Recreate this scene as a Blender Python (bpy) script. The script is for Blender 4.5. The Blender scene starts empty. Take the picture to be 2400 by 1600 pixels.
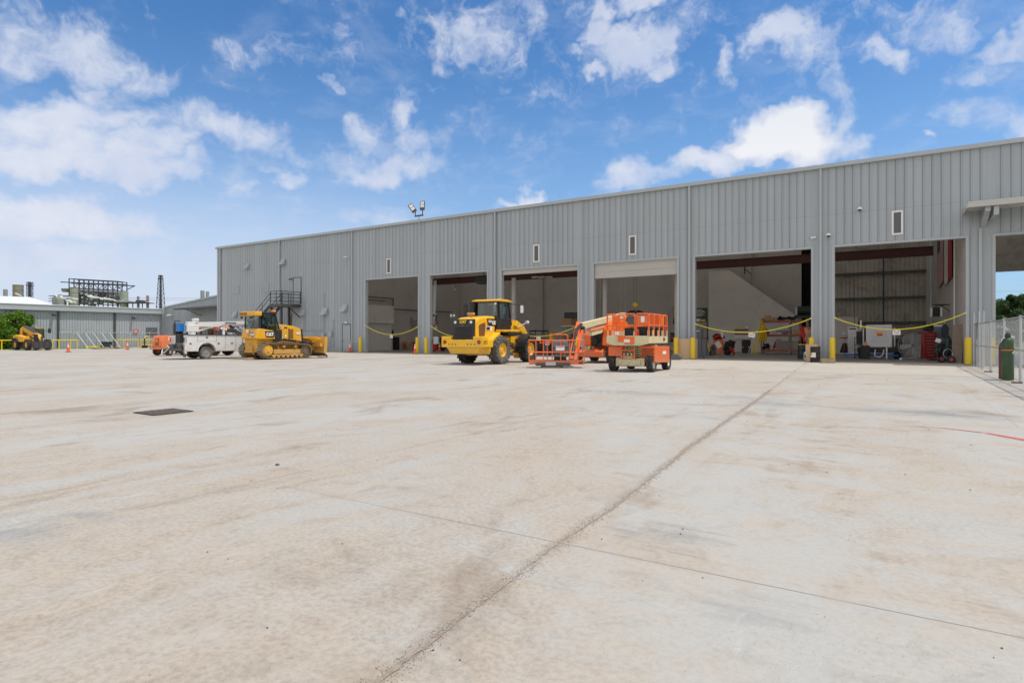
import bpy, bmesh, math, random
from mathutils import Matrix, Vector
R_ = math.radians
random.seed(7)
sc = bpy.context.scene
COL = sc.collection
# ---------------------------------------------------------------- camera, sky, sun, exposure
EYE = 1.4; FPX = 1420.0; HOR = 789.0; YAW = R_(32.4)
CA, SA = math.cos(YAW), math.sin(YAW)
cam = bpy.data.cameras.new('camera'); co = bpy.data.objects.new('camera', cam); COL.objects.link(co)
cam.sensor_width = 36; cam.lens = 36*FPX/2400; cam.shift_y = -11/2400
cam.clip_start = .1; cam.clip_end = 6000
co.location = (0, 0, EYE); co.rotation_euler = (R_(90), 0, YAW); sc.camera = co
sc.view_settings.view_transform = 'Standard'; sc.view_settings.look = 'None'
sc.view_settings.exposure = 0.25; sc.view_settings.gamma = 1
SUN_AZ, SUN_EL = 20, 68
sd = Vector((math.cos(R_(SUN_EL))*math.cos(R_(SUN_AZ)), math.cos(R_(SUN_EL))*math.sin(R_(SUN_AZ)), math.sin(R_(SUN_EL))))
sl = bpy.data.lights.new('sun', 'SUN'); sl.energy = 2.6; sl.angle = R_(0.6); sl.color = (1, .94, .86)
so = bpy.data.objects.new('sun', sl); COL.objects.link(so); so.rotation_euler = sd.to_track_quat('Z', 'Y').to_euler()
so.location = (0, 0, 60)
def ray(px):
    t = (px-1200)/FPX
    return (t*CA-SA, t*SA+CA)
def atY(px, py, Y):              # authoring helper: photo pixel -> point on the plane y = Y
    r = ray(px); Z = Y/r[1]
    return (r[0]*Z, EYE+(HOR-py)/FPX*Z)
def c2w(xc, zc):                 # metres right of / ahead of the tripod -> site coordinates
    return (xc*CA-zc*SA, xc*SA+zc*CA)
def skydir(px, py):
    t = (px-1200)/FPX; v = (HOR-py)/FPX
    return Vector((t*CA-SA, t*SA+CA, v)).normalized()

class NT:
    def __init__(s, nt): s.nt = nt; s.n = nt.nodes; s.l = nt.links
    def new(s, t, **k):
        n = s.n.new(t)
        for a, b in k.items(): setattr(n, a, b)
        return n
    def put(s, sock, v):
        if isinstance(v, bpy.types.NodeSocket): s.l.new(v, sock)
        elif v is not None: sock.default_value = v
    def m(s, op, a, b=None, c=None, clamp=False):
        n = s.new('ShaderNodeMath', operation=op, use_clamp=clamp)
        s.put(n.inputs[0], a); s.put(n.inputs[1], b)
        if c is not None: s.put(n.inputs[2], c)
        return n.outputs[0]
    def vm(s, op, a, b=None, out=0, sc=None):
        n = s.new('ShaderNodeVectorMath', operation=op); s.put(n.inputs[0], a)
        if b is not None: s.put(n.inputs[1], b)
        if sc is not None: s.put(n.inputs[3], sc)
        return n.outputs[out]
    def noise(s, vec, scale, detail=3, rough=.55, dist=0, out=0):
        n = s.new('ShaderNodeTexNoise'); s.put(n.inputs['Vector'], vec)
        n.inputs['Scale'].default_value = scale; n.inputs['Detail'].default_value = detail
        n.inputs['Roughness'].default_value = rough; n.inputs['Distortion'].default_value = dist
        return n.outputs[out]
    def map(s, vec, scale=(1, 1, 1), loc=(0, 0, 0), rot=(0, 0, 0)):
        n = s.new('ShaderNodeMapping'); s.put(n.inputs[0], vec)
        n.inputs['Location'].default_value = loc; n.inputs['Rotation'].default_value = rot; n.inputs['Scale'].default_value = scale
        return n.outputs[0]
    def ss(s, v, a, b):
        n = s.new('ShaderNodeMapRange', interpolation_type='SMOOTHSTEP'); s.put(n.inputs[0], v)
        n.inputs[1].default_value = a; n.inputs[2].default_value = b
        return n.outputs[0]
    def mix(s, f, a, b, bt='MIX'):
        n = s.new('ShaderNodeMix', data_type='RGBA', blend_type=bt)
        s.put(n.inputs[0], f); s.put(n.inputs[6], a if isinstance(a, bpy.types.NodeSocket) else (*a, 1)); s.put(n.inputs[7], b if isinstance(b, bpy.types.NodeSocket) else (*b, 1))
        return n.outputs[2]
    def hsv(s, c, h=.5, sa=1, v=1):
        n = s.new('ShaderNodeHueSaturation'); s.put(n.inputs['Color'], c)
        s.put(n.inputs['Hue'], h); s.put(n.inputs['Saturation'], sa); s.put(n.inputs['Value'], v)
        return n.outputs[0]

w = bpy.data.worlds.new("World"); sc.world = w; w.use_nodes = True
W = NT(w.node_tree); W.n.clear()
sky = W.new('ShaderNodeTexSky', sky_type='NISHITA', sun_disc=False, sun_elevation=R_(SUN_EL), sun_rotation=R_(90-SUN_AZ))
sky.air_density = 1.0; sky.dust_density = 1.0; sky.ozone_density = 2.5
D = W.new('ShaderNodeTexCoord').outputs['Generated']
sep = W.new('ShaderNodeSeparateXYZ'); W.put(sep.inputs[0], D); dz = sep.outputs[2]
# blobs of cloud: centre (photo pixels of the view they were noted from), half sizes, density
BL = [(110,290,300,55,1.0),(60,360,240,60,1.05),(250,395,240,45,1.05),(330,345,150,40,.8),(120,520,350,60,.95),(330,530,130,35,.8),(60,620,420,60,.7),(380,570,200,40,.5),
      (160,130,160,75,.95),(60,90,150,60,.7),(230,70,60,50,.55),(330,170,110,50,.8),(400,160,50,30,.5),(225,225,70,45,.75),(280,250,40,25,.6),
      (520,300,170,45,.75),(640,330,60,30,.6),(420,275,120,40,.6),(560,105,110,50,.6),(680,110,70,40,.4),(480,190,60,40,.4),
      (840,315,55,40,.9),(940,285,40,35,.8),(960,335,100,40,.7),(900,385,180,35,.8),(690,370,30,30,.6),(675,430,30,35,.8),
      (1090,50,90,60,.85),(1130,90,70,40,.8),(1040,80,40,30,.7),(1200,40,70,50,.6),(1180,110,60,40,.6),(1050,130,35,25,.7),(1240,210,60,28,.6),(1120,205,45,20,.45),(1410,80,32,34,.95),(1360,128,30,12,.8),(1395,165,35,16,.85),(1500,115,85,50,1.05),(1460,140,50,28,.9),(1520,22,62,28,1.0),(1420,35,32,32,.9),(1545,165,36,26,.9),(1610,70,60,40,.5),(1350,40,60,40,.45),(1280,110,130,110,.34),(1650,30,80,40,.35),
      (920,45,28,16,.7),(775,205,28,14,.8),(1700,155,34,36,.95),(1690,110,26,22,.5),(1830,115,90,52,1.1),(1900,140,80,50,.85),(1950,200,50,50,.65),(1960,270,36,60,.7),(2050,125,95,40,.75),
      (1815,305,95,68,1.9),(1870,325,90,52,1.6),(1745,350,80,45,1.6),(1650,385,100,36,1.2),(1500,412,100,30,.85),(1420,430,50,25,.5),(1970,330,60,30,.75),(2010,322,40,18,.6),
      (1262,462,40,22,1.1),(1205,480,50,14,.7),(2170,40,100,45,.65),(2230,75,70,30,.5),(2370,95,80,30,.8),(2340,150,110,40,.65),(2250,180,80,50,.5),(2290,270,110,50,.6),(2390,290,50,60,.7),(2200,275,40,16,.55),(2175,338,26,14,.8),
      (640,395,40,14,.4),(590,450,70,16,.45),(900,510,160,20,.4),(1000,500,200,34,.3),(480,600,60,30,.6)]
warp = W.vm('SCALE', W.vm('SUBTRACT', W.noise(D, 9, 4, .6, 0, 1), (.5, .5, .5)), sc=.13)
Dw = W.vm('ADD', D, warp)
tot = None
for (cx, cy, rx, ry, st) in BL:
    C = skydir(cx, cy); Rr = Vector((CA, SA, 0)); U = C.cross(Rr); U = -U if U.z < 0 else U; U.normalize(); Rr = U.cross(C).normalized()
    fx = math.cos(math.atan(abs(cx-1200)/FPX))**1.6
    a = W.vm('DOT_PRODUCT', Dw, Rr*(FPX/(rx*1.25)/fx), out=1); b = W.vm('DOT_PRODUCT', Dw, U*(FPX/(ry*1.3)/fx), out=1)
    q = W.m('MULTIPLY_ADD', a, a, W.m('MULTIPLY', b, b))
    g = W.m('MAXIMUM', W.m('SUBTRACT', 1.0, q), 0.0)
    g = W.m('MULTIPLY', g, st)
    if tot is None: tot = g
    else: tot = W.m('SMOOTH_MAX', tot, g, .25)
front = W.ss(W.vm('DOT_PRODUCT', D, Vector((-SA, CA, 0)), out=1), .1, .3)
tot = W.m('MULTIPLY', tot, front)
inv = W.m('DIVIDE', 1.0, W.m('ADD', W.m('MAXIMUM', dz, 0.0), .16))
pl = W.new('ShaderNodeVectorMath', operation='SCALE'); W.put(pl.inputs[0], D); W.put(pl.inputs[3], inv)
plv = W.map(pl.outputs[0], (1, 1, .6), (3.1, 1.7, 0))
nA = W.noise(D, 7, 8, .62, .4)
nB = W.noise(plv, 5.5, 6, .6, .3)
nC = W.noise(Dw, 26, 5, .6, .2)
hi = W.ss(dz, .22, .42)
nn = W.m('ADD', W.m('ADD', W.m('MULTIPLY', nA, .50), W.m('MULTIPLY', nB, .30)), W.m('MULTIPLY', nC, .20))
nn = W.m('ADD', nn, W.m('MULTIPLY', W.m('MULTIPLY', W.m('SUBTRACT', nC, .5), hi), .55))
rest = W.m('MULTIPLY', W.m('SUBTRACT', 1.0, front), 1.1)  # dense cloud added behind the camera as fill light for the facade
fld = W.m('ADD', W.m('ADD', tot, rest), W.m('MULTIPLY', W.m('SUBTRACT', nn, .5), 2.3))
dens = W.m('MULTIPLY', W.ss(fld, .16, 1.08), W.m('SUBTRACT', 1.0, W.m('MULTIPLY', hi, .18)))
dens = W.m('MULTIPLY', dens, W.ss(W.m('ADD', tot, rest), 0.0, .12))
thin = W.m('MULTIPLY', W.ss(nB, .47, .75), .18)
dens = W.m('MAXIMUM', dens, thin)
shade = W.ss(W.noise(D, 11, 6, .6), .3, .65)
ccol = W.mix(shade, (5.2, 5.7, 7.1), (6.4, 6.7, 7.5))
ccol = W.mix(W.ss(tot, 1.0, 1.5), ccol, (7.8, 7.8, 7.9))
ccol = W.mix(W.m('SUBTRACT', 1.0, front), ccol, (8.2, 7.8, 7.4))  # out-of-view cloud made brighter and warmer to light the facade
base = W.hsv(sky.outputs[0], .5, 1.06, 1.0)
base = W.mix(1.0, base, (.60, .97, 1.24), 'MULTIPLY')
hz = W.m('MULTIPLY', W.m('SUBTRACT', 1.0, W.ss(dz, .02, .46)), .55)
base = W.mix(hz, base, (3.9, 5.45, 7.7))
left = W.ss(W.vm('DOT_PRODUCT', D, skydir(0, 700), out=1), .72, .98)
base = W.mix(W.m('MULTIPLY', W.m('MULTIPLY', left, W.m('SUBTRACT', 1.0, W.ss(dz, .02, .32))), .8), base, (6.0, 6.45, 7.5))
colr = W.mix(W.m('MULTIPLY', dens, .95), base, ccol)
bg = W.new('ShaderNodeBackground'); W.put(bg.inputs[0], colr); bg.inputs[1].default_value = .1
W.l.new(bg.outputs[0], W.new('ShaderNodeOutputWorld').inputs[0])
w.cycles.sampling_method = 'MANUAL'; w.cycles.sample_map_resolution = 512

# ---------------------------------------------------------------- materials
MC = {}
def mat(name, col, rough=.5, metal=0, var=.12, scale=4, bump=0, dust=0, dcol=(.42, .36, .29), coat=0, spec=None, streak=0, mud=0):
    if name in MC: return MC[name]
    m = bpy.data.materials.new(name); m.use_nodes = True; MC[name] = m
    T = NT(m.node_tree); bs = T.n['Principled BSDF']
    oc = T.new('ShaderNodeTexCoord').outputs['Object']
    n1 = T.noise(oc, scale, 4, .6); n2 = T.noise(oc, scale*7, 3, .6)
    f = T.m('ADD', T.m('MULTIPLY', n1, .6), T.m('MULTIPLY', n2, .4))
    v = T.m('MULTIPLY_ADD', T.m('SUBTRACT', f, .5), var*4, 1.0)
    c = T.hsv((*col, 1), .5, 1, v)
    r = T.m('MULTIPLY_ADD', T.m('SUBTRACT', n2, .5), .35, rough, clamp=True)
    if dust:
        d = T.m('MULTIPLY', T.ss(T.noise(oc, scale*1.7, 6, .7, .3), .45, .72), dust)
        c = T.mix(d, c, dcol); r = T.m('MULTIPLY_ADD', d, .4, r, clamp=True)
    if mud:      # road dust and dried mud splashed on the lower parts, scuffs
        s4 = T.new('ShaderNodeSeparateXYZ'); T.put(s4.inputs[0], oc)
        lo = T.m('SUBTRACT', 1.0, T.ss(T.m('ADD', s4.outputs[2], T.m('MULTIPLY', T.m('SUBTRACT', n1, .5), 1.6)), .25, 1.25))
        c = T.mix(T.m('MULTIPLY', T.m('MULTIPLY', lo, T.ss(n2, .35, .6)), mud), c, (.34, .28, .21)); r = T.m('MULTIPLY_ADD', lo, .25, r, clamp=True)
        sf_ = T.ss(T.noise(T.map(oc, (1, 1, 4)), 7, 5, .75, .8), .60, .70); c = T.mix(T.m('MULTIPLY', sf_, mud*.7), c, (.16, .12, .09))
    if streak:   # rain streaks, a sheet lap and per-sheet tone
        sv = T.noise(T.map(oc, (5, 5, .10)), 1.0, 5, .65); sf = T.noise(T.map(oc, (1.23, 1.23, .02)), 1.0, 1, .5)
        c = T.hsv(c, .5, 1, T.m('MULTIPLY_ADD', T.m('SUBTRACT', sv, .5), -streak, T.m('MULTIPLY_ADD', T.m('SUBTRACT', sf, .5), .30, 1.0)))
        s3 = T.new('ShaderNodeSeparateXYZ'); T.put(s3.inputs[0], oc); z3 = s3.outputs[2]
        lap = T.m('SUBTRACT', 1.0, T.ss(T.m('ABSOLUTE', T.m('SUBTRACT', z3, 8.35)), .004, .02))
        scw = T.m('MULTIPLY', T.m('SUBTRACT', 1.0, T.ss(T.m('ABSOLUTE', T.m('SUBTRACT', T.m('FRACT', T.m('DIVIDE', z3, 1.9)), .5)), .006, .012)), T.ss(T.m('FRACT', T.m('MULTIPLY', s3.outputs[0], 4.94)), .80, .86))
        dirt = T.m('MULTIPLY', T.m('SUBTRACT', 1.0, T.ss(T.m('ADD', z3, T.m('MULTIPLY', sv, .8)), .3, 1.1)), .35)
        c = T.mix(T.m('MAXIMUM', T.m('MULTIPLY', lap, .35), T.m('MULTIPLY', scw, .35)), c, (.12, .13, .14)); c = T.mix(dirt, c, (.26, .24, .21))
    T.put(bs.inputs['Base Color'], c); T.put(bs.inputs['Roughness'], r)
    bs.inputs['Metallic'].default_value = metal
    if coat: bs.inputs['Coat Weight'].default_value = coat
    if spec is not None: bs.inputs['Specular IOR Level'].default_value = spec
    if bump:
        bp = T.new('ShaderNodeBump'); bp.inputs['Strength'].default_value = bump; bp.inputs['Distance'].default_value = .02
        T.put(bp.inputs['Height'], n2); T.l.new(bp.outputs[0], bs.inputs['Normal'])
    return m
def glassmat(name, tint, gl=.16):
    m = bpy.data.materials.new(name); m.use_nodes = True; MC[name] = m
    T = NT(m.node_tree); T.n.remove(T.n['Principled BSDF'])
    tr = T.new('ShaderNodeBsdfTransparent'); tr.inputs[0].default_value = (*tint, 1)
    g = T.new('ShaderNodeBsdfGlossy'); g.inputs['Roughness'].default_value = .03
    fr = T.new('ShaderNodeLayerWeight'); fr.inputs[0].default_value = .5
    mx = T.new('ShaderNodeMixShader'); T.put(mx.inputs[0], T.m('MULTIPLY_ADD', T.m('POWER', fr.outputs[1], 4.0), .8, .04+gl*.3, clamp=True))
    T.l.new(tr.outputs[0], mx.inputs[1]); T.l.new(g.outputs[0], mx.inputs[2])
    T.l.new(mx.outputs[0], T.n['Material Output'].inputs[0])
    return m
YEL = mat('machine_yellow', (.80, .41, .012), .42, 0, .07, 1.3, 0, .28, coat=.15, mud=.55)
YELD = mat('machine_yellow_worn', (.68, .36, .03), .55, 0, .14, 2.5, 0, .6, (.36, .25, .13), mud=.55)
YELL = mat('loader_yellow', (.88, .50, .014), .38, 0, .06, 1.3, 0, .22, coat=.2, mud=.5)
SAFY = mat('safety_yellow', (.80, .56, .01), .45, 0, .06, 1.5, 0, .15)
ORG = mat('lift_orange', (.84, .13, .008), .42, 0, .07, 1.6, 0, .3, (.75, .33, .16), coat=.2, mud=.55)
ORGF = mat('faded_orange', (.80, .21, .07), .55, 0, .12, 1.6, 0, .4, (.72, .40, .26), mud=.55)
CRM = mat('lift_cream', (.66, .58, .36), .5, 0, .07, 2, 0, .35, (.45, .38, .26), mud=.55)
WHT = mat('white_paint', (.72, .73, .73), .38, 0, .05, 1.2, 0, .22, (.5, .47, .42), coat=.2, mud=.55)
WHT2 = mat('white_metal', (.78, .78, .77), .5, 0, .04, 2)
BLK = mat('black_paint', (.02, .02, .023), .45, 0, .2, 3, 0, .3, (.09, .08, .07))
BLKP = mat('black_plastic', (.014, .014, .015), .6, 0, .2, 4, 0, .25, (.08, .075, .07))
RUB = mat('tyre_rubber', (.028, .027, .026), .85, 0, .2, 5, .3, .55, (.20, .18, .155))
RUBD = mat('dusty_tyre_rubber', (.095, .09, .085), .9, 0, .25, 4, .4, .75, (.27, .25, .22))
TRK = mat('track_steel', (.20, .15, .105), .6, .55, .3, 6, .4, .7, (.36, .28, .20))
TRKS = mat('track_shoe_steel', (.30, .25, .19), .5, .6, .3, 5, .3, .7, (.45, .37, .28))
STL = mat('galvanised_steel', (.50, .52, .54), .42, .75, .12, 4)
STLD = mat('dark_steel', (.09, .092, .097), .5, .5, .2, 4, 0, .2)
GRYP = mat('grey_metal_siding', (.375, .415, .452), .48, 0, .045, .35, 0, .18, (.38, .39, .39), streak=.30)
GRYP2 = mat('grey_siding_old', (.40, .44, .48), .6, 0, .07, .5, 0, .3, (.34, .35, .35))
GRYT = mat('grey_trim_metal', (.42, .455, .48), .45, 0, .05, .6, 0, .2, (.38, .37, .35))
TANT = mat('beige_door_metal', (.47, .46, .43), .5, 0, .06, .7)
LINR = mat('interior_liner', (.46, .44, .40), .7, 0, .14, .8, 0, .55, (.17, .15, .12))
IWAL = mat('interior_grey_wall', (.50, .475, .45), .8, 0, .05, .5, 0, .3, (.27, .26, .245))
IWHT = mat('interior_pale_wall', (.66, .64, .61), .8, 0, .04, .5, 0, .25, (.42, .41, .39))
BEAM = mat('red_oxide_steel', (.085, .028, .024), .6, .1, .15, 1.5)
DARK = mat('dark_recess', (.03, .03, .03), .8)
WROOF = mat('white_roof_metal', (.78, .79, .80), .4, 0, .04, .3)
REDP = mat('red_paint', (.48, .02, .018), .4, 0, .12, 3, 0, .2)
REDP2 = mat('rack_red', (.36, .085, .06), .55, 0, .15, 3, 0, .3)
BLUP = mat('blue_paint', (.01, .17, .52), .4, 0, .1, 3)
GRNP = mat('green_cylinder_paint', (.030, .072, .024), .42, 0, .1, 2, 0, .35, (.13, .15, .07))
MARN = mat('maroon_cylinder_paint', (.16, .04, .035), .5, 0, .12, 2)
CONE = mat('cone_orange', (.88, .10, .035), .5, 0, .06, 4, 0, .2)
OSBM = mat('osb_board', (.64, .47, .30), .8, 0, .2, 16, .3, .6, (.38, .26, .15))
WOOD = mat('weathered_wood', (.22, .17, .13), .8, 0, .3, 4, .3, .5, (.33, .29, .25))
TIMB = mat('timber_block', (.36, .29, .20), .85, 0, .25, 5, .3, .4)
CARD = mat('cardboard', (.42, .27, .15), .8, 0, .08, 3)
PAPR = mat('white_paper', (.80, .80, .80), .7, 0, .02)
GLS = glassmat('tinted_cab_glass', (.44, .60, .58), .3); GLD = glassmat('dark_window_glass', (.25, .3, .32), .25)
LENS = mat('lamp_lens', (.80, .80, .82), .1, 0, .02, spec=.8); REDL = mat('red_lens', (.5, .02, .01), .2); AMBL = mat('amber_lens', (.85, .30, .02), .25)
REDS = mat('sign_red', (.62, .03, .02), .5, 0, .03); ORS = mat('sticker_orange', (.85, .25, .02), .5, 0, .03)
GRS = mat('grass_green', (.10, .18, .03), .9, 0, .35, 1.5, 0, .4, (.22, .22, .09))

# ---------------------------------------------------------------- mesh helper
class MB:
    def __init__(s, M=None): s.v = []; s.f = []; s.M = M or Matrix()
    def add(s, vs, fs):
        o = len(s.v); s.v += [s.M @ Vector(p) for p in vs]; s.f += [tuple(i+o for i in f) for f in fs]; return s
    def b(s, x0, x1, y0, y1, z0, z1):
        return s.add([(x0,y0,z0),(x1,y0,z0),(x1,y1,z0),(x0,y1,z0),(x0,y0,z1),(x1,y0,z1),(x1,y1,z1),(x0,y1,z1)],
                     [(0,3,2,1),(4,5,6,7),(0,1,5,4),(1,2,6,5),(2,3,7,6),(3,0,4,7)])
    def c(s, cx, cy, cz, sx, sy, sz, rx=0, ry=0, rz=0):
        m = Matrix.Translation((cx, cy, cz)) @ Matrix.Rotation(rz, 4, 'Z') @ Matrix.Rotation(ry, 4, 'Y') @ Matrix.Rotation(rx, 4, 'X')
        k = s.M; s.M = k @ m; s.b(-sx/2, sx/2, -sy/2, sy/2, -sz/2, sz/2); s.M = k; return s
    def pr(s, pts, ax, a, b2):
        n = len(pts); f = {'x': lambda p, t: (t, p[0], p[1]), 'y': lambda p, t: (p[0], t, p[1]), 'z': lambda p, t: (p[0], p[1], t)}[ax]
        return s.add([f(p, a) for p in pts]+[f(p, b2) for p in pts],
                     [tuple(range(n)), tuple(range(2*n-1, n-1, -1))]+[(i, (i+1) % n, n+(i+1) % n, n+i) for i in range(n)])
    def cy(s, p0, p1, r, r2=None, n=12, cap=True):
        p0 = Vector(p0); p1 = Vector(p1); r2 = r if r2 is None else r2
        d = (p1-p0).normalized(); u = d.orthogonal().normalized(); w_ = d.cross(u)
        vs = [p0+(u*math.cos(2*math.pi*i/n)+w_*math.sin(2*math.pi*i/n))*r for i in range(n)]+[p1+(u*math.cos(2*math.pi*i/n)+w_*math.sin(2*math.pi*i/n))*r2 for i in range(n)]
        fs = [(i, (i+1) % n, n+(i+1) % n, n+i) for i in range(n)]
        if cap: fs += [tuple(range(n-1, -1, -1)), tuple(range(n, 2*n))]
        return s.add(vs, fs)
    def tu(s, pts, r, n=6, close=False):
        pts = [Vector(p) for p in pts]
        seg = list(zip(pts, pts[1:]+([pts[0]] if close else [])))
        if not close: seg = seg[:len(pts)-1]
        for a, b2 in seg:
            if (b2-a).length > 1e-5:
                d = (b2-a).normalized()*r*.5; s.cy(a-d, b2+d, r, n=n)
        return s
    def la(s, prof, org, ax='z', n=24, cap=False):
        o = Vector(org); vs = []; fs = []; k = len(prof)
        for i in range(n):
            t = 2*math.pi*i/n; c_, s_ = math.cos(t), math.sin(t)
            for r, h in prof:
                vs.append(o+Vector({'z': (r*c_, r*s_, h), 'y': (r*c_, h, r*s_), 'x': (h, r*c_, r*s_)}[ax]))
        for i in range(n):
            j = (i+1) % n
            for q in range(k-1): fs.append((i*k+q, j*k+q, j*k+q+1, i*k+q+1))
        if cap: fs += [tuple(i*k for i in range(n)), tuple(i*k+k-1 for i in range(n))]
        return s.add(vs, fs)
    def build(s, name, m, parent=None, smooth=False, bev=0, label=None):
        me = bpy.data.meshes.new(name); me.from_pydata([tuple(p) for p in s.v], [], s.f); me.update()
        bm = bmesh.new(); bm.from_mesh(me)
        bmesh.ops.recalc_face_normals(bm, faces=bm.faces)
        if smooth:
            for f in bm.faces: f.smooth = True
            for e in bm.edges:
                if len(e.link_faces) == 2 and e.calc_face_angle(0) > .6: e.smooth = False
        bm.to_mesh(me); bm.free(); me.materials.append(m)
        o = bpy.data.objects.new(name, me); COL.objects.link(o)
        if parent is not None: o.parent = parent
        if label: o['label'] = label
        if bev:
            q = o.modifiers.new('b', 'BEVEL'); q.width = bev; q.segments = 2; q.limit_method = 'ANGLE'; q.angle_limit = R_(35)
        return o
def tag(o, label, cat, group=None):
    o['label'] = label; o['category'] = cat
    if group: o['group'] = group
    return o
def thing(name, label, cat, loc=(0, 0, 0), rz=0, group=None):
    o = bpy.data.objects.new(name, None); COL.objects.link(o); o.location = loc; o.rotation_euler = (0, 0, rz); o.empty_display_size = .2
    return tag(o, label, cat, group)
def struct(o): o['kind'] = 'structure'; return o
def dup(o, loc, rz=None, label=None):
    def rec(x, p):
        c = x.copy(); COL.objects.link(c)
        if p is not None: c.parent = p
        for ch in [q for q in bpy.data.objects if q.parent == x]: rec(ch, c)
        return c
    r = rec(o, None); r.location = loc
    if rz is not None: r.rotation_euler = (0, 0, rz)
    if label: r['label'] = label
    return r
def text(body, size, M, m, parent, name='lettering', ext=.004, align='CENTER', sx=1.0, bold=0):
    cu = bpy.data.curves.new('t', 'FONT'); cu.body = body; cu.size = size; cu.extrude = ext; cu.align_x = align; cu.align_y = 'CENTER'; cu.offset = bold; cu.resolution_u = 3
    to = bpy.data.objects.new('t', cu); COL.objects.link(to)
    dg = bpy.context.evaluated_depsgraph_get(); dg.update()
    me = bpy.data.meshes.new_from_object(to.evaluated_get(dg)); bpy.data.objects.remove(to); bpy.data.curves.remove(cu)
    me.transform(M @ Matrix.Diagonal((sx, 1, 1, 1))); me.name = name
    me.materials.clear(); me.materials.append(m)
    o = bpy.data.objects.new(name, me); COL.objects.link(o); o.parent = parent
    return o
def face(x, y, z, nx, ny):           # matrix: text on a vertical face with outward normal (nx, ny)
    n = Vector((nx, ny, 0)).normalized(); u = Vector((-n.y, n.x, 0))
    return Matrix(((u.x, 0, n.x, x), (u.y, 0, n.y, y), (0, 1, 0, z), (0, 0, 0, 1)))
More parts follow.
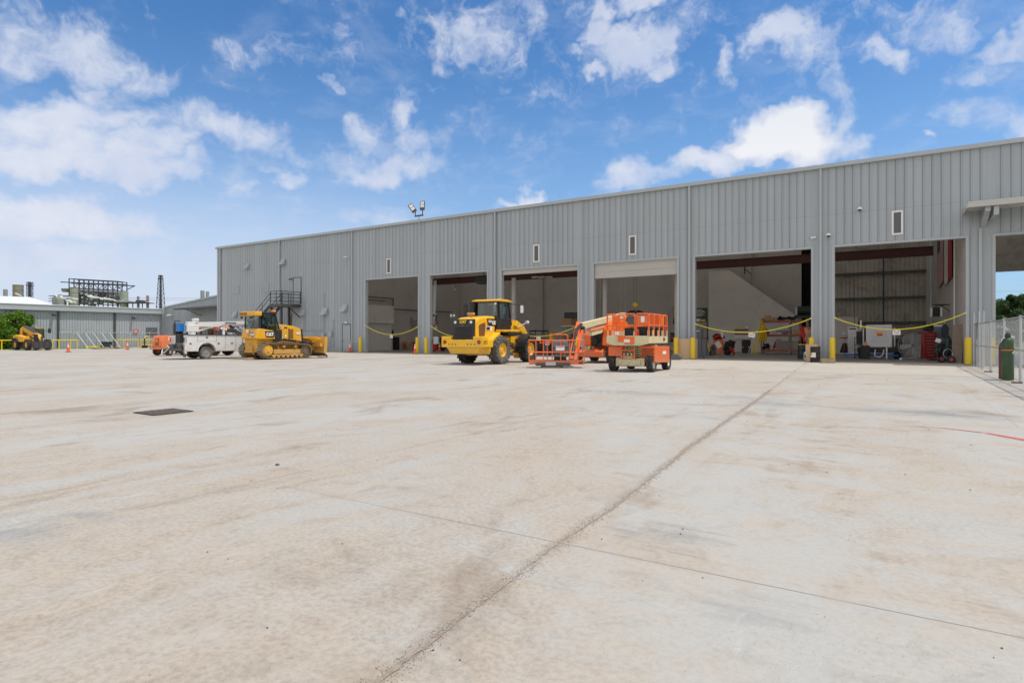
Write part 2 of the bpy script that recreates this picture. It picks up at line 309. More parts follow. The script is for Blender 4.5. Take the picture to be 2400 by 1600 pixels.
# ---------------------------------------------------------------- ground
def ground_mat():
    m = bpy.data.materials.new('dusty_concrete_slab'); m.use_nodes = True
    T = NT(m.node_tree); bs = T.n['Principled BSDF']
    oc = T.new('ShaderNodeTexCoord').outputs['Object']
    s = T.new('ShaderNodeSeparateXYZ'); T.put(s.inputs[0], oc); X, Y = s.outputs[0], s.outputs[1]
    wv = T.vm('SCALE', T.vm('SUBTRACT', T.noise(oc, .16, 3, .6, 0, 1), (.5, .5, .5)), sc=2.2)
    ow = T.vm('ADD', oc, wv)
    wl_ = T.vm('SCALE', T.vm('SUBTRACT', T.noise(oc, 1.1, 4, .65, 0, 1), (.5, .5, .5)), sc=.5)
    os_ = T.vm('ADD', ow, wl_)
    big = T.noise(T.map(ow, (.75, .33, 1)), .42, 6, .62, .4)
    med = T.noise(T.map(ow, (1.0, .42, 1)), 1.7, 6, .66, .5)
    stY = T.noise(T.map(os_, (3.2, .16, 1), rot=(0,0,R_(-6))), 1.15, 6, .68, .3)
    stY2 = T.noise(T.map(os_, (11, .5, 1), rot=(0,0,R_(-6))), 1.6, 4, .65)
    stX = T.noise(T.map(os_, (.22, 2.3, 1), (3, 5, 0), (0, 0, R_(24))), 1.0, 6, .68, .3)
    stX2 = T.noise(T.map(oc, (1.1, 9, 1), (3, 5, 0), (0, 0, R_(28))), 1.4, 4, .65)
    side = T.ss(T.m('ADD', X, T.m('MULTIPLY', Y, .12)), -7.0, 2.0)
    st = T.mix(side, stY, stX); st2 = T.mix(side, stY2, stX2)
    fine = T.noise(oc, 26, 5, .7); grit = T.noise(oc, 150, 3, .7)
    v = T.m('ADD', T.m('MULTIPLY', big, .42), T.m('ADD', T.m('MULTIPLY', med, .22), T.m('MULTIPLY', st, .36)))
    c = T.mix(T.ss(v, .43, .57), (.448, .436, .400), (.468, .405, .328))
    c = T.mix(T.m('MULTIPLY', T.ss(st2, .5, .7), .32), c, (.50, .455, .395))
    c = T.mix(T.m('MULTIPLY', T.ss(T.noise(T.map(ow, (1, .6, 1), (9, 2, 0)), .55, 6, .6, .5), .50, .70), .5), c, (.45, .445, .415))
    # tan grit patches
    gp = T.ss(T.m('ADD', T.noise(T.map(ow, (1.0, .6, 1), (40, 7, 0)), .62, 5, .62, .6), T.m('MULTIPLY', T.m('SUBTRACT', st, .5), .5)), .55, .72)
    c = T.mix(T.m('MULTIPLY', gp, .9), c, (.335, .275, .215))
    gs = T.ss(T.m('ADD', T.m('MULTIPLY', grit, .7), T.m('MULTIPLY', fine, .3)), .57, .66)
    c = T.mix(T.m('MULTIPLY', gs, T.m('MULTIPLY_ADD', gp, .5, .10)), c, (.17, .13, .10))
    # dark thin streaks and tyre smears
    ds = T.ss(T.m('ADD', T.m('MULTIPLY', st, .65), T.m('MULTIPLY', st2, .35)), .58, .70)
    c = T.mix(T.m('MULTIPLY', ds, .75), c, (.28, .235, .185))
    hk = T.m('SUBTRACT', 1.0, T.ss(T.m('ABSOLUTE', T.m('SUBTRACT', T.noise(os_, .55, 7, .62, 1.2), .5)), .001, .006))
    c = T.mix(T.m('MULTIPLY', hk, T.m('MULTIPLY', T.ss(big, .45, .6), .15)), c, (.20, .175, .15))
    bl = T.m('MULTIPLY', T.ss(T.noise(T.map(ow, (.5, .9, 1), (17, 31, 0)), .5, 4, .55, .3), .61, .73), T.ss(st, .42, .58))
    c = T.mix(T.m('MULTIPLY', bl, .65), c, (.25, .265, .275))
    for (bx, by, rx, ry, st_) in ((.6, 13.5, 1.7, .8, .75), (-2.2, 13.6, .9, .9, .5), (-3.0, 14.6, 1.1, .6, .45), (-1.4, 4.2, .5, .45, .4), (.2, 2.5, .7, .5, .3), (-5.6, 14.4, 1.8, .8, .35), (-.6, 3.3, .35, .3, .3)):
        a = T.m('MULTIPLY', T.m('SUBTRACT', X, bx), 1/rx); b = T.m('MULTIPLY', T.m('SUBTRACT', Y, by), 1/ry)
        g = T.m('SUBTRACT', 1.0, T.m('ADD', T.m('MULTIPLY', a, a), T.m('MULTIPLY', b, b)))
        g = T.ss(T.m('ADD', g, T.m('MULTIPLY', T.m('SUBTRACT', st2, .5), 5.0)), .1, 1.6)
        c = T.mix(T.m('MULTIPLY', g, st_), c, (.16, .175, .185))
    mo = T.noise(os_, 5.5, 8, .74, .4)
    c = T.mix(T.m('MULTIPLY', T.ss(mo, .45, .68), T.m('MULTIPLY_ADD', T.ss(med, .42, .60), .6, .15)), c, T.hsv(c, .5, 1.1, .78))
    c = T.mix(T.m('MULTIPLY', T.ss(fine, .40, .64), T.m('MULTIPLY_ADD', T.ss(big, .42, .60), .5, .25)), c, T.hsv(c, .5, 1.05, .76))
    c = T.mix(T.m('MULTIPLY', T.ss(grit, .55, .68), .5), c, T.hsv(c, .5, 1, .62))
    c = T.mix(T.m('MULTIPLY', T.ss(T.noise(oc, 90, 3, .7), .62, .72), .30), c, (.62, .60, .57))
    # white chalky scuffs
    sc_ = T.m('MULTIPLY', T.ss(T.noise(T.map(ow, (2.2, .7, 1), (5, 9, 0)), 1.3, 6, .7, .6), .6, .74), T.ss(fine, .4, .62))
    c = T.mix(T.m('MULTIPLY', sc_, .55), c, (.60, .60, .585))
    # saw-cut joints: every 3.4 m across, some rows along
    jn = T.m('MULTIPLY', T.m('SUBTRACT', T.noise(oc, 1.3, 4, .6), .5), .05)
    jx = T.m('ABSOLUTE', T.m('ADD', T.m('SUBTRACT', T.m('FRACT', T.m('DIVIDE', T.m('ADD', X, 501.8-.0), 3.4)), .5), jn))
    fr = T.m('FRACT', T.m('DIVIDE', T.m('ADD', X, 1.8+340), 3.4))
    dx = T.m('MULTIPLY', T.m('MINIMUM', fr, T.m('SUBTRACT', 1.0, fr)), 3.4)
    dx = T.m('ADD', dx, T.m('MULTIPLY', T.m('ABSOLUTE', jn), .25))
    dy = T.m('ABSOLUTE', T.m('ADD', T.m('SUBTRACT', Y, 3.655), T.m('MULTIPLY', jn, .45)))
    dy2 = T.m('ABSOLUTE', T.m('ADD', T.m('SUBTRACT', Y, 11.4), jn)); dy3 = T.m('ABSOLUTE', T.m('ADD', T.m('SUBTRACT', Y, 26.3), T.m('MULTIPLY', jn, 9.0)))
    br = T.ss(T.noise(oc, .9, 3, .6), .38, .50)
    off = T.ss(T.m('ABSOLUTE', T.m('ADD', X, 1.8)), .5, .6)
    lx = T.m('MULTIPLY', T.m('SUBTRACT', 1.0, T.ss(dx, .002, .006)), T.m('MULTIPLY', T.m('MULTIPLY', br, off), .55))
    ly = T.m('MULTIPLY', T.m('SUBTRACT', 1.0, T.ss(dy, .002, .008)), T.m('MULTIPLY', T.ss(T.noise(oc, .8, 3), .30, .45), T.m('MULTIPLY', T.ss(X, -5.5, -2.6), .9)))
    ly2 = T.m('MULTIPLY', T.m('SUBTRACT', 1.0, T.ss(dy2, .004, .02)), T.m('MULTIPLY', br, .3))
    ly3 = T.m('MULTIPLY', T.m('SUBTRACT', 1.0, T.ss(dy3, .03, .13)), T.m('MULTIPLY', T.ss(T.noise(oc, .5, 4), .42, .5), .8))
    ly = T.m('MULTIPLY', ly, .8)
    L = T.m('MAXIMUM', T.m('MAXIMUM', lx, ly), T.m('MAXIMUM', ly2, ly3))
    c = T.mix(L, c, (.09, .08, .07))
    bd = T.m('ABSOLUTE', T.m('ADD', T.m('ADD', X, 1.725), T.m('MULTIPLY', Y, .0625)))
    bd = T.m('ADD', bd, T.m('MULTIPLY', T.m('SUBTRACT', T.noise(oc, 3.2, 5, .7), .5), .22))
    bnd = T.m('MULTIPLY', T.m('SUBTRACT', 1.0, T.ss(bd, .005, .07)), T.m('MULTIPLY_ADD', T.ss(grit, .42, .56), .30, .08))
    c = T.mix(bnd, c, (.25, .205, .155))
    bn2 = T.m('MULTIPLY', T.m('SUBTRACT', 1.0, T.ss(bd, .02, .30)), T.ss(med, .40, .60))
    c = T.mix(T.m('MULTIPLY', bn2, .28), c, (.37, .305, .235))
    halo = T.m('MULTIPLY', T.m('SUBTRACT', 1.0, T.ss(T.m('MINIMUM', dy, T.m('ADD', dx, .01)), .0, .10)), T.m('MULTIPLY', T.ss(med, .42, .6), .35))
    c = T.mix(halo, c, (.36, .30, .24))
    # apron by the doors: cleaner and paler concrete
    c = T.mix(T.m('MULTIPLY', T.ss(Y, 26, 27), T.m('MULTIPLY', T.ss(X, -16, -9), .45)), c, (.49, .455, .39))
    T.put(bs.inputs['Base Color'], c)
    T.put(bs.inputs['Roughness'], T.m('MULTIPLY_ADD', T.m('MAXIMUM', bl, 0.0), -.25, .86))
    bp = T.new('ShaderNodeBump'); bp.inputs['Strength'].default_value = .35; bp.inputs['Distance'].default_value = .006
    T.put(bp.inputs['Height'], T.m('ADD', T.m('MULTIPLY', fine, .6), T.m('SUBTRACT', T.m('MULTIPLY', grit, .5), T.m('MULTIPLY', L, 2.0)))); T.l.new(bp.outputs[0], bs.inputs['Normal'])
    return m
struct(MB().add([(-1500,-1500,-.35),(1500,-1500,-.35),(1500,2500,-.35),(-1500,2500,-.35)], [(0,1,2,3)]).build('ground', GRS))
yard = MB(); yard.b(-80.5, 60, -60, 38.9, -.5, 0).b(-87.0, -62.9, 38.9, 46, -.49, -.004)
struct(yard.build('yard_pavement', ground_mat()))
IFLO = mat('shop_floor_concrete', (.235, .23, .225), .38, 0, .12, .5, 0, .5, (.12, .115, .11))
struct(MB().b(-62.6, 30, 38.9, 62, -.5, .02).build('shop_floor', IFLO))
struct(MB().b(-87.5, -80.5, 12, 38.9, -.5, -.02).build('grass_verge', GRS))
# joint packed with dirt along X = -1.8
def noisy_strip(pts, wfun, z):
    mb = MB(); vs = []; fs = []
    for i, (x, y) in enumerate(pts):
        a = wfun(y)*random.uniform(.35, 1.2); b = wfun(y)*random.uniform(.35, 1.2)
        vs += [(x-a, y, z), (x+b, y, z)]
        if i: k = 2*i; fs.append((k-2, k-1, k+1, k))
    return mb.add(vs, fs)
CR = [(-1.72, -6), (-1.75, 0), (-1.77, 1.78), (-1.84, 2.45), (-1.92, 3.62), (-2.01, 5.38), (-2.23, 7.78), (-2.65, 15.02), (-3.3, 24), (-4.0, 34), (-4.2, 38.3)]
def crx(y):
    for (x0, y0), (x1, y1) in zip(CR, CR[1:]):
        if y0 <= y <= y1: return x0+(x1-x0)*(y-y0)/(y1-y0)
    return CR[0][0]
pts = []; y = -4.0
while y < 38.2:
    pts.append((crx(y)+.012*math.sin(y*3.1)+random.uniform(-.006, .006)*(1+y*.1), y)); y += .025+max(0, y)*.006
DIRT = mat('joint_dirt', (.35, .295, .235), .95, 0, .35, 14, .6, .7, (.20, .16, .12))
struct(noisy_strip(pts, lambda y: max(.003, .012+.012*math.sin(y*1.7)-(.006 if y > 9 else 0)+.016*math.sin(y*.9+1)), .004).build('joint_dirt', DIRT))
# red paint line at the right
RL = MB()
for a, b2, w0, w1 in [((.15,11.3),(.62,11.38),.008,.015),((.62,11.38),(1.06,11.15),.015,.03),((1.1,11.13),(1.75,10.3),.03,.06),((1.75,10.3),(3.0,8.4),.05,.06)]:
    RL.add([(a[0]-w0, a[1]-w0, .004), (b2[0]-w1, b2[1]-w1, .004), (b2[0]+w1, b2[1]+w1, .004), (a[0]+w0, a[1]+w0, .004)], [(0,1,2,3)])
struct(RL.build('painted_line', mat('worn_red_line', (.52, .09, .08), .8, 0, .3, 12, 0, .7, (.45, .36, .30))))
# loose stones (uncountable)
def stones(name, items, m):
    mb = MB()
    for x, y, r in items:
        k = []
        for (a, b_, c_) in ((1,0,0),(0,1,0),(-1,0,0),(0,-1,0),(0,0,1)):
            q = r*random.uniform(.6, 1.2); k.append((x+a*q, y+b_*q, max(.0, c_*q*.7)+.003))
        mb.add(k, [(0,1,4),(1,2,4),(2,3,4),(3,0,4)])
    o = mb.build(name, m); o['kind'] = 'stuff'; return o
it = []
for i in range(9000):
    y = 1.2+16*random.random()**1.9; x = crx(y)+random.gauss(0, .012+.028*abs(math.sin(y*1.3)+.3*math.sin(y*4)))
    it.append((x, y, (.0010+.0028*random.random()**2.2)*(1+y*.16)))
for i in range(900):
    a = random.uniform(-2.6, 2.0); y = 1.2+random.random()**1.5*26; x = random.uniform(-1, 1)*(y*.9+2)-y*.45
    it.append((x, y, random.uniform(.0010, .0032)*(1+y*.09)))
for (cx, cy, n, sp) in ((-2.0, 2.2, 260, .22), (-2.6, 2.9, 160, .3), (-.2, 3.0, 200, .4), (1.6, 4.4, 300, .6), (-6.5, 8, 160, 1.4), (-13, 9, 120, 1.6)):
    for i in range(n*2): it.append((random.gauss(cx, sp), random.gauss(cy, sp*.7), random.uniform(.0007, .0020)*(1+cy*.12)))
stones('loose_gravel', it, mat('gravel_stone', (.34, .29, .24), .9, 0, .9, 60))
it = [(random.uniform(-1, 1)*(y*.8+1)-y*.5, y, random.uniform(.002, .0065)*(1+y*.12)) for y in [1.5+random.random()**1.3*30 for i in range(260)]]
stones('dark_debris', it, mat('dark_clod', (.09, .08, .07), .9, 0, .5, 60))

# ---------------------------------------------------------------- main shop building
FY = 38.8; EZ = 11.15; XL, XR = -62.86, 16.0; BY = 59.0
DOORS = [(-40.15,-33.97),(-32.67,-26.91),(-25.55,-19.1),(-17.85,-11.98),(-10.83,-4.16),(-2.96,3.0),(4.21,10.3)]
DZ = 6.47
shop = thing('metal_shop_building', 'long grey ribbed metal workshop with a row of open bay doors', 'building', (XL, FY, 0))
OFF = Matrix.Translation((-XL, -FY, 0))
def SB(): return MB(OFF)
def ribs(mb, x0, x1, z0, z1, y=FY, per=.405, d=.032, zf=None):
    xs = [(x0, 0)]
    k = math.ceil((x0+.08)/per)
    while k*per+.07 < x1:
        c_ = k*per; xs += [(c_-.075, 0), (c_-.068, .028), (c_-.046, .028), (c_-.039, 0), (c_-.02, -d), (c_+.015, -d), (c_+.035, 0)]; k += 1
    xs.append((x1, 0)); xs = [q for i, q in enumerate(xs) if i == 0 or q[0] > xs[i-1][0]]
    n = len(xs); zt = zf or (lambda x: z1)
    mb.add([(x, y+dy, z0) for x, dy in xs]+[(x, y+dy, zt(x)) for x, dy in xs], [(i, i+1, n+i+1, n+i) for i in range(n-1)])
wl = SB(); px_ = XL
for a, b2 in DOORS:
    ribs(wl, px_, a-.13, 0, EZ-.1); ribs(wl, a-.13, b2+.13, DZ+.11, EZ-.1); px_ = b2+.13
ribs(wl, px_, XR, 0, EZ-.1)
wl.build('siding', GRYP, shop)
bk = SB(); px_ = XL+.1
for a, b2 in DOORS:
    bk.b(px_, a-.14, FY+.07, FY+.24, .03, EZ-.12); bk.b(a-.14, b2+.14, FY+.07, FY+.24, DZ+.12, EZ-.12); px_ = b2+.14
bk.b(px_, XR-.1, FY+.07, FY+.24, .03, EZ-.12)
bk.build('inner_lining', IWAL, shop)
for a, b2 in DOORS:
    t = SB()
    t.b(a-.13, a, FY-.04, FY+.30, 0, DZ+.12); t.b(b2, b2+.13, FY-.04, FY+.30, 0, DZ+.12); t.b(a, b2, FY-.04, FY+.30, DZ, DZ+.12)
    t.build('door_trim', GRYT, shop)
g = SB(); g.pr([(FY-.20, EZ-.16), (FY-.17, EZ+.02), (FY-.17, EZ+.06), (FY+.3, EZ+.10), (FY+.3, EZ-.09), (FY+.0, EZ-.16)], 'x', XL-.15, XR+.1)
g.build('gutter', GRYT, shop)
cb = SB(); cb.b(XL-.05, XL+.22, FY-.045, FY+.2, 0, EZ-.17); cb.build('corner_trim', GRYT, shop)
for x in (-62.2, -52.1, -41.78, -26.1, -11.15, -3.66, 3.59):
    zt = EZ-.15 if x < 3 else 6.9
    d = SB(); d.b(x-.06, x+.06, FY-.16, FY-.045, .12, zt); d.c(x, FY-.2, .1, .12, .22, .1, .6)
    for zz in (2.5, 6.0, 9.0):
        if zz < zt: d.b(x-.09, x+.09, FY-.175, FY-.036, zz, zz+.04)
    d.build('downspout', GRYT, shop)
def roofseg(q, x0, x1):
    q.add([(x0, FY+.05, EZ+.08), (x1, FY+.05, EZ+.08), (x1, 62, 13.1), (x0, 62, 13.1), (x0, FY+.05, EZ+.02), (x1, FY+.05, EZ+.02), (x1, 62, 13.04), (x0, 62, 13.04)], [(0,1,2,3),(4,5,6,7),(0,1,5,4),(2,3,7,6),(0,3,7,4),(1,2,6,5)])
rf = SB(); tl = SB(); x = XL-.1
while x < XR-.1:
    a, b2 = min(x+3.6, XR), min(x+5.0, XR); roofseg(rf, x, a)
    if b2 > a: tl.add([(a, FY+.4, EZ+.07), (b2, FY+.4, EZ+.07), (b2, 61.8, 13.07), (a, 61.8, 13.07)], [(0,1,2,3)])
    x += 5.0
rfo = rf.build('roof', mat('roof_underside', (.45, .44, .43), .6, 0, .08, 1), shop)
tm_ = bpy.data.materials.new('added_translucent_sheet'); tm_.use_nodes = True; T = NT(tm_.node_tree); T.n.remove(T.n['Principled BSDF']); tb_ = T.new('ShaderNodeBsdfTranslucent'); tb_.inputs[0].default_value = (.78, .72, .63, 1); T.l.new(tb_.outputs[0], T.n['Material Output'].inputs[0])
tl.build('added_roof_light_sheet', tm_, shop)  # unseen translucent strips, added so daylight brightens the bay interiors
# interior
iw = SB()
iw.b(-44.9, -14.0, BY, BY+.2, .03, 12.6); iw.b(-14.0, -7.0, BY, BY+.2, .03, 12.6)
iw.pr([(FY+.25, .03), (BY+.2, .03), (BY+.2, 12.5), (FY+.25, 10.95)], 'x', -45.1, -44.9)
iw.pr([(3.0, FY+.31), (3.12, FY+.31), (2.42, BY+2.8), (2.28, BY+2.8)], 'z', .03, 10.9)
iw.b(4.0-.9, 4.0, BY, BY+.2, .03, 12.6)
iw.build('interior_wall', IWAL, shop)
iw = SB(); iw.b(2.5, 4.2, BY, BY+.2, 6.5, 12.6); iw.b(4.2, 10.4, BY, BY+.15, 6.35, 12.6); iw.b(10.4, XR, BY, BY+.2, .03, 12.6); iw.b(XR-.2, XR-.02, FY+.25, BY, .03, 10.9)
iw.b(3.2, XR, 47.5, 47.7, 8.6, 11.6); iw.build('drive_through_wall', LINR, shop)
lw = SB(); ribs(lw, -4.6, 2.24, .03, 12.3, BY, .305, .03)
lw.build('liner_panel', LINR, shop)
bb = SB()
for z in (2.45, 4.5, 6.6): bb.b(-4.6, 2.2, BY-.26, BY-.05, z, z+.2)
bb.build('girt', STLD, shop)
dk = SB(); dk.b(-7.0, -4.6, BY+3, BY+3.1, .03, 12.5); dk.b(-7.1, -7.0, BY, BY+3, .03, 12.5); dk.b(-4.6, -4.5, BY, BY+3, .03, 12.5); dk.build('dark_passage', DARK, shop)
st_ = SB(); X0, X1, X2 = -14.6, -12.75, -7.0
st_.pr([(X0, .03), (X2, .03), (X2, 3.0), (X1, 7.4), (X0, 7.4)], 'y', 56.8, 57.0); st_.b(X0, X0+.15, 57.0, BY, .03, 7.3)
st_.build('stair_partition', IWHT, shop)
bm_ = SB(); bm_.b(-44.8, 2.2, 51.9, 52.0, 7.15, 7.75); bm_.b(-44.8, 2.2, 51.8, 52.1, 7.12, 7.15); bm_.b(-44.8, 2.2, 51.8, 52.1, 7.75, 7.78)
bm_.build('crane_beam', BEAM, shop)
for x in (-33.3, -26.2, -18.5, -11.4, -3.6):
    r = SB(); r.pr([(FY+.35, 10.4), (BY, 11.6), (BY, 12.5), (FY+.35, 11.0)], 'x', x-.12, x+.12); r.b(x-.12, x+.12, FY+.3, FY+.7, .03, 10.6)
    r.build('rafter', BEAM, shop)
    
    if x < -4: r = SB(); r.b(x-.14, x+.14, BY-.5, BY-.22, .03, 11.4); r.build('column', IWAL, shop)
r = SB()
for yy in (41.5, 44, 46.5, 49, 51.5, 54, 56.5): r.b(-44.8, XR-.4, yy, yy+.08, 10.95+(yy-39)*.08, 11.12+(yy-39)*.08)
r.build('purlin', BEAM, shop)
# office end partitions seen through bay one
cbx = SB(); cbx.b(-44.88, -43.1, 41.9, 45.5, 2.75, 4.5); cbx.b(-44.88, -43.4, 41.9, 45.5, .03, 2.75); cbx.build('storage_closet', IWHT, shop)
p = SB(); p.tu([(-44.6, 41, 5.4), (-44.6, 47, 5.4), (-44.6, 47, 4.3), (-44.6, 57, 4.3)], .06); p.tu([(-44.7, 41, 5.1), (-44.7, 46, 5.1)], .04); p.build('wall_pipe', STLD, shop)
p = SB(); p.tu([(-4.3+3.4, BY-.3, .1), (-4.3+3.4, BY-.3, 8.6)], .045); p.build('air_line', mat('dark_blue_pipe', (.012, .05, .15), .5), shop)
p = SB(); p.tu([(2.78, 42.6, 1.5), (2.78, 42.6, 8.5)], .04); p.build('wall_conduit', WHT2, shop); SB().b(2.02, 2.27, 58.4, 58.7, .03, 10).build('column', IWAL, shop)
# partly lowered roll-up doors
def rollup(a, b2, z0, m, name='rollup_door'):
    r = SB(); r.b(a+.02, b2-.02, FY+.12, FY+.16, z0, DZ-.01)
    z = z0
    while z < DZ-.1: r.b(a+.02, b2-.02, FY+.10, FY+.125, z+.02, z+.40); z += .44
    r.build(name, m, shop)
rollup(-25.55, -19.1, 6.12, TANT); rollup(-17.85, -11.98, 5.45, TANT)
for x in (-17.6, -12.4, -25.3):
    r = SB(); r.b(x-.12, x+.12, FY+1.2, FY+1.44, .03, 6.0); r.build('door_guide', IWAL, shop)
# windows, doors, hoods on the outside wall
def swin(x, z, w_, h, fm, gm, mull=False, deep=.05, tall=False):
    f = SB(); e = .09 if tall else .06
    f.b(x-w_/2, x-w_/2+e, FY-.07, FY+.0, z-h/2, z+h/2); f.b(x+w_/2-e, x+w_/2, FY-.07, FY, z-h/2, z+h/2)
    f.b(x-w_/2+e, x+w_/2-e, FY-.07, FY, z-h/2, z-h/2+e); f.b(x-w_/2+e, x+w_/2-e, FY-.07, FY, z+h/2-e, z+h/2)
    if mull: f.b(x-.02, x+.02, FY-.065, FY, z-h/2+e, z+h/2-e)
    o = f.build('window', fm, shop)
    q = SB(); q.b(x-w_/2+e, x+w_/2-e, FY-.05, FY-.036, z-h/2+e, z+h/2-e); q.build('pane', gm, o)
PAN = mat('window_pane_grey', (.10, .10, .105), .15, 0, .1, 1); PAN2 = mat('blind_pane', (.36, .38, .36), .4, 0, .05, 2)
swin(-59.4, 6.4, .95, .8, GRYT, PAN2); swin(-54.37, 6.45, .95, .85, GRYT, PAN2, True)
for x in (-37.29, -22.46, -14.99, .04): swin(x, 7.55, .52, 1.3, WHT2, PAN, tall=True)
def sdoor(x0, x1, z0, z1):
    d = SB(); d.b(x0, x1, FY-.05, FY+.0, z0, z1); o = d.build('door', GRYP, shop, bev=.01)
    f = SB(); f.b(x0-.06, x0-.002, FY-.06, FY, z0, z1+.06); f.b(x1+.002, x1+.06, FY-.06, FY, z0, z1+.06); f.b(x0-.002, x1+.002, FY-.06, FY, z1+.002, z1+.06); f.build('frame', STLD, o)
    k = SB(); k.tu([(x0+.1, FY-.10, z0+1.0), (x0+.22, FY-.10, z0+1.0)], .02); k.tu([(x0+.1, FY-.05, z0+1.0), (x0+.1, FY-.1, z0+1.0)], .02); k.build('handle', STLD, o)
sdoor(-50.0, -48.95, 4.62, 7.15); sdoor(-43.05, -42.05, .05, 2.5)
for (qx, qy, sc_) in ((581.4,630,1),(665,621,1),(553,743,1),(712,739,1),(763,738,1.15),(809,730,1.1)):
    x, z = atY(qx, qy, FY); h = .62*sc_; w_ = .62*sc_
    m = SB(); m.pr([(FY-.036, z), (FY-.42*sc_, z), (FY-.40*sc_, z+.06), (FY-.036, z+h)], 'x', x-w_/2, x+w_/2); m.build('vent_hood', GRYT, shop, bev=.01)
# conduits and meter boxes
cd = SB()
for pth in ([(-52,2.0),(-45.6,2.0),(-45.6,5.5)], [(-48.4,2.0),(-48.4,5.0)], [(-44.7,1.2),(-44.7,.5),(-44.3,.5),(-44.3,3.0)]):
    cd.tu([(x, FY-.08, z) for x, z in pth], .03)
cd.build('conduit', GRYT, shop)
for x, z, w_, h in ((-45.65, 1.5, .4, .55), (-44.6, 1.65, .35, .5), (-49.2, 1.3, .25, .5), (-31.9, 1.1, .45, .6)):
    SB().b(x-w_/2, x+w_/2, FY-.24, FY-.036, z-h/2, z+h/2).build('meter_box', GRYT, shop, bev=.015)
for i_, qx in enumerate((1254, 1270, 1287)):
    x, z = atY(qx, 650, 51.0); g_ = thing('ceiling_light', ['left', 'middle', 'right'][i_]+' of the three small pale light fixtures under the beam in the third bay', 'light', (x, 51.0, z)); MB().b(-.32, .32, -.1, .1, -.04, .04).build('diffuser', WHT2, g_); MB().b(-.34, .34, -.12, .12, .04, .09).build('housing', STL, g_); MB().tu([(0, 0, .09), (0, 0, .6)], .015).build('stem', STLD, g_)
# canopy over the drive-through bay
c_ = SB(); c_.b(2.9, XR, 36.85, FY-.035, 7.86, 7.95); c_.pr([(2.85, 7.86), (2.85, 7.66), (2.92, 7.66), (2.92, 7.86)], 'y', 36.8, FY-.05); c_.b(2.92, XR, 36.75, 36.85, 7.68, 7.97)
for yy in (37.2, 37.7, 38.2): c_.b(2.95, XR, yy, yy+.05, 7.74, 7.858)
cn = c_.build('canopy', mat('canopy_metal', (.50, .50, .48), .5, 0, .05, .8), shop)
for x in (3.72, 11.2):
    q = SB(); q.pr([(FY-.036, 6.95), (FY-.036, 7.25), (36.95, 7.85), (36.9, 7.45), (37.1, 7.45)], 'x', x-.1, x+.1); q.build('bracket', GRYT, cn)
    q = SB(); q.b(x+.22, x+.42, 36.9, FY-.05, 7.25, 7.66); q.build('rafter_stub', GRYT, cn)
# ---- things fixed to the facade
def fx(qx, qy, d=.0): x, z = atY(qx, qy, FY-d); return x, FY-d, z
x, y, z = fx(982, 512, .2)
fl = thing('floodlight', 'twin dark LED yard floodlights on a pipe above the eave', 'floodlight', (x, y, z)); fl.scale = (.78, .78, .82)
MB().tu([(0, 0, -.85), (0, 0, .18)], .05).tu([(0,0,-.85),(.25,-.25,-.95),(.6,-.3,-.98)], .03).build('pole', GRYT, fl)
MB().c(.0, 0, .28, 1.15, .12, .14).tu([(-.5, 0, .3), (-.5, 0, .75)], .05).tu([(.5, 0, .3), (.5, 0, .8)], .05).build('crossarm', STLD, fl)
for (m_, l_) in ((Matrix.Translation((-.55, 0, .7)) @ Matrix.Rotation(R_(55), 4, 'Z') @ Matrix.Rotation(R_(-38), 4, 'Y'), 'tilted left lamp head'), (Matrix.Translation((.5, -.05, .78)) @ Matrix.Rotation(R_(20), 4, 'Z') @ Matrix.Rotation(R_(-6), 4, 'X'), 'upright lamp head')):
    o = MB(m_).b(-.27, .27, -.05, .05, .0, .95).b(-.2, .2, .05, .12, .1, .4).build('lamp_head', STLD, fl, bev=.02); o['label'] = l_
    MB(m_).b(-.2, .2, -.06, -.052, .28, .56).b(-.2, .2, -.06, -.052, .6, .88).build('lens', LENS, o)
def camera_(name, qx, qy, lab, kind):
    x, y, z = fx(qx, qy, .12)
    t = thing(name, lab, 'camera', (x, y, z))
    if kind == 'b':
        MB().cy((-.14, -.22, -.05), (.12, -.05, .02), .055, n=10).build('housing', WHT2, t, True); MB().cy((.10, -.02, 0), (.10, .1, .03), .05, n=10).build('bracket', WHT2, t)
        MB().cy((-.152, -.228, -.053), (-.14, -.22, -.05), .04, n=10).build('lens', BLK, t)
    else:
        MB().la([(0, .1), (.07, .09), (.13, .02), (.14, -.04), (.1, -.05)], (0, -.1, 0), 'z', 14).build('housing', WHT2, t, True); MB().c(0, .04, .05, .06, .16, .05).build('bracket', WHT2, t)
        MB().la([(.09, -.045), (.07, -.11), (0, -.14)], (0, -.1, 0), 'z', 12).build('lens', BLK, t, True)
camera_('security_camera', 1906, 557, 'white bullet security camera between the two rightmost workshop bays', 'b')
camera_('security_camera', 1942, 551, 'white dome security camera left of the bay with hanging flags', 'd')
camera_('security_camera', 2015, 490, 'small dark dome camera high on the wall above the flag bay', 'd')
camera_('security_camera', 812, 602, 'tiny camera high on the siding near the second downspout', 'b')
x, y, z = fx(811, 755.5, .1)
t = thing('wall_light', 'small white wall light above the ground-level grey door', 'light', (x, y, z)); MB().c(0, 0, 0, .3, .14, .14, .3).build('housing', WHT2, t, bev=.02); MB().b(-.1, .1, -.09, -.075, -.06, -.02).build('lens', LENS, t)
x, y, z = fx(683, 654, .15)
t = thing('wall_light', 'dark wall light beside the upper door above the stair landing', 'light', (x, y, z)); MB().c(-.1, -.05, 0, .3, .22, .12, .3).build('housing', STLD, t, bev=.02); MB().tu([(.05,.1,0),(.05,.1,-1.4)], .02).build('conduit', GRYT, t)

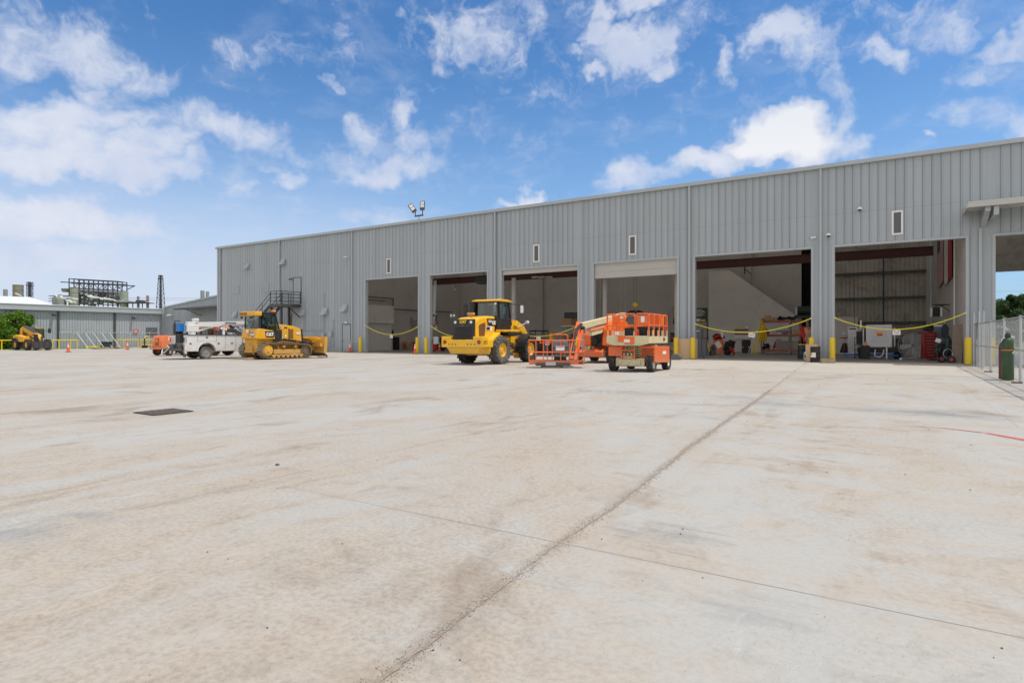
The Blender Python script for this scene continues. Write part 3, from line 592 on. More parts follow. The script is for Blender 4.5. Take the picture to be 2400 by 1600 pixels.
# ---- outside stair
st = thing('exterior_staircase', 'black steel staircase and railed landing up to the upper door', 'stairs', (-50.6, 38.7, 0))
S = Matrix.Translation((50.6, -38.7, 0)); zl = 4.52
MB(S).b(-50.6, -48.86, 36.5, 38.72, zl-.28, zl).build('landing', STLD, st)
r = MB(S)
for z in (.28, .62, .94, 1.2):
    r.tu([(-50.55, 36.55, zl+z), (-48.9, 36.55, zl+z), (-48.9, 38.7, zl+z)], .028)
for x, y in ((-50.55, 36.55), (-49.7, 36.55), (-48.9, 36.55), (-48.9, 37.6), (-48.9, 38.65)): r.tu([(x, y, zl), (x, y, zl+1.2)], .03)
r.build('railing', BLK, st)
r = MB(S)
for z in (.28, .62, .94, 1.2): r.tu([(-50.55, 37.9, zl+z), (-50.55, 38.6, zl+z)], .022)
for y in (37.9, 38.6): r.tu([(-50.55, y, zl), (-50.55, y, zl+1.2)], .03)
r.build('railing', BLK, st)
run = 6.2
for yy in (36.55, 37.75):
    MB(S).pr([(-50.6, zl-.3), (-50.6, zl), (-50.6-run, 0.02), (-50.6-run-.4, .02)], 'y', yy-.03, yy+.03).build('stringer', BLK, st)
    q = MB(S)
    for h in (.95, .5): q.tu([(-50.6, yy, zl+h+.1), (-50.6-run, yy, h+.1)], .028)
    for k in range(6): xx = -50.6-run*k/5.0; q.tu([(xx, yy, zl*(1-k/5.0)), (xx, yy, zl*(1-k/5.0)+1.05)], .026)
    q.build('handrail', BLK, st)
for k in range(22):
    xx = -50.6-run*(k+.5)/22; MB(S).c(xx, 37.15, zl-(k+1)*zl/22.5, .27, 1.14, .04).build('tread', STLD, st)
for x, y in ((-50.5, 36.6), (-48.95, 36.6), (-50.5, 38.6)): MB(S).b(x-.07, x+.07, y-.07, y+.07, 0, zl-.28).build('post', BLK, st)
MB(S).tu([(-50.5, 36.6, 3.2), (-49.4, 36.6, 4.25)], .05).tu([(-50.5, 36.6, 3.2), (-51.6, 36.6, 3.1)], .05).tu([(-48.9,38.6,3.3),(-48.9,37.3,4.25)], .05).build('brace', BLK, st)
# utility box right of dozer blade
t = thing('utility_cabinet', 'grey electrical cabinet against the siding right of the dozer blade', 'cabinet', (-46.3, 38.2, 0))
MB().b(-.65, .65, -.4, .4, .05, 1.15).build('body', mat('cabinet_grey', (.27, .31, .34), .5, 0, .05, 2), t, bev=.02); MB().b(-.01, .01, -.41, -.4, .1, 1.1).b(-.5,-.4,-.42,-.4,.7,.8).build('door_seam', STLD, t)
t = thing('pipe_guard', 'pale bent pipe guard beside the leftmost yellow bollard', 'pipe', (-41.55, 38.35, 0))
MB().tu([(0, 0, 0), (0, 0, .95), (1.0, 0, .95)], .05, 8).build('pipe', STL, t)

# ---- annex wings on the left
an = thing('lean_to_annex', 'grey ribbed annex with sloping roof between workshop and left shed', 'building', (-75, 46, 0))
A = Matrix.Translation((75, -46, 0)); q = MB(A); ribs(q, -87.6, -62.95, 0, 6, 46, .405, .032, lambda x: 5.45+(x+87.6)*.091); q.build('siding', GRYP, an)
q = MB(A); q.pr([(-87.7, 5.42), (-62.9, 7.68), (-62.9, 7.9), (-87.7, 5.62)], 'y', 45.85, 60); q.build('roof', GRYT, an)
q = MB(A); q.pr([(-80.5, 5.0), (-68, 5.25), (-68, 5.40), (-80.5, 5.15)], 'y', 43.6, 45.96); aw = q.build('awning', mat('awning_grey', (.2, .21, .22), .6, 0, .1, 1), an)
MB(A).b(-80.5, -68, 43.55, 43.6, 4.93, 5.1).tu([(-72, 43.7, 5.1), (-72, 45.9, 4.3)], .05).tu([(-78, 43.7, 5.0), (-78, 45.9, 4.2)], .05).build('bracket', STLD, aw)
sh = thing('low_metal_shed', 'long low grey metal shed with pale fascia beyond the left fence', 'building', (-87.6, 30, 0))
S2 = Matrix(((0, -1, 0, -87.6), (1, 0, 0, 0), (0, 0, 1, 0), (0, 0, 0, 1)))   # local x -> site y
LM = Matrix.Translation((87.6, -30, 0)) @ S2
q = MB(LM); ribs(q, 8, 45.95, 0, 4.75, 0, .305, .025); q.M = LM; q.build('siding', GRYP2, sh)
q = MB(LM); q.b(8, 46.2, -.35, 0, 4.65, 5.25); q.b(8, 46.2, -.42, -.352, 4.60, 4.68); q.build('fascia', mat('fascia_grey', (.40, .44, .47), .5, 0, .06, .6, 0, .3), sh)
q = MB(LM); q.b(8, 46.2, -.42, 12, 5.252, 5.33); q.build('roof', WROOF, sh)
for x in (33.2, 39.6): q = MB(LM); q.b(x-.12, x+.12, -.14, -.03, 0, 4.6); q.build('downspout', STLD, sh)
q = MB(LM); q.b(45.6, 46.0, -.5, -.36, 0, 5.5); q.build('corner_trim', GRYT, sh)
q = MB(LM); q.b(43.6, 45.1, -.06, -.028, 1.55, 2.7); o = q.build('window', PAN, sh); q = MB(LM)
for z in (1.55, 1.8, 2.05, 2.3, 2.55, 2.7): q.b(43.6, 45.1, -.09, -.062, z-.02, z+.02)
q.build('louvre', GRYP2, o)
q = MB(LM); q.b(29.8, 31.3, -.06, -.028, 0, 2.6); q.build('door', mat('pink_beige_door', (.52, .42, .38), .6), sh)
q = MB(LM); q.b(27.7, 29.0, -.06, -.028, 2.2, 3.9); q.build('window', PAN, sh)
t = thing('wall_sign', 'small red sign with white lettering on the left shed wall', 'sign', (-87.5, 42.2, 2.15), R_(90))
MB().b(-.32, .32, -.06, -.03, -.22, .22).build('plate', REDS, t); MB().b(-.24, .22, -.066, -.0605, -.02, .12).b(-.14, .14, -.066, -.0605, -.15, -.09).build('white_panel', mat('faded_sign_white', (.75, .55, .58), .6), t)
for yy in (32.6, 41.8): t = thing('wall_lamp', 'dark wall lamp on the shed near %s downspout' % ('the left' if yy < 40 else 'the right'), 'light', (-87.4, yy, 4.1 if yy < 40 else 3.95), R_(90)); MB().c(0, -.25, 0, .3, .45, .2, .3).build('housing', STLD, t, bev=.02); MB().b(-.05, .05, -.1, .16, -.05, .05).build('bracket', STLD, t)
camera_2 = thing('security_camera', 'white camera at the corner where shed and annex meet', 'camera', (-85.4, 45.7, 4.4)); MB().cy((-.3, -.2, -.05), (.25, 0, .05), .11, n=10).build('housing', WHT2, camera_2); MB().b(.1, .25, 0, .3, -.05, .1).build('bracket', WHT2, camera_2)
# white-roofed building behind
wb = thing('white_roof_warehouse', 'warehouse with low bright white roof behind the left shed', 'building', (-125, 40, 0))
def cp(qx, qy, Z): xc = (qx-1200)/FPX*Z; x, y = c2w(xc, Z); return Vector((x, y, EYE+(HOR-qy)/FPX*Z))
Bz = MB(Matrix.Translation((125, -40, 0)))
P0, P1, P2 = cp(-160, 688, 98), cp(70, 696, 100), cp(126, 714, 98)
Q0, Q1, Q2 = cp(-160, 722, 84), cp(60, 722, 84), cp(126, 722, 88)
for q in (Q0, Q1, Q2): q.z = 5.2
Bz.add([P0, P1, Q1, Q0], [(0,1,2,3)]).add([P1, P2, Q2, Q1], [(0,1,2,3)]); R0, R1, R2 = [p+Vector((-14, 9, -2.2)) for p in (P0, P1, P2)]
Bz.add([P0, P1, R1, R0], [(0,1,2,3)]).add([P1, P2, R2, R1], [(0,1,2,3)]); Bz.build('roof', WROOF, wb)
Bz = MB(Matrix.Translation((125, -40, 0))); 
for a, b2 in ((Q0, Q1), (Q1, Q2)):
    Bz.add([Vector((a.x, a.y, 0)), Vector((b2.x, b2.y, 0)), b2, a], [(0,1,2,3)])
Bz.build('wall', GRYP2, wb)
# ---------------------------------------------------------------- refinery on the skyline (about 380 m away)
RZ = 380.0; PX = RZ/FPX
RYAW = YAW
def far(name, lab, cat, qx, group=None, Z=RZ):
    p = cp(qx, 789, Z); return thing(name, lab, cat, (p.x, p.y, 0), YAW, group)
def zz(qy, Z=RZ): return EYE+(HOR-qy)/FPX*Z
RST = mat('refinery_steel', (.10, .10, .13), .7, .2, .15, .1); RGR = mat('refinery_grey', (.33, .34, .35), .7, 0, .12, .08); RBR = mat('tank_streaked', (.30, .29, .25), .7, 0, .15, .06, 0, .5, (.18, .13, .10))
RGN = mat('tank_pale_green', (.34, .37, .33), .7, 0, .1, .06); CHM = mat('chimney_brick', (.36, .28, .23), .8, 0, .1, .1); RUST = mat('rusty_rim', (.30, .12, .09), .8, 0, .2, .2)
def vessel(name, lab, qx, w_, qt, m, rim=None, cat='tank', group='refinery tanks'):
    t = far(name, lab, cat, qx, group); r = w_*PX/2; h = zz(qt)
    MB().la([(r*.96, 0), (r, h*.3), (r*.98, h*.7), (r, h)], (0, 0, 0), 'z', 20, True).build('shell', m, t, True)
    q = MB(); 
    for k in range(6): q.la([(r*1.0, h*(.35+k*.11)), (r*1.025, h*(.355+k*.11)), (r*1.0, h*(.36+k*.11))], (0, 0, 0), 'z', 20)
    q.build('hoop', rim or m, t)
    if rim: MB().la([(r*.9, h), (r*1.03, h), (r*1.03, h+PX*1.2), (r*.9, h+PX*1.2)], (0, 0, 0), 'z', 20).build('rim', rim, t)
    return t
vessel('storage_drum', 'wide streaked brown drum left of the dark tower', 42.5, 21, 669, RBR, RUST)
vessel('storage_drum', 'wide grey-green drum inside the left end of the steel frame', 175, 19, 675, RGN, RUST)
vessel('storage_drum', 'grey-green drum between the steel frame and the two chimneys', 291, 17, 683, RGN)
vessel('storage_drum', 'plain grey tank under the left end of the steel frame', 133, 18, 697, RGR)
vessel('storage_drum', 'slim grey vessel left of the wide brown drum', 12.7, 8.5, 678, RGR)
vessel('silo', 'left of the two pale grey silos above the annex roof', 474.6, 9, 681, RGR, None, 'silo', 'pale silos')
vessel('silo', 'right of the two pale grey silos above the annex roof', 486.5, 7.5, 683, RGR, None, 'silo', 'pale silos')
vessel('chimney', 'shorter brown chimney beside the pump house', 324, 5.5, 696, CHM, RUST, 'chimney', 'brown chimneys')
vessel('chimney', 'taller brown chimney left of the lattice flare tower', 346, 6, 694, CHM, RUST, 'chimney', 'brown chimneys')
def frame_tower(name, lab, qx, w0, w1, qt, lv, m, cat='tower', core=0, group=None):
    t = far(name, lab, cat, qx, group); h = zz(qt); a, b2 = w0*PX/2, w1*PX/2; q = MB(); th = .28
    hw = lambda z: a+(b2-a)*z/h
    for sx in (-1, 1):
        for sy in (-1, 1): q.tu([(sx*a, sy*a, 0), (sx*b2, sy*b2, h)], th*.7, 4)
    for k in range(lv):
        z0, z1 = h*k/lv, h*(k+1)/lv; r0, r1 = hw(z0), hw(z1)
        for sy in (-1, 1):
            q.tu([(-r0, sy*r0, z0), (r1, sy*r1, z1)], th*.45, 4).tu([(r0, sy*r0, z0), (-r1, sy*r1, z1)], th*.45, 4).tu([(-r1, sy*r1, z1), (r1, sy*r1, z1)], th*.45, 4)
    q.build('lattice', m, t)
    if core: MB().cy((0, 0, 0), (0, 0, h), core).build('riser', m, t)
    q = MB().b(-b2*1.5, b2*1.5, -b2*1.5, b2*1.5, h*.94, h*.95).cy((0, 0, h*.95), (0, 0, h), b2*.9, n=8); q.build('top_platform', m, t)
    return t
frame_tower('flare_tower', 'tall lattice flare tower above the shed corner', 376.5, 20, 6, 645, 14, RST, core=.5)
frame_tower('process_tower', 'dark process tower right of the wide brown drum', 70, 8.5, 8, 661, 10, RST, core=.9)
# long steel pipe rack
t = far('steel_pipe_rack', 'long dark steel frame structure with hung ducts above the shed roof', 'steel structure', 219)
L = 57*PX; q = MB(); zt, zm, zb = zz(656), zz(664), zz(677)
sl_ = -.055
def fz(z, x): return z+x*sl_
for k in range(11):
    x = -L+2*L*k/10.0
    for y in (0, 9): q.tu([(x, y, 0), (x, y, fz(zt, x))], .32, 4)
    q.tu([(x, 0, fz(zt, x)), (x, 9, fz(zt, x))], .25, 4)
for y in (0, 9):
    for z in (zt, zm, zb, zz(684), zz(700), zz(712)): q.tu([(-L-(5 if z == zm else 0), y, fz(z, -L)), (L+(5 if z == zm else 0), y, fz(z, L))], .42 if z == zm else .3, 4)
    q.tu([(L+5, y, fz(zm, L)), (L, y, fz(zb, L)+1)], .3, 4)
    for k in (2, 5, 8): x = -L+2*L*k/10.0; q.tu([(x, y, fz(zm, x)), (x+3, y, fz(zb, x))], .2, 4).tu([(x, y, fz(zm, x)), (x-3, y, fz(zb, x))], .2, 4)
q.build('frame', RST, t)
q = MB(); random.seed(4)
for z, r in ((zz(682), .9), (zz(686), .6), (zz(694), .7), (zz(705), .8)): q.tu([(-L, 4, fz(z, -L)), (L, 4, fz(z, L))], r, 8)
q.build('pipe', RGR, t)
q = MB()
for k in range(95):
    x = random.uniform(-L, L); z = random.uniform(zz(712), zz(682)); s_ = random.uniform(.6, 2.0); q.c(x, random.uniform(1, 8), z, s_*1.6, s_, s_, 0, 0, random.random())
q.build('equipment', RGR, t)
q = MB()
for k in range(40):
    x = random.uniform(-L, L); z = random.uniform(5, zz(688)); q.c(x, random.uniform(1, 8), z, random.uniform(.3, 3), 1, random.uniform(.3, 4))
q.build('dark_equipment', RST, t)
t = far('process_unit', 'cluster of grey vessels and ducts left of the steel frame', 'refinery unit', 150)
q = MB().cy((-2, 0, 0), (-2, 0, zz(700)), 3.0, n=16).cy((4, 2, 0), (4, 2, zz(684)), 2.0, n=16).cy((-6, 3, 0), (-6, 3, zz(690)), 2.0, n=12); q.build('vessel', RGR, t)
q = MB(); q.cy((0, 2, zz(679)-1.2), (0, 2, zz(676)), 2.2, 2.9, 12); q.tu([(0, 2, zz(680)), (6, 2, zz(682)), (10, 2, zz(690))], 1.1, 8)
for z in (700, 706, 694): q.b(-9, 9, -1, 6, zz(z), zz(z)+.4)
q.build('duct', RBR, t)
t = far('pump_house', 'grey sloped duct housing between the frame and the short chimney', 'refinery unit', 300)
MB().pr([(-5, zz(709)), (5, zz(709)), (5, zz(707)), (-3, zz(703)), (-5, zz(706))], 'y', -3, 3).build('housing', RGR, t)
q = MB()
for x in range(-6, 15, 3): q.tu([(x, 0, 0), (x, 0, zz(710))], .3, 4)
q.b(-7, 15, -3, 3, zz(711), zz(709.5)).b(6, 10, -2, 2, zz(709), zz(704)); q.build('stand', RST, t)
# steam plumes
vm_ = bpy.data.materials.new('steam'); vm_.use_nodes = True; T = NT(vm_.node_tree); T.n.remove(T.n['Principled BSDF'])
df_ = T.new('ShaderNodeBsdfDiffuse'); df_.inputs[0].default_value = (.93, .93, .93, 1); tl_ = T.new('ShaderNodeBsdfTranslucent'); tl_.inputs[0].default_value = (.95, .95, .95, 1); tp_ = T.new('ShaderNodeBsdfTransparent')
m1 = T.new('ShaderNodeMixShader'); m1.inputs[0].default_value = .5; T.l.new(df_.outputs[0], m1.inputs[1]); T.l.new(tl_.outputs[0], m1.inputs[2])
m2 = T.new('ShaderNodeMixShader'); T.put(m2.inputs[0], T.ss(T.noise(T.new('ShaderNodeTexCoord').outputs['Object'], .35, 5, .65), .36, .52)); T.l.new(tp_.outputs[0], m2.inputs[1]); T.l.new(m1.outputs[0], m2.inputs[2]); T.l.new(m2.outputs[0], T.n['Material Output'].inputs[0])
def steam(name, lab, path):
    bm = bmesh.new(); random.seed(9)
    for (qx, qy, r, Z) in path:
        p = cp(qx, qy, Z); bmesh.ops.create_icosphere(bm, subdivisions=2, radius=r*PX, matrix=Matrix.Translation(p) @ Matrix.Diagonal((1.3, 1.3, .75, 1)))
    for v in bm.verts: v.co += v.normal*random.uniform(-.25, .25)
    me = bpy.data.meshes.new(name); bm.to_mesh(me); bm.free(); me.materials.append(vm_)
    o = bpy.data.objects.new(name, me); COL.objects.link(o)
    q = o.modifiers.new('r', 'REMESH'); q.mode = 'VOXEL'; q.voxel_size = .45
    o['kind'] = 'stuff'; return o
pth = []
for k in range(30):
    u = k/29.0; pth.append((296-u*88, 707-12*u+random.uniform(-2, 2), 1.2+2.6*u*random.uniform(.5, 1.2), RZ-8))
steam('steam', '', pth)
pth = [(130+k*2.4+random.uniform(-2, 2), 693+k*.85+random.uniform(-3, 3), random.uniform(1.4, 3.2), RZ-10) for k in range(20)]+[(160+k*3, 697+k*.6, 2.5, RZ-12) for k in range(8)]+[(36+k*2, 687+k*.9, 1.6, RZ-12) for k in range(8)]
steam('steam', '', pth)
# overhead wires left and right
t = thing('power_line', 'thin overhead wires crossing behind the annex roof', 'power line', (0, 0, 0))
a, b2 = cp(330, 700, 150), cp(560, 699, 150)
MB().tu([cp(300, 698, 150), cp(620, 700, 150)], .03, 4).tu([cp(300, 702, 150), cp(620, 707, 150)], .03, 4).build('wire', STLD, t)
t = thing('power_line', 'thin overhead wires seen through the drive-through bay', 'power line', (0, 0, 0))
MB().tu([cp(2300, 683.5, 110), cp(2480, 681, 110)], .02, 4).tu([cp(2300, 703, 110), cp(2480, 700, 110)], .02, 4).build('wire', STLD, t)

# ---------------------------------------------------------------- trees
def leafmat(name, c0, c1):
    m = bpy.data.materials.new(name); m.use_nodes = True; T = NT(m.node_tree); bs = T.n['Principled BSDF']
    oc = T.new('ShaderNodeTexCoord').outputs['Object']; n = T.noise(oc, 2.2, 3, .6)
    gi = T.new('ShaderNodeNewGeometry').outputs['Random Per Island']
    f = T.m('ADD', T.m('MULTIPLY', n, .7), T.m('MULTIPLY', gi, .4)); c = T.mix(T.ss(f, .3, .85), c0, c1)
    T.put(bs.inputs['Base Color'], c); bs.inputs['Roughness'].default_value = .55
    tr = T.new('ShaderNodeBsdfTranslucent'); T.put(tr.inputs[0], c); mx = T.new('ShaderNodeMixShader'); mx.inputs[0].default_value = .35
    T.l.new(bs.outputs[0], mx.inputs[1]); T.l.new(tr.outputs[0], mx.inputs[2]); T.l.new(mx.outputs[0], T.n['Material Output'].inputs[0]); return m
BARK = mat('bark', (.13, .10, .075), .9, 0, .25, 6, .5)
def tree(name, lab, loc, h, rad, m, n=4200, seed=1, low=.28, leaf=.13):
    random.seed(seed); t = thing(name, lab, 'tree', loc); tk = MB(); cl = []
    tk.cy((0, 0, -.2), (.05, .03, h*.35), h*.035, h*.024, 8)
    for k in range(9):
        a = k*2.4+random.random(); el = random.uniform(.35, 1.2); ln = h*random.uniform(.3, .5)
        p0 = Vector((.05, .03, h*random.uniform(.2, .4))); p1 = p0+Vector((math.cos(a)*math.cos(el), math.sin(a)*math.cos(el), math.sin(el)))*ln*.55
        p2 = p1+Vector((math.cos(a+.4)*math.cos(el*.8), math.sin(a+.4)*math.cos(el*.8), math.sin(el*.8)))*ln*.5
        tk.cy(p0, p1, h*.014, h*.009, 6).cy(p1, p2, h*.009, h*.003, 5)
    tk.build('trunk', BARK, t)
    for k in range(46):
        a = random.uniform(0, 6.283); u = random.random()**.5; zf = random.random()
        prof = math.sin(math.pi*min(1, max(0.02, zf*.86+.12)))**.6
        cl.append((Vector((math.cos(a)*rad*u*prof*random.uniform(.85, 1.15), math.sin(a)*rad*u*prof*random.uniform(.85, 1.15), h*(low+(1-low)*zf*.93))), rad*random.uniform(.09, .26)))
    lf = MB()
    for i in range(n):
        c_, r = random.choice(cl); d = Vector((random.gauss(0, 1), random.gauss(0, 1), random.gauss(0, .7))).normalized()*r*random.uniform(.5, 1.08)
        p = c_+d; u = (d+Vector((random.gauss(0, .6)*r, random.gauss(0, .6)*r, random.gauss(0, .5)*r))).normalized(); w_ = u.orthogonal().normalized(); w_ = (Matrix.Rotation(random.uniform(0, 6.28), 3, u) @ w_); v_ = u.cross(w_); s_ = leaf*random.uniform(.6, 1.3)
        lf.add([p-w_*s_, p-v_*s_*.45, p+w_*s_-u*s_*.3, p+v_*s_*.45], [(0, 1, 2, 3)])
    lf.build('crown', m, t); return t
LF1 = leafmat('bright_leaf', (.045, .12, .006), (.26, .44, .03)); LF2 = leafmat('dark_leaf', (.02, .05, .012), (.10, .16, .035))
p = cp(42, 789, 71); tree('leafy_tree', 'bright green leafy tree at the left edge behind the telehandler', (p.x, p.y, -.3), 4.7, 2.7, LF1, 9000, 3, .12, .15)
p = cp(-20, 789, 69); tree('leafy_tree', 'second bright green tree cut off by the left photo edge', (p.x, p.y, -.3), 4.4, 2.3, LF1, 5000, 5, .12, .15)
p = cp(2385, 789, 96); tree('spreading_tree', 'dark green spreading tree seen through the drive-through bay', (p.x, p.y, 0), 8.3, 4.3, LF2, 14000, 8, .08, .24)
p = cp(2490, 789, 100); tree('spreading_tree', 'dark green tree farther right behind the drive-through bay', (p.x, p.y, 0), 9.3, 5.0, LF2, 9000, 9, .08, .28)
p = cp(2335, 789, 112); tree('spreading_tree', 'lower dark tree at the left side of the drive-through opening', (p.x, p.y, 0), 7.0, 4.0, LF2, 7000, 10, .05, .28)
# low shrubs along the verge
random.seed(3)
for k, (qx, lab) in enumerate(((8, 'low green shrub under the left tree by the rail'), (26, 'low green shrub behind the telehandler rear wheel'))):
    p = cp(qx, 789, 70); t = thing('shrub', lab, 'shrub', (p.x, p.y, -.2)); q = MB()
    for i in range(900):
        d = Vector((random.gauss(0, .7), random.gauss(0, .7), abs(random.gauss(0, .45)))); u = Vector((random.gauss(0, 1), random.gauss(0, 1), random.gauss(0, 1))).normalized(); w_ = u.orthogonal().normalized(); v_ = u.cross(w_); s_ = .1
        q.add([d-w_*s_, d-v_*s_*.5, d+w_*s_, d+v_*s_*.5], [(0,1,2,3)])
    q.build('foliage', LF1, t)

# ---------------------------------------------------------------- left yard edge: rails, chain-link, cones
def atX(qx, X): r = ray(qx); return r[1]*X/r[0]
def rail(name, lab, ys, X, h=1.02, mid=False):
    t = thing(name, lab, 'railing', (X, ys[0], 0), 0, 'yellow pipe rails'); q = MB().tu([(0, 0, h), (0, ys[-1]-ys[0], h)], .055, 8)
    if mid: q.tu([(0, 0, h*.35), (0, ys[-1]-ys[0], h*.35)], .05, 8)
    q.build('rail', SAFY, t)
    for y in ys: MB().cy((0, y-ys[0], 0), (0, y-ys[0], h), .055, n=8).build('post', SAFY, t)
RX = -80.2
rail('pipe_rail', 'yellow pipe rail under the left tree', [atX(q, RX) for q in (-60, 4, 40)], RX)
rail('pipe_rail', 'yellow pipe rail between telehandler and leftmost cone', [atX(q, RX) for q in (122, 138, 165, 181)], RX)
rail('pipe_rail', 'yellow pipe rail with mid rail right of the second cone', [atX(q, RX) for q in (276, 290, 324)], RX)
rail('pipe_rail', 'short double yellow pipe rail by the orange trailer', [atX(q, RX) for q in (330, 345, 360)], RX, 1.02, True)
t = thing('parking_bar', 'low yellow bar lying under the fence braces', 'barrier', (RX, atX(200, RX), 0)); MB().b(-.1, .1, 0, atX(238, RX)-atX(200, RX), .12, .3).build('bar', SAFY, t)
for k in (0, 1.6, 3.2): MB().b(-.06, .06, k+.1, k+.2, 0, .12).build('foot', SAFY, t)
CHN = mat('chain_wire', (.27, .29, .30), .45, .6, .08, 3)
def chain(mb, L, h, sp, r, z0=.05):
    # woven wire as two sets of slanted strands in the local x-z plane
    n = int((L+h)/sp)
    for k in range(n+1):
        s0 = k*sp-h
        for sgn in (0, 1):
            a, b2 = (max(0, s0), min(L, s0+h))
            if b2-a < .02: continue
            za, zb_ = z0+(a-s0), z0+(b2-s0)
            if sgn: za, zb_ = z0+h-(a-s0), z0+h-(b2-s0)
            y = r*1.1*(1 if sgn else -1)
            mb.add([(a, y-r*.5, za+r), (a, y+r*.5, za+r), (a, y, za-r), (b2, y-r*.5, zb_+r), (b2, y+r*.5, zb_+r), (b2, y, zb_-r)], [(0,1,4,3),(1,2,5,4),(2,0,3,5)])
def fence(name, lab, x, y, rz, L, h, sp, r, posts, pr_=.035, ph=None, mid=None, barb=False):
    t = thing(name, lab, 'fence', (x, y, 0), rz)
    q = MB(); chain(q, L, h, sp, r); q.build('chain_link_mesh', CHN, t)
    q = MB().tu([(0, 0, h+.05), (L, 0, h+.05)], .024)
    if mid: q.tu([(0, 0, mid), (L, 0, mid)], .018)
    q.tu([(0, 0, .06), (L, 0, .06)], .008, 4); q.build('top_rail', STL, t)
    for p_ in posts: MB().cy((p_, 0, 0), (p_, 0, (ph or h+.1)), pr_, n=8).build('post', STL, t)
    return t
FX = -81.0; y0, y1 = atX(140, FX), atX(374, FX)
LF = fence('chain_link_fence', 'tall chain link fence with slanted braces in front of the left shed', FX, y0, R_(90), y1-y0, 1.85, .16, .006, [k*(y1-y0)/9 for k in range(10)], .045, 2.0, 1.0)
for k in range(10):
    yy = k*(y1-y0)/9; MB().tu([(yy, 0, 2.0), (yy+.25, -.35, 2.35)], .02).build('barb_arm', STL, LF)
for k in range(5):
    yy = atX(181+k*19.2, FX)-y0; MB().tu([(yy, 0, 1.8), (yy+.25, -2.0, .12)], .04, 8).build('brace_pole', mat('brace_galv', (.62, .64, .65), .4, .3), LF)
def cone(qx, qy, lab, first=None, h=.9, Y=None):
    Z = FPX*EYE/(qy-HOR); x, y = c2w((qx-1200)/FPX*Z, Z)
    if Y: r = ray(qx); x, y = r[0]*Y/r[1], Y
    if first: return dup(first, (x, y, 0), random.uniform(0, 3), lab)
    t = thing('traffic_cone', lab, 'cone', (x, y, 0), .3, 'orange traffic cones')
    k = h
    MB().b(-.2*k, .2*k, -.2*k, .2*k, 0, .035).build('base', BLKP, t, bev=.01)
    MB().la([(.15*k, .035), (.028*k, h), (0, h)], (0, 0, 0), 'z', 18).build('cone', CONE, t, True)
    f = lambda z: .15*k+(.028*k-.15*k)*(z-.035)/(h-.035)+.004
    for a, b2 in ((.52*h, .66*h), (.74*h, .84*h)): MB().la([(f(a), a), (f(b2), b2)], (0, 0, 0), 'z', 18).build('reflective_band', PAPR, t, True)
    return t
c1 = cone(160, 825, 'leftmost orange cone out in the open yard')
cone(298.6, 819.5, 'orange cone by the yellow rails left of the orange trailer', c1)
cone(820, 829, 'faded orange cone at the grey ground door', c1, Y=37.9)
cone(972.6, 831, 'bright orange cone at the right jamb of the first bay', c1, Y=37.2)
cone(1030, 818, 'small orange cone inside the second bay', c1, Y=44.5)
t = thing('valve_stand', 'pale yellow valve pipes by the yellow rails', 'pipes', (RX-.4, atX(343, RX), 0))
MB().tu([(0, 0, 0), (0, 0, 1.35), (0, .25, 1.5), (0, .5, 1.35), (0, .5, .2)], .07, 8).cy((-.1, 0, 1.0), (.15, 0, 1.0), .14).build('pipe', mat('pale_yellow', (.62, .58, .28), .6), t)
t = thing('weighted_post', 'short black post on a block base near the orange trailer', 'post', (RX+1.2, atX(339, RX+1.2), 0)); MB().b(-.25, .25, -.25, .25, 0, .35).build('base', BLKP, t, bev=.03); MB().cy((0, 0, .35), (0, 0, 1.2), .07).build('pole', BLKP, t)
t = thing('utility_box', 'dark green utility box under the fence braces', 'box', (RX+.5, atX(250, RX+.5), 0)); MB().b(-.4, .4, -.45, .45, 0, .75).build('body', mat('dark_green', (.02, .04, .03), .6), t, bev=.04); MB().b(-.44, .44, -.49, .49, .75, .8).build('lid', BLKP, t)
random.seed(11)
for k, qx in enumerate((226, 238, 252, 262, 274, 286)):
    X = RX+2.4+random.uniform(-.4, .4)
    t = thing('scrap_board', ['leftmost scrap board lying before the fence', 'pale scrap board left of the green box', 'bent scrap sheet in front of the green box', 'dark scrap plank between box and cone', 'flat scrap board by the second cone', 'rusty scrap plank right of the second cone'][k], 'scrap board', (X, atX(qx, X), 0), random.uniform(0, 3), 'scrap boards on the ground')
    q = MB().c(0, 0, .10, 1.3, .5, .04, .1, .08, 0).c(.2, .1, .03, 1.2, .2, .05); q.build('board', TIMB if k % 2 else WOOD, t)
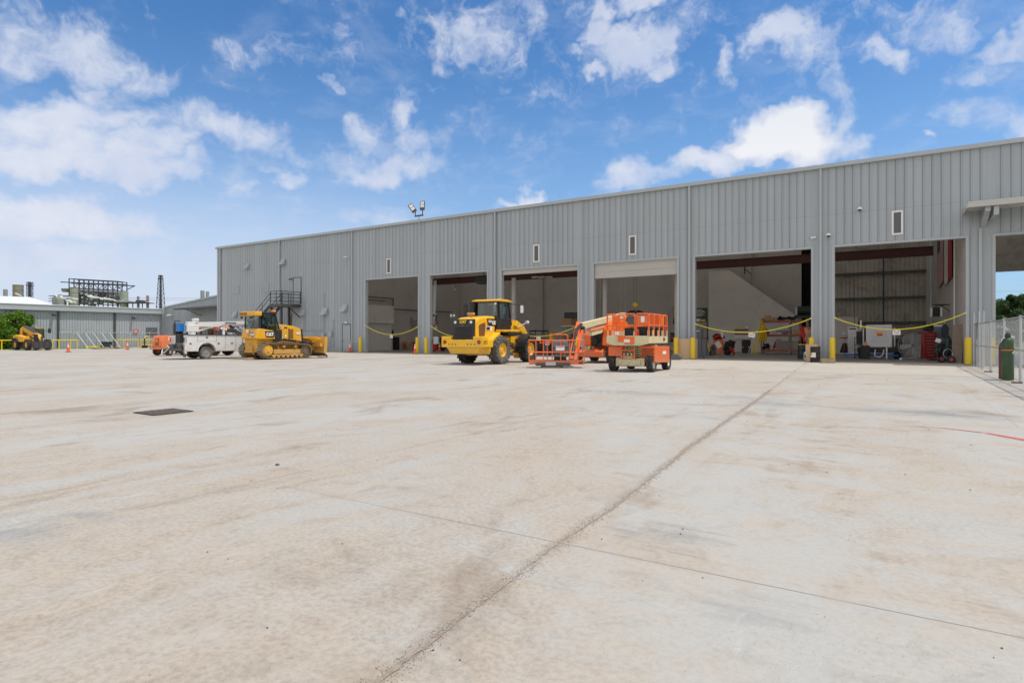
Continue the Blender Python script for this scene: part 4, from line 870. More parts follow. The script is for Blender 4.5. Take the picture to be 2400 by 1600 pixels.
# ---------------------------------------------------------------- machines
def wheel(root, x, y, R, w_, rr, side, rim, name='wheel', lug='chev', n=22, tm=None, nut=True, M=None, lab=None):
    M = M or Matrix(); tm = tm or RUB
    q = MB(M); Rb = R*.935; h = w_/2
    q.la([(rr, -h*.72), (rr+(R-rr)*.35, -h*.98), (rr+(R-rr)*.7, -h*1.0), (Rb, -h*.82), (Rb, h*.82), (rr+(R-rr)*.7, h*1.0), (rr+(R-rr)*.35, h*.98), (rr, h*.72)], (x, y, R), 'y', 36)
    for k in range(n):
        a = 2*math.pi*k/n; da = 2*math.pi/n
        def P(ang, yy, rad): return (x+math.cos(ang)*rad, y+yy, R+math.sin(ang)*rad)
        for s in (-1, 1):
            if lug == 'chev':   # slanted bar from centre line to shoulder
                a0 = a+(0 if s > 0 else da*.5); sl = da*.85; wd = da*.23
                A0 = [(a0-wd, .02*s*w_), (a0+wd, .02*s*w_), (a0+sl+wd, h*.97*s), (a0+sl-wd, h*.97*s)]
                q.add([P(t, yy, Rb*.985) for t, yy in A0[:2]]+[P(t, yy, Rb*.93) for t, yy in A0[2:]]+[P(t, yy, R) for t, yy in A0[:2]]+[P(t, yy, R*.985) for t, yy in A0[2:]], [(4,5,6,7),(0,1,5,4),(1,2,6,5),(2,3,7,6),(3,0,4,7)])
            elif lug == 'block':
                wd = da*.3
                A0 = [(a-wd+(s*da*.25), h*.12*s), (a+wd+(s*da*.25), h*.12*s), (a+wd+(s*da*.25), h*.9*s), (a-wd+(s*da*.25), h*.9*s)]
                q.add([P(t, yy, Rb*.98) for t, yy in A0]+[P(t, yy, R) for t, yy in A0], [(4,5,6,7),(0,1,5,4),(1,2,6,5),(2,3,7,6),(3,0,4,7)])
    o = q.build(name, tm, root, True)
    if lab: o['label'] = lab
    q = MB(M); s = side; e = h*.72
    q.la([(rr*1.02, -e*s), (rr*1.02, e*s), (rr*.92, e*s*1.04), (rr*.86, e*s*.6), (rr*.5, e*s*.45), (rr*.42, e*s*.75), (rr*.3, e*s*.8), (0, e*s*.8)], (x, y, R), 'y', 28)
    for k in range(8): a = k*math.pi/4; q.cy((x+math.cos(a)*rr*.62, y+e*s*.45, R+math.sin(a)*rr*.62), (x+math.cos(a)*rr*.62, y+e*s*.6, R+math.sin(a)*rr*.62), rr*.055, n=6)
    q.build('rim', rim, o, True)
    return o
def logo(root, x, y, z, nx, ny, size, plate=BLK, pw=1.75, ph=.95, frame=False):
    M = face(x, y, z, nx, ny); w_ = size*pw; h = size*ph
    if plate:
        q = MB(M); q.add([(-w_*.5, -h*.6, .004), (w_*.5, -h*.6, .004), (w_*.5, h*.6, .004), (-w_*.62, h*.6, .004)], [(0,1,2,3)])
        p = q.build('decal', plate, root)
        if frame: MB(M).b(-w_*.66, w_*.54, -h*.66, h*.66, .0, .003).build('decal_border', PAPR, p)
        MB(M).add([(-w_*.62, h*.1, .006), (-w_*.3, -h*.6, .006), (-w_*.45, -h*.6, .006)], [(0,1,2)]).build('decal_red', REDS, p)
    else: p = root
    text('CAT', size, M @ Matrix.Translation((0, 0, .006)), PAPR, p, 'lettering', .003, bold=.018)
    MB(M).add([(-size*.28, -size*.42, .012), (size*.26, -size*.42, .012), (0, -size*.06, .012)], [(0,1,2)]).build('emblem', SAFY, p)
def ctext(t, s, x, y, z, nx, ny, m, root, bold=0): return text(t, s, face(x, y, z, nx, ny), m, root, bold=bold)
def vroot(name, lab, cat, xc, zc, th, group=None):
    x, y = c2w(xc, zc); return thing(name, lab, cat, (x, y, 0), R_(90)+YAW-R_(th), group)

# ---- crawler dozer
dz_ = vroot('bulldozer', 'yellow crawler bulldozer with its blade toward the workshop', 'bulldozer', -15.15, 38.9, 34)
for s, lab in ((-1, 'near'), (1, 'far')):
    yc = s*.985; w_ = .56
    def tp(u):   # path round sprocket (rear, high) and idler (front)
        pass
    r0, x0, z0 = .40, -1.38, .56; r1, x1, z1 = .42, 1.33, .47; rb = .09
    path = []
    for k in range(9): a = R_(95+k*(360-95-95-12)/8*1.0-0); path.append((x0+math.cos(a)*r0, z0+math.sin(a)*r0))
    path = [p for p in path]
    path += [(-1.1, .06), (-.5, .045), (0, .04), (.5, .04), (1.0, .045)]
    for k in range(9): a = R_(-90+k*180/8); path.append((x1+math.cos(a)*r1, z1+math.sin(a)*r1))
    path += [(.5, .93), (-.4, .965)]
    # resample evenly
    P = [Vector(p) for p in path]; P.append(P[0]); seg = [(b-a).length for a, b in zip(P, P[1:])]; tot_ = sum(seg); N = 44; shoes = MB(); links = MB(); prev = None
    def at(d):
        d %= tot_
        for a, b, l in zip(P, P[1:], seg):
            if d <= l: return a+(b-a)*(d/l), (b-a).normalized()
            d -= l
        return P[0], (P[1]-P[0]).normalized()
    for k in range(N):
        p, d = at(tot_*k/N); a = math.atan2(d.y, d.x); pit = tot_/N
        m = Matrix.Translation((p.x, yc, p.y)) @ Matrix.Rotation(-a, 4, 'Y')
        shoes.M = m; shoes.b(-pit*.47, pit*.47, -w_/2, w_/2, -.03, .0); shoes.b(-pit*.47, -pit*.33, -w_/2, w_/2, -.085, -.03)
        links.M = m; links.b(-pit*.4, pit*.4, -.12, -.05, 0, .10).b(-pit*.4, pit*.4, .05, .12, 0, .10)
    # grousers must point outward: flip the profile when the path runs the other way
    t_ = shoes.build('track', TRKS, dz_); t_['label'] = lab+'-side crawler track'
    links.build('chain', TRK, t_)
    q = MB(); q.b(-.95, 1.15, yc-.16, yc+.16, .33, .62).b(-1.0, 1.2, yc-.2, yc+.2, .22, .30); q.build('track_frame', YELD, dz_, bev=.03)
    q = MB()
    for k in range(7): q.cy((-.95+k*.33, yc-.2, .2), (-.95+k*.33, yc+.2, .2), .105, n=14)
    for xx in (-.25, .6): q.cy((xx, yc-.22, .80), (xx, yc+.22, .80), .09, n=12)
    q.build('roller', YELD, dz_)
    q = MB(); q.cy((x0, yc-.2, z0), (x0, yc+.2, z0), .34, n=26)
    for k in range(13): a = 2*math.pi*k/13; q.c(x0+math.cos(a)*.355, yc, z0+math.sin(a)*.355, .07, .1, .06, 0, -a)
    q.la([(.30, s*.2), (.28, s*.25), (.12, s*.25), (.1, s*.3), (0, s*.3)], (x0, yc, z0), 'y', 20)
    for k in range(5): a = 2*math.pi*k/5; q.cy((x0+math.cos(a)*.2, yc+s*.25, z0+math.sin(a)*.2), (x0+math.cos(a)*.2, yc+s*.27, z0+math.sin(a)*.2), .035, n=6)
    q.build('sprocket', YEL, dz_)
    q = MB(); q.cy((x1, yc-.17, z1), (x1, yc+.17, z1), .35, n=24).cy((x1, yc-.2, z1), (x1, yc+.2, z1), .18, n=16); q.build('idler', TRK, dz_)
q = MB(); q.pr([(-1.85, 1.25), (-1.95, 1.32), (-1.78, 1.86), (-1.70, 1.92), (-.72, 1.78), (-.62, 1.25)], 'y', -.80, .80); ft = q.build('fuel_tank', YEL, dz_, bev=.04)
q = MB(); q.b(-1.78, -.3, -.62, .62, .45, 1.25).b(-1.9, -1.78, -.3, .3, .45, .9).b(-1.95,-1.7,-.45,.45,.42,.55); q.build('rear_hull', YELD, dz_, bev=.02)
q = MB(); q.b(-.3, 1.5, -.46, .46, .5, 1.0); q.build('main_frame', YELD, dz_)
q = MB(); q.pr([(-.28, .98), (-.28, 2.12), (-.15, 2.2), (.9, 2.1), (1.42, 1.95), (1.52, 1.88), (1.6, 1.0)], 'y', -.5, .5); hd = q.build('hood', YEL, dz_, bev=.04)
q = MB(); q.pr([(1.52, 1.9), (1.60, 1.9), (1.72, .95), (1.6, .95)], 'y', -.53, .53); q.build('radiator_guard', BLK, dz_, bev=.02)
q = MB()
for s in (-1, 1):
    for k in range(9): q.b(.62, .92, s*.505-.004, s*.505+.004, 1.28+k*.07, 1.33+k*.07)
    q.b(.55, .62, s*.505-.006, s*.505+.006, 1.24, 1.94)
q.build('side_grille', mat('grille_brown', (.17, .07, .025), .7), hd)
q = MB(); q.tu([(1.0, -.15, 2.0), (1.0, -.15, 2.75), (1.06, -.15, 2.85)], .065, 12); q.build('exhaust_pipe', mat('sooty_steel', (.05, .04, .038), .6, .3), dz_, True)
# cab
cbx0, cbx1 = -1.68, -.55
q = MB()
for s in (-1, 1):
    for (xa, xb) in ((cbx0, cbx0+.02), (-1.12, -1.12), (cbx1, cbx1)): q.tu([(xa, s*.74, 1.84), (xb, s*.72, 2.82)], .05, 4)
    q.tu([(cbx1, s*.72, 2.80), (-.12, s*.5, 1.88)], .045, 4); q.tu([(cbx0, s*.74, 1.88), (cbx1, s*.74, 1.80)], .055, 4).tu([(cbx0, s*.72, 2.82), (cbx1, s*.72, 2.82)], .05, 4)
    q.pr([(cbx0, 1.86), (cbx1, 1.78), (-.1, 1.86), (-.1, 1.1), (-.62, 1.1)], 'y', s*.74-.02, s*.74+.02)
q.tu([(cbx0, -.74, 1.88), (cbx0, .74, 1.88)], .05, 4).tu([(cbx0, -.72, 2.8), (cbx0, .72, 2.8)], .05, 4)
cab = q.build('cab_frame', BLK, dz_)
q = MB()
for s in (-1, 1): q.add([(cbx0, s*.73, 1.9), (cbx1, s*.73, 1.84), (cbx1, s*.72, 2.8), (cbx0, s*.72, 2.8)], [(0,1,2,3)]).add([(cbx1, s*.73, 1.84), (-.12, s*.5, 1.9), (cbx1, s*.72, 2.8)], [(0,1,2)])
q.add([(cbx0, -.7, 1.9), (cbx0, .7, 1.9), (cbx0, .7, 2.78), (cbx0, -.7, 2.78)], [(0,1,2,3)]).add([(-.12, -.5, 1.9), (-.12, .5, 1.9), (cbx1, .7, 2.8), (cbx1, -.7, 2.8)], [(0,1,2,3)])
q.build('cab_glass', GLS, cab)
q = MB(); q.b(-1.45, -.95, -.28, .28, 1.7, 1.85).c(-1.42, 0, 2.15, .14, .5, .62, 0, -.15).b(-1.1, -.8, -.55, -.4, 1.8, 2.1).tu([(-.8, .2, 1.8), (-.75, .2, 2.2)], .03); q.build('seat', BLKP, cab, bev=.03)
MB().b(cbx0-.05, cbx1+.1, -.78, .78, 2.83, 2.93).build('cab_roof', BLK, cab, bev=.03)
q = MB(); q.b(-2.02, -1.52, -.80, .80, 2.68, 2.95); ac = q.build('air_conditioner', YEL, dz_, bev=.05)
q = MB(); q.b(-2.04, -2.015, .02, .36, 2.72, 2.90).b(-2.04, -2.015, .42, .76, 2.72, 2.90); q.build('grille', mat('ac_grille', (.30, .15, .03), .6), ac)
q = MB(); q.cy((-1.95, .62, 2.6), (-2.03, .62, 2.58), .07, n=10).cy((-1.9, -.45, 2.62), (-1.98, -.45, 2.6), .06, n=10); q.build('work_light', BLK, dz_)
MB().b(-.75, -.5, -.74, -.5, 2.94, 3.06).build('beacon', AMBL, dz_, bev=.03)
# hydraulics, blade
q = MB(); q.tu([(.1, -.62, 1.22), (1.0, -.62, 1.12)], .075, 12); q.build('hydraulic_cylinder', BLK, dz_, True)
q = MB(); q.tu([(1.0, -.62, 1.12), (1.9, -.5, 1.05)], .04, 10).tu([(1.3, .3, 1.3), (2.35, .3, 1.2)], .045).tu([(1.3, -.3, 1.3), (2.35, -.3, 1.2)], .045).tu([(1.6,-.1,1.0),(2.4,-.7,.95)], .06).tu([(1.6,.1,1.0),(2.4,.7,.95)], .06); q.build('blade_linkage', BLK, dz_)
q = MB(); 
for s in (-1, 1): q.tu([(1.0, s*.45, .5), (2.3, s*.4, .55)], .11, 6)
q.b(2.1, 2.4, -.5, .5, .4, .9); q.build('push_frame', YELD, dz_)
Mb = Matrix.Translation((2.72, 0, 0)) @ Matrix.Rotation(R_(-4), 4, 'Z')
prof = [(-.05, .32), (.02, .62), (-.0, .95), (.1, 1.38), (.02, 1.40), (-.10, 1.0), (-.09, .62), (-.13, .34)]
bl = MB(Mb).pr(prof, 'y', -1.6, 1.6).build('blade', YELD, dz_); bl['label'] = 'curved front blade'
q = MB(Mb); q.pr([(-.05, .32), (-.09, .32), (.16, .10), (.20, .13)], 'y', -1.62, 1.62); q.build('cutting_edge', TRK, bl)
q = MB(Mb)
for s in (-1, 1): q.pr([(-.14, .33), (.10, .33), (.13, .9), (.14, 1.42), (-.06, 1.42)], 'y', s*1.6-.02, s*1.6+.02)
q.build('end_plate', YELD, bl)
q = MB(Mb); 
for k in range(14): y = -1.2+k*.17; q.c(-.28, y, 1.30, .42, .05, .10, 0, .35, .15)
q.b(-.5, -.42, -1.2, 1.1, 1.15, 1.22); q.build('trash_rack', YEL, bl)
q = MB(Mb); q.b(-.35, -.13, -1.5, 1.5, .75, .98).b(-.3, -.13, -.55, .55, .5, 1.15); q.build('blade_stiffener', YELD, bl)
logo(ft, -.99, -.81, 1.55, 0, -1, .26, BLK, 2.1, 1.25)
logo(ft, -1.93, -.42, 1.53, -1, 0, .19, BLK, 1.9, 1.3, True)
for (x, y, z, a, b2, m_, nx, ny) in ((-1.93, -.04+.0, 1.53, .16, .2, ORS, -1, 0), (-1.90, .15, 1.74, .26, .2, PAPR, -1, 0), (.05, -.508, 1.30, .2, .1, PAPR, 0, -1), (1.33, -.51, 1.13, .2, .17, PAPR, 0, -1), (1.33, -.513, 1.13, .15, .12, REDS, 0, -1), (.35, -.508, 1.45, .12, .14, PAPR, 0, -1)):
    MB(face(x, y, z, nx, ny)).b(-a/2, a/2, -b2/2, b2/2, .0, .004).build('sticker', m_, dz_)
MB(face(.22, -.506, 1.98, 0, -1)).b(-.25, .25, -.04, .04, 0, .004).build('decal', BLK, hd)
MB(face(.12, -.511, 1.98, 0, -1)).b(-.12, .1, -.025, .025, 0, .004).build('plate', PAPR, hd)

logo(hd, 1.3, -.512, 1.62, 0, -1, .17, None)
# timber blocks under dozer
tbk = thing('timber_block', 'timber block under the near track of the bulldozer', 'timber block', (*c2w(-15.9, 36.75), 0), R_(122), 'timber blocks'); MB().b(-.45, .45, -.12, .12, 0, .13).b(.5, .9, -.12, .1, 0, .10).build('timber', TIMB, tbk, bev=.01)
tb = thing('timber_block', 'timber block under the bulldozer blade', 'timber block', (*c2w(-12.5, 40.0), 0), R_(122), 'timber blocks'); MB().b(-.55, .55, -.15, .15, 0, .15).build('timber', TIMB, tb, bev=.01)

# ---- service truck
tr = vroot('service_truck', 'white service truck with stowed crane parked left of the bulldozer', 'truck', -20.7, 37.7, 40)
q = MB()
def arch(x0, x1, z0, z1, wx, wr, wz):
    pts = [(x0, z0), (wx-wr, z0)]+[(wx-wr*math.cos(R_(a)), wz+wr*math.sin(R_(a))) for a in range(15, 180, 15)]+[(wx+wr, z0), (x1, z0), (x1, z1), (x0, z1)]
    return pts
for s in (-1, 1): q.pr(arch(0, 3.4, .50, 1.50, 1.18, .54, .50), 'y', s*1.14-.0, s*.62)
q.b(0, 3.4, -.62, .62, .9, 1.0)
bd = q.build('service_body', WHT, tr, bev=.012)
q = MB()
for s in (-1, 1): q.b(-.01, 3.42, s*1.15-.03, s*1.15+.02 if s < 0 else s*1.15+.03, 1.502, 1.535)
q.build('top_trim', BLK, bd)
q = MB()
for s in (-1, 1):
    y = s*1.143
    for x in (.62, 1.78, 2.32, 3.0): q.b(x-.006, x+.006, y-.003, y+.003, .55 if x in (2.32, 3.0) else (.55 if x > 3 else 1.12), 1.49)
    q.b(.62, 1.78, y-.003, y+.003, 1.11, 1.12)
    for x, z in ((.20, .98), (1.9, .98), (2.75, .98), (1.18, 1.36)): q.b(x-.06, x+.06, y-.012, y+.012, z-.04, z+.04)
q.build('door_latch', STLD, bd)
for s in (-1, 1):
    q = MB()
    pr_ = [(1.18-.60*math.cos(R_(a)), .50+.60*math.sin(R_(a))) for a in range(0, 181, 15)]+[(1.18+.53*math.cos(R_(a)), .50+.53*math.sin(R_(a))) for a in range(0, 181, 15)]
    q.pr(pr_, 'y', s*1.14, s*1.17); q.build('wheel_arch', WHT, bd)
wst = mat('steel_rim_grey', (.30, .31, .32), .5, .3, .1, 3)
for s in (-1, 1):
    wheel(tr, 1.18, s*.98, .41, .24, .25, s, wst, lug='none', n=1, tm=RUBD); wheel(tr, 1.18, s*.70, .41, .24, .25, s, wst, lug='none', n=1)
    wheel(tr, 4.75, s*.92, .41, .24, .25, s, wst, lug='none', n=1)
MB().b(-.1, 5.6, -.45, -.33, .55, .75).b(-.1, 5.6, .33, .45, .55, .75).cy((1.18, -.9, .41), (1.18, .9, .41), .09).build('chassis', BLK, tr)
q = MB(); q.b(3.55, 4.35, -.95, .95, .6, 1.35).pr([(3.55, 1.35), (4.45, 1.35), (4.15, 2.0), (3.65, 2.02)], 'y', -.88, .88).pr([(4.35, .6), (5.7, .6), (5.75, 1.1), (5.6, 1.28), (4.35, 1.36)], 'y', -.95, .95); q.build('cab', WHT, tr, bev=.05)
MB().pr([(3.7, 1.42), (4.32, 1.42), (4.08, 1.92), (3.75, 1.94)], 'y', -.893, .893).build('cab_window', GLD, tr)
# rear deck and bumper
q = MB(); q.b(-.03, .0, -.62, .62, .78, .98).b(-.12, 0, -1.14, -.95, .35, 1.0).b(-.12, 0, .95, 1.14, .35, 1.0); q.build('tailgate', WHT, tr, bev=.01)
q = MB(); q.b(-.75, -.05, -.85, .85, .55, .68).b(-.6, -.3, -.25, .1, .68, .95).b(-.75, -.5, .2, .6, .3, .55).b(-.35, -.1, -.7, -.2, .68, 1.0).b(-.14, -.03, -1.1, -.9, .15, .4); q.build('rear_bumper', mat('dark_bumper_steel', (.075, .08, .085), .6, .3, .2, 3, 0, .5), tr, bev=.015)
q = MB(); q.tu([(-.78, .5, .62), (-.95, .2, .42), (-.95, -.3, .45), (-.8, -.6, .75), (-.78, -.2, .85)], .02, 6); q.build('white_hose', PAPR, tr)
q = MB(); q.b(.02, .75, -.05, .9, 1.0, 1.60).b(.05, .5, .7, 1.08, 1.55, 2.25).tu([(.1,.95,2.25),(.1,.95,2.4),(.4,.95,2.4)], .03); q.build('compressor', BLKP, tr, bev=.02)
q = MB(); q.b(.04, .8, .02, .66, 1.72, 2.24); q.build('welder_box', BLUP, tr, bev=.02)
for s in (-1, 1): MB().b(-.14, -.12, s*1.04-.05, s*1.04+.05, 1.1, 1.35).build('tail_light', BLK if s < 0 else REDL, tr)
# crane
q = MB(); q.cy((.42, -.82, 1.5), (.42, -.82, 1.75), .22, n=16).b(.05, .75, -1.05, -.6, 1.70, 2.15).b(.1, .55, -1.02, -.62, 2.1, 2.32); ck = q.build('crane_column', WHT, tr, bev=.03)
q = MB(); q.cy((.62, -1.0, 2.40), (.62, -.64, 2.40), .15, n=16).c(.62, -.82, 2.46, .30, .40, .16); q.build('winch', WHT, ck, bev=.03)
q = MB(); q.pr([(.35, 2.02), (.35, 2.3), (1.2, 2.32), (3.5, 2.42), (3.9, 2.42), (3.9, 2.22), (2.3, 2.16), (2.0, 2.02)], 'y', -.93, -.71); bo = q.build('crane_boom', WHT, ck, bev=.015)
ctext('LIFTMOORE', .135, 2.75, -.935, 2.28, 0, -1, BLK, bo, .006)
q = MB(); q.tu([(.75, -.82, 1.75), (1.75, -.82, 2.08)], .065, 10); q.build('lift_cylinder', mat('pale_cylinder', (.55, .60, .56), .4), ck)
q = MB(); q.b(2.30, 2.42, -.88, -.76, 1.52, 2.18).b(2.15, 2.6, -.9, -.72, 2.1, 2.2); q.build('boom_rest', WHT, tr)
q = MB(); random.seed(2)
for k in range(16): q.c(random.uniform(2.5, 3.4), random.uniform(-.9, .3), 1.62+random.uniform(0, .22), .3, .22, .2, random.random(), random.random(), random.random())
q.build('rag_pile', PAPR, tr)
q = MB()
for k in range(9): q.c(random.uniform(2.4, 3.4), random.uniform(-.9, .5), 1.58+random.uniform(0, .22), .35, .25, .22, random.random(), random.random(), random.random())
q.tu([(1.9,-.7,1.6),(2.1,-.7,1.62),(1.85,-.7,1.8)], .06); q.c(3.1,-.5,2.0,.6,.12,.12,.2,.5,.3).c(3.3,-.3,1.95,.5,.3,.25); q.build('tool_pile', STLD, tr)
q = MB()
for z in (1.8, 1.93, 2.06): q.b(.038, .046, -.9, -.7, z-.045, z+.045)
q.build('dark_label', BLK, ck)

# ---- orange trailer unit
to = vroot('towed_compressor', 'orange towed machine with warning triangle behind the service truck', 'trailer', -25.5, 45.2, 28)
q = MB(); q.pr([(-1.0, .62), (1.0, .62), (1.05, 1.1), (.9, 1.5), (-.85, 1.5), (-1.0, 1.1)], 'y', -.62, .62); bo = q.build('body', ORGF, to, bev=.05)
MB().b(-1.1, 1.1, -.78, .78, .48, .62).build('deck', ORGF, to, bev=.03)
for s in (-1, 1): wheel(to, -.55, s*.70, .33, .2, .17, s, ORGF, lug='none', n=1)
MB().tu([(1.0, 0, .5), (2.3, 0, .45)], .05).cy((1.9, 0, 0), (1.9, 0, .5), .04).build('drawbar', STLD, to)
q = MB(face(-1.02, 0, 1.18, -1, 0)); q.add([(-.2, -.17, .01), (.2, -.17, .01), (0, .2, .01)], [(0,1,2)]); q.build('warning_triangle', mat('bright_orange_triangle', (.95, .22, .02), .5), bo)
MB(face(-1.01, 0, .95, -1, 0)).b(-.22, .22, -.2, .35, 0, .006).build('grille', mat('rust_grille', (.35, .09, .03), .7), bo)
MB(face(0, -.63, 1.25, 0, -1)).b(-.55, .35, -.14, .14, 0, .006).build('sticker', PAPR, bo)
MB(face(0, -.637, 1.25, 0, -1)).b(-.5, .3, .02, .09, 0, .003).b(-.5, .1, -.1, -.04, 0, .003).build('sticker_stripe', REDS, bo)
for s in (-1, 1): MB().cy((-1.12, s*.6, .68), (-1.14, s*.6, .68), .05).build('tail_light', REDL, to)

# ---- telehandler (two of them)
def telehandler(lab, xc, zc, wang, sc, body, worn, cat='telehandler'):
    x, y = c2w(xc, zc); t = thing('telehandler', lab, cat, (x, y, 0), wang, 'telehandlers'); t.scale = (sc, sc, sc)
    for s in (-1, 1):
        wheel(t, 0, s*.95, .62, .42, .30, s, body, n=20); wheel(t, 3.0, s*.95, .62, .42, .30, s, body, n=20)
        q = MB(); q.pr([(-.75, .95)]+[(.0-.74*math.cos(R_(a)), .66+.74*math.sin(R_(a))) for a in range(30, 151, 20)]+[(.6, .95), (.5, 1.22), (-.6, 1.30)], 'y', s*.76, s*1.16); q.build('mudguard', BLKP, t)
    q = MB(); q.b(-1.1, 3.6, -.42, .42, .5, .95).pr([(-1.3, .55), (-.85, .5), (-.7, 1.75), (-1.2, 1.6)], 'y', -.75, .75).b(-1.2, -.9, -.7, .7, .45, .75); q.build('chassis', worn, t, bev=.03)
    q = MB(); q.pr([(-.9, .95), (1.9, .95), (1.9, 1.5), (-.2, 1.75), (-.9, 1.65)], 'y', -1.0, -.35); q.build('engine_cover', body, t, bev=.05)
    q = MB(); q.pr([(-.75, 2.35), (-.6, 2.75), (3.3, 1.75), (4.1, 1.2), (4.0, .85), (3.1, 1.3)], 'y', -.22, .22); b_ = q.build('boom', worn, t, bev=.02)
    MB().pr([(-.5, 2.73), (-.45, 2.82), (2.6, 2.05), (2.6, 1.94)], 'y', -.2, .2).build('boom_cover', STLD, b_)
    q = MB(); q.tu([(.3, 0, 1.1), (1.6, 0, 1.9)], .09, 8); q.pr([(-.9, .9), (-.3, .9), (-.35, 2.6), (-.75, 2.5)], 'y', -.36, -.24).pr([(-.9, .9), (-.3, .9), (-.35, 2.6), (-.75, 2.5)], 'y', .24, .36); q.build('boom_mount', worn, t)
    q = MB()
    for (xa, za, xb, zb_) in ((.5, .95, .55, 2.45), (1.9, .95, 1.75, 2.45), (.55, 2.45, 1.75, 2.45), (1.9, 1.3, 2.2, 1.0), (1.3, .95, 1.3, 2.45)):
        for yy in (.38, 1.02): q.tu([(xa, yy, za), (xb, yy, zb_)], .05, 4)
    q.b(.45, 1.95, .36, 1.05, .8, 1.25); c_ = q.build('cab_frame', BLK, t)
    MB().b(.5, 1.8, .34, 1.06, 2.44, 2.52).build('cab_roof', worn, c_)
    MB().b(.56, 1.78, .4, 1.0, 1.27, 2.42).build('cab_glass', GLS, c_)
    q = MB(); q.b(4.0, 4.12, -.75, .75, .25, .95).b(4.02, 4.1, -.1, .1, .95, 1.6)
    for yy in (-.75, -.25, .25, .75): q.b(4.12, 4.2, yy-.04, yy+.04, .12, 1.1)
    for z in (.3, .6, .95): q.b(4.1, 4.16, -.8, .8, z, z+.07)
    k = q.build('fork_carriage', STLD, t)
    for yy in (-.5, .5): MB().b(4.1, 5.3, yy-.07, yy+.07, .1, .16).build('fork', TRK, t)
    MB().tu([(1.9, 1.0, 2.2), (2.4, 1.3, 2.2)], .025).b(2.35, 2.42, 1.2, 1.5, 1.95, 2.45).build('mirror', BLK, t)
    MB().b(3.5, 3.9, -.7, -.3, .9, 1.8).build('headstock_cover', BLKP, t, bev=.03)
    MB(face(3.7, -.705, 1.55, 0, -1)).b(-.17, .17, -.14, .14, 0, .01).build('sticker', ORS, t)
    MB(face(3.7, -.705, 1.15, 0, -1)).b(-.1, .1, -.1, .1, 0, .01).build('label', PAPR, t)
    return t
telehandler('dusty yellow telehandler in front of the leafy tree at far left', -51.44, 64.2, R_(0.4), .92, YEL, YELD)
telehandler('orange telehandler mostly hidden behind the service truck', -21.8, 45.4, R_(200), .82, ORG, ORGF)

# ---- wheel loader
ld = vroot('wheel_loader', 'large yellow wheel loader parked tail-out in front of the third bay', 'loader', -1.5, 31.56, 30)
for s in (-1, 1):
    wheel(ld, 0, s*1.0, .72, .54, .36, s, YELL, n=18, tm=RUBD if s < 0 else RUB, lab='rear tyre on the near side' if s < 0 else 'rear tyre on the far side'); wheel(ld, 3.0, s*1.02, .72, .54, .36, s, YELL, n=18, tm=RUB)
q = MB()
q.pr([(-1.55, .62), (-1.35, .55), (-.9, .62), (-.8, 1.28), (-1.1, 1.35), (-1.85, 1.28), (-1.95, .98), (-1.85, .86)], 'y', -1.02, 1.02)
q.pr([(-1.95, .98), (-1.5, .98), (-1.5, 1.42), (-1.97, 1.42)], 'y', -1.24, -.66).pr([(-1.95, .98), (-1.5, .98), (-1.5, 1.42), (-1.97, 1.42)], 'y', .66, 1.24)
q.pr([(-1.97, .88), (-1.0, .88), (-1.0, 1.26), (-1.97, 1.26)], 'y', -1.24, 1.24)
q.pr([(-1.7, .55), (-.75, .5), (-.75, .9), (-1.85, .9)], 'y', -.9, .9)
cw = q.build('counterweight', YELL, ld, bev=.035)
q = MB()
for y in (-.95, -.7, -.45, .45, .7, .95): q.cy((-1.972, y*.8, 1.03), (-1.985, y*.8, 1.03), .035, n=8)
for y in (-1.02, 1.02): q.cy((-1.975, y, 1.14), (-1.99, y, 1.14), .10, n=14)
q.build('bolt_hole', mat('rust_brown', (.20, .07, .03), .7), cw)
for y in (-1.02, 1.02): MB().cy((-1.99, y, 1.14), (-2.01, y, 1.14), .075, n=14).build('tail_light', REDL, cw)
q = MB(); q.pr([(-1.66, 1.25), (.2, 1.25), (.2, 2.46), (-.5, 2.46), (-1.3, 2.36), (-1.58, 2.26), (-1.66, 2.1)], 'y', -.62, .62); hd = q.build('engine_hood', YELL, ld, bev=.09)
q = MB(); q.pr([(-1.86, 1.18), (-1.74, 1.18), (-1.66, 2.27), (-1.80, 2.27)], 'y', -.64, .64); gr = q.build('grille_surround', BLK, ld, bev=.05)
q = MB()
for k in range(6): q.pr([(-1.90+k*.006, 1.33+k*.115), (-1.85+k*.006, 1.30+k*.115), (-1.84+k*.006, 1.385+k*.115)], 'y', -.5, .5)
q.build('louvre', mat('dark_louvre', (.045, .04, .04), .55), gr)
for y in (-.47, .47): MB().cy((-1.83, y, 2.12), (-1.86, y, 2.115), .07, n=14).build('rear_lamp', LENS, gr)
ctext('CAT', .2, -1.855, 0, 2.13, -1, 0, SAFY, gr, .012)
MB(face(-1.852, 0, 2.0, -1, 0)).add([(-.12, .0, .01), (.12, .0, .01), (0, -.14, .01)], [(0,1,2)]).build('emblem', STLD, gr)
for s in (-1, 1):
    q = MB(); q.pr([(-1.35, 1.42), (-1.38, 1.95), (-1.25, 2.02), (-.82, 2.12), (-.75, 1.95), (-.85, 1.42)], 'y', s*.622-.006, s*.622+.006); q.build('side_grille', mat('grille_brown', (.17, .07, .025), .7), hd)
MB(face(-.05, -.632, 2.12, 0, -1)).add([(-.5, -.16, 0), (.27, -.16, 0), (.27, .2, 0), (-.58, .2, 0)], [(0,1,2,3)]).build('decal', BLK, hd)
MB(face(-.05, -.634, 2.12, 0, -1)).add([(-.58, .12, .002), (-.42, -.16, .002), (-.52, -.16, .002)], [(0,1,2)]).build('decal_red', REDS, hd)
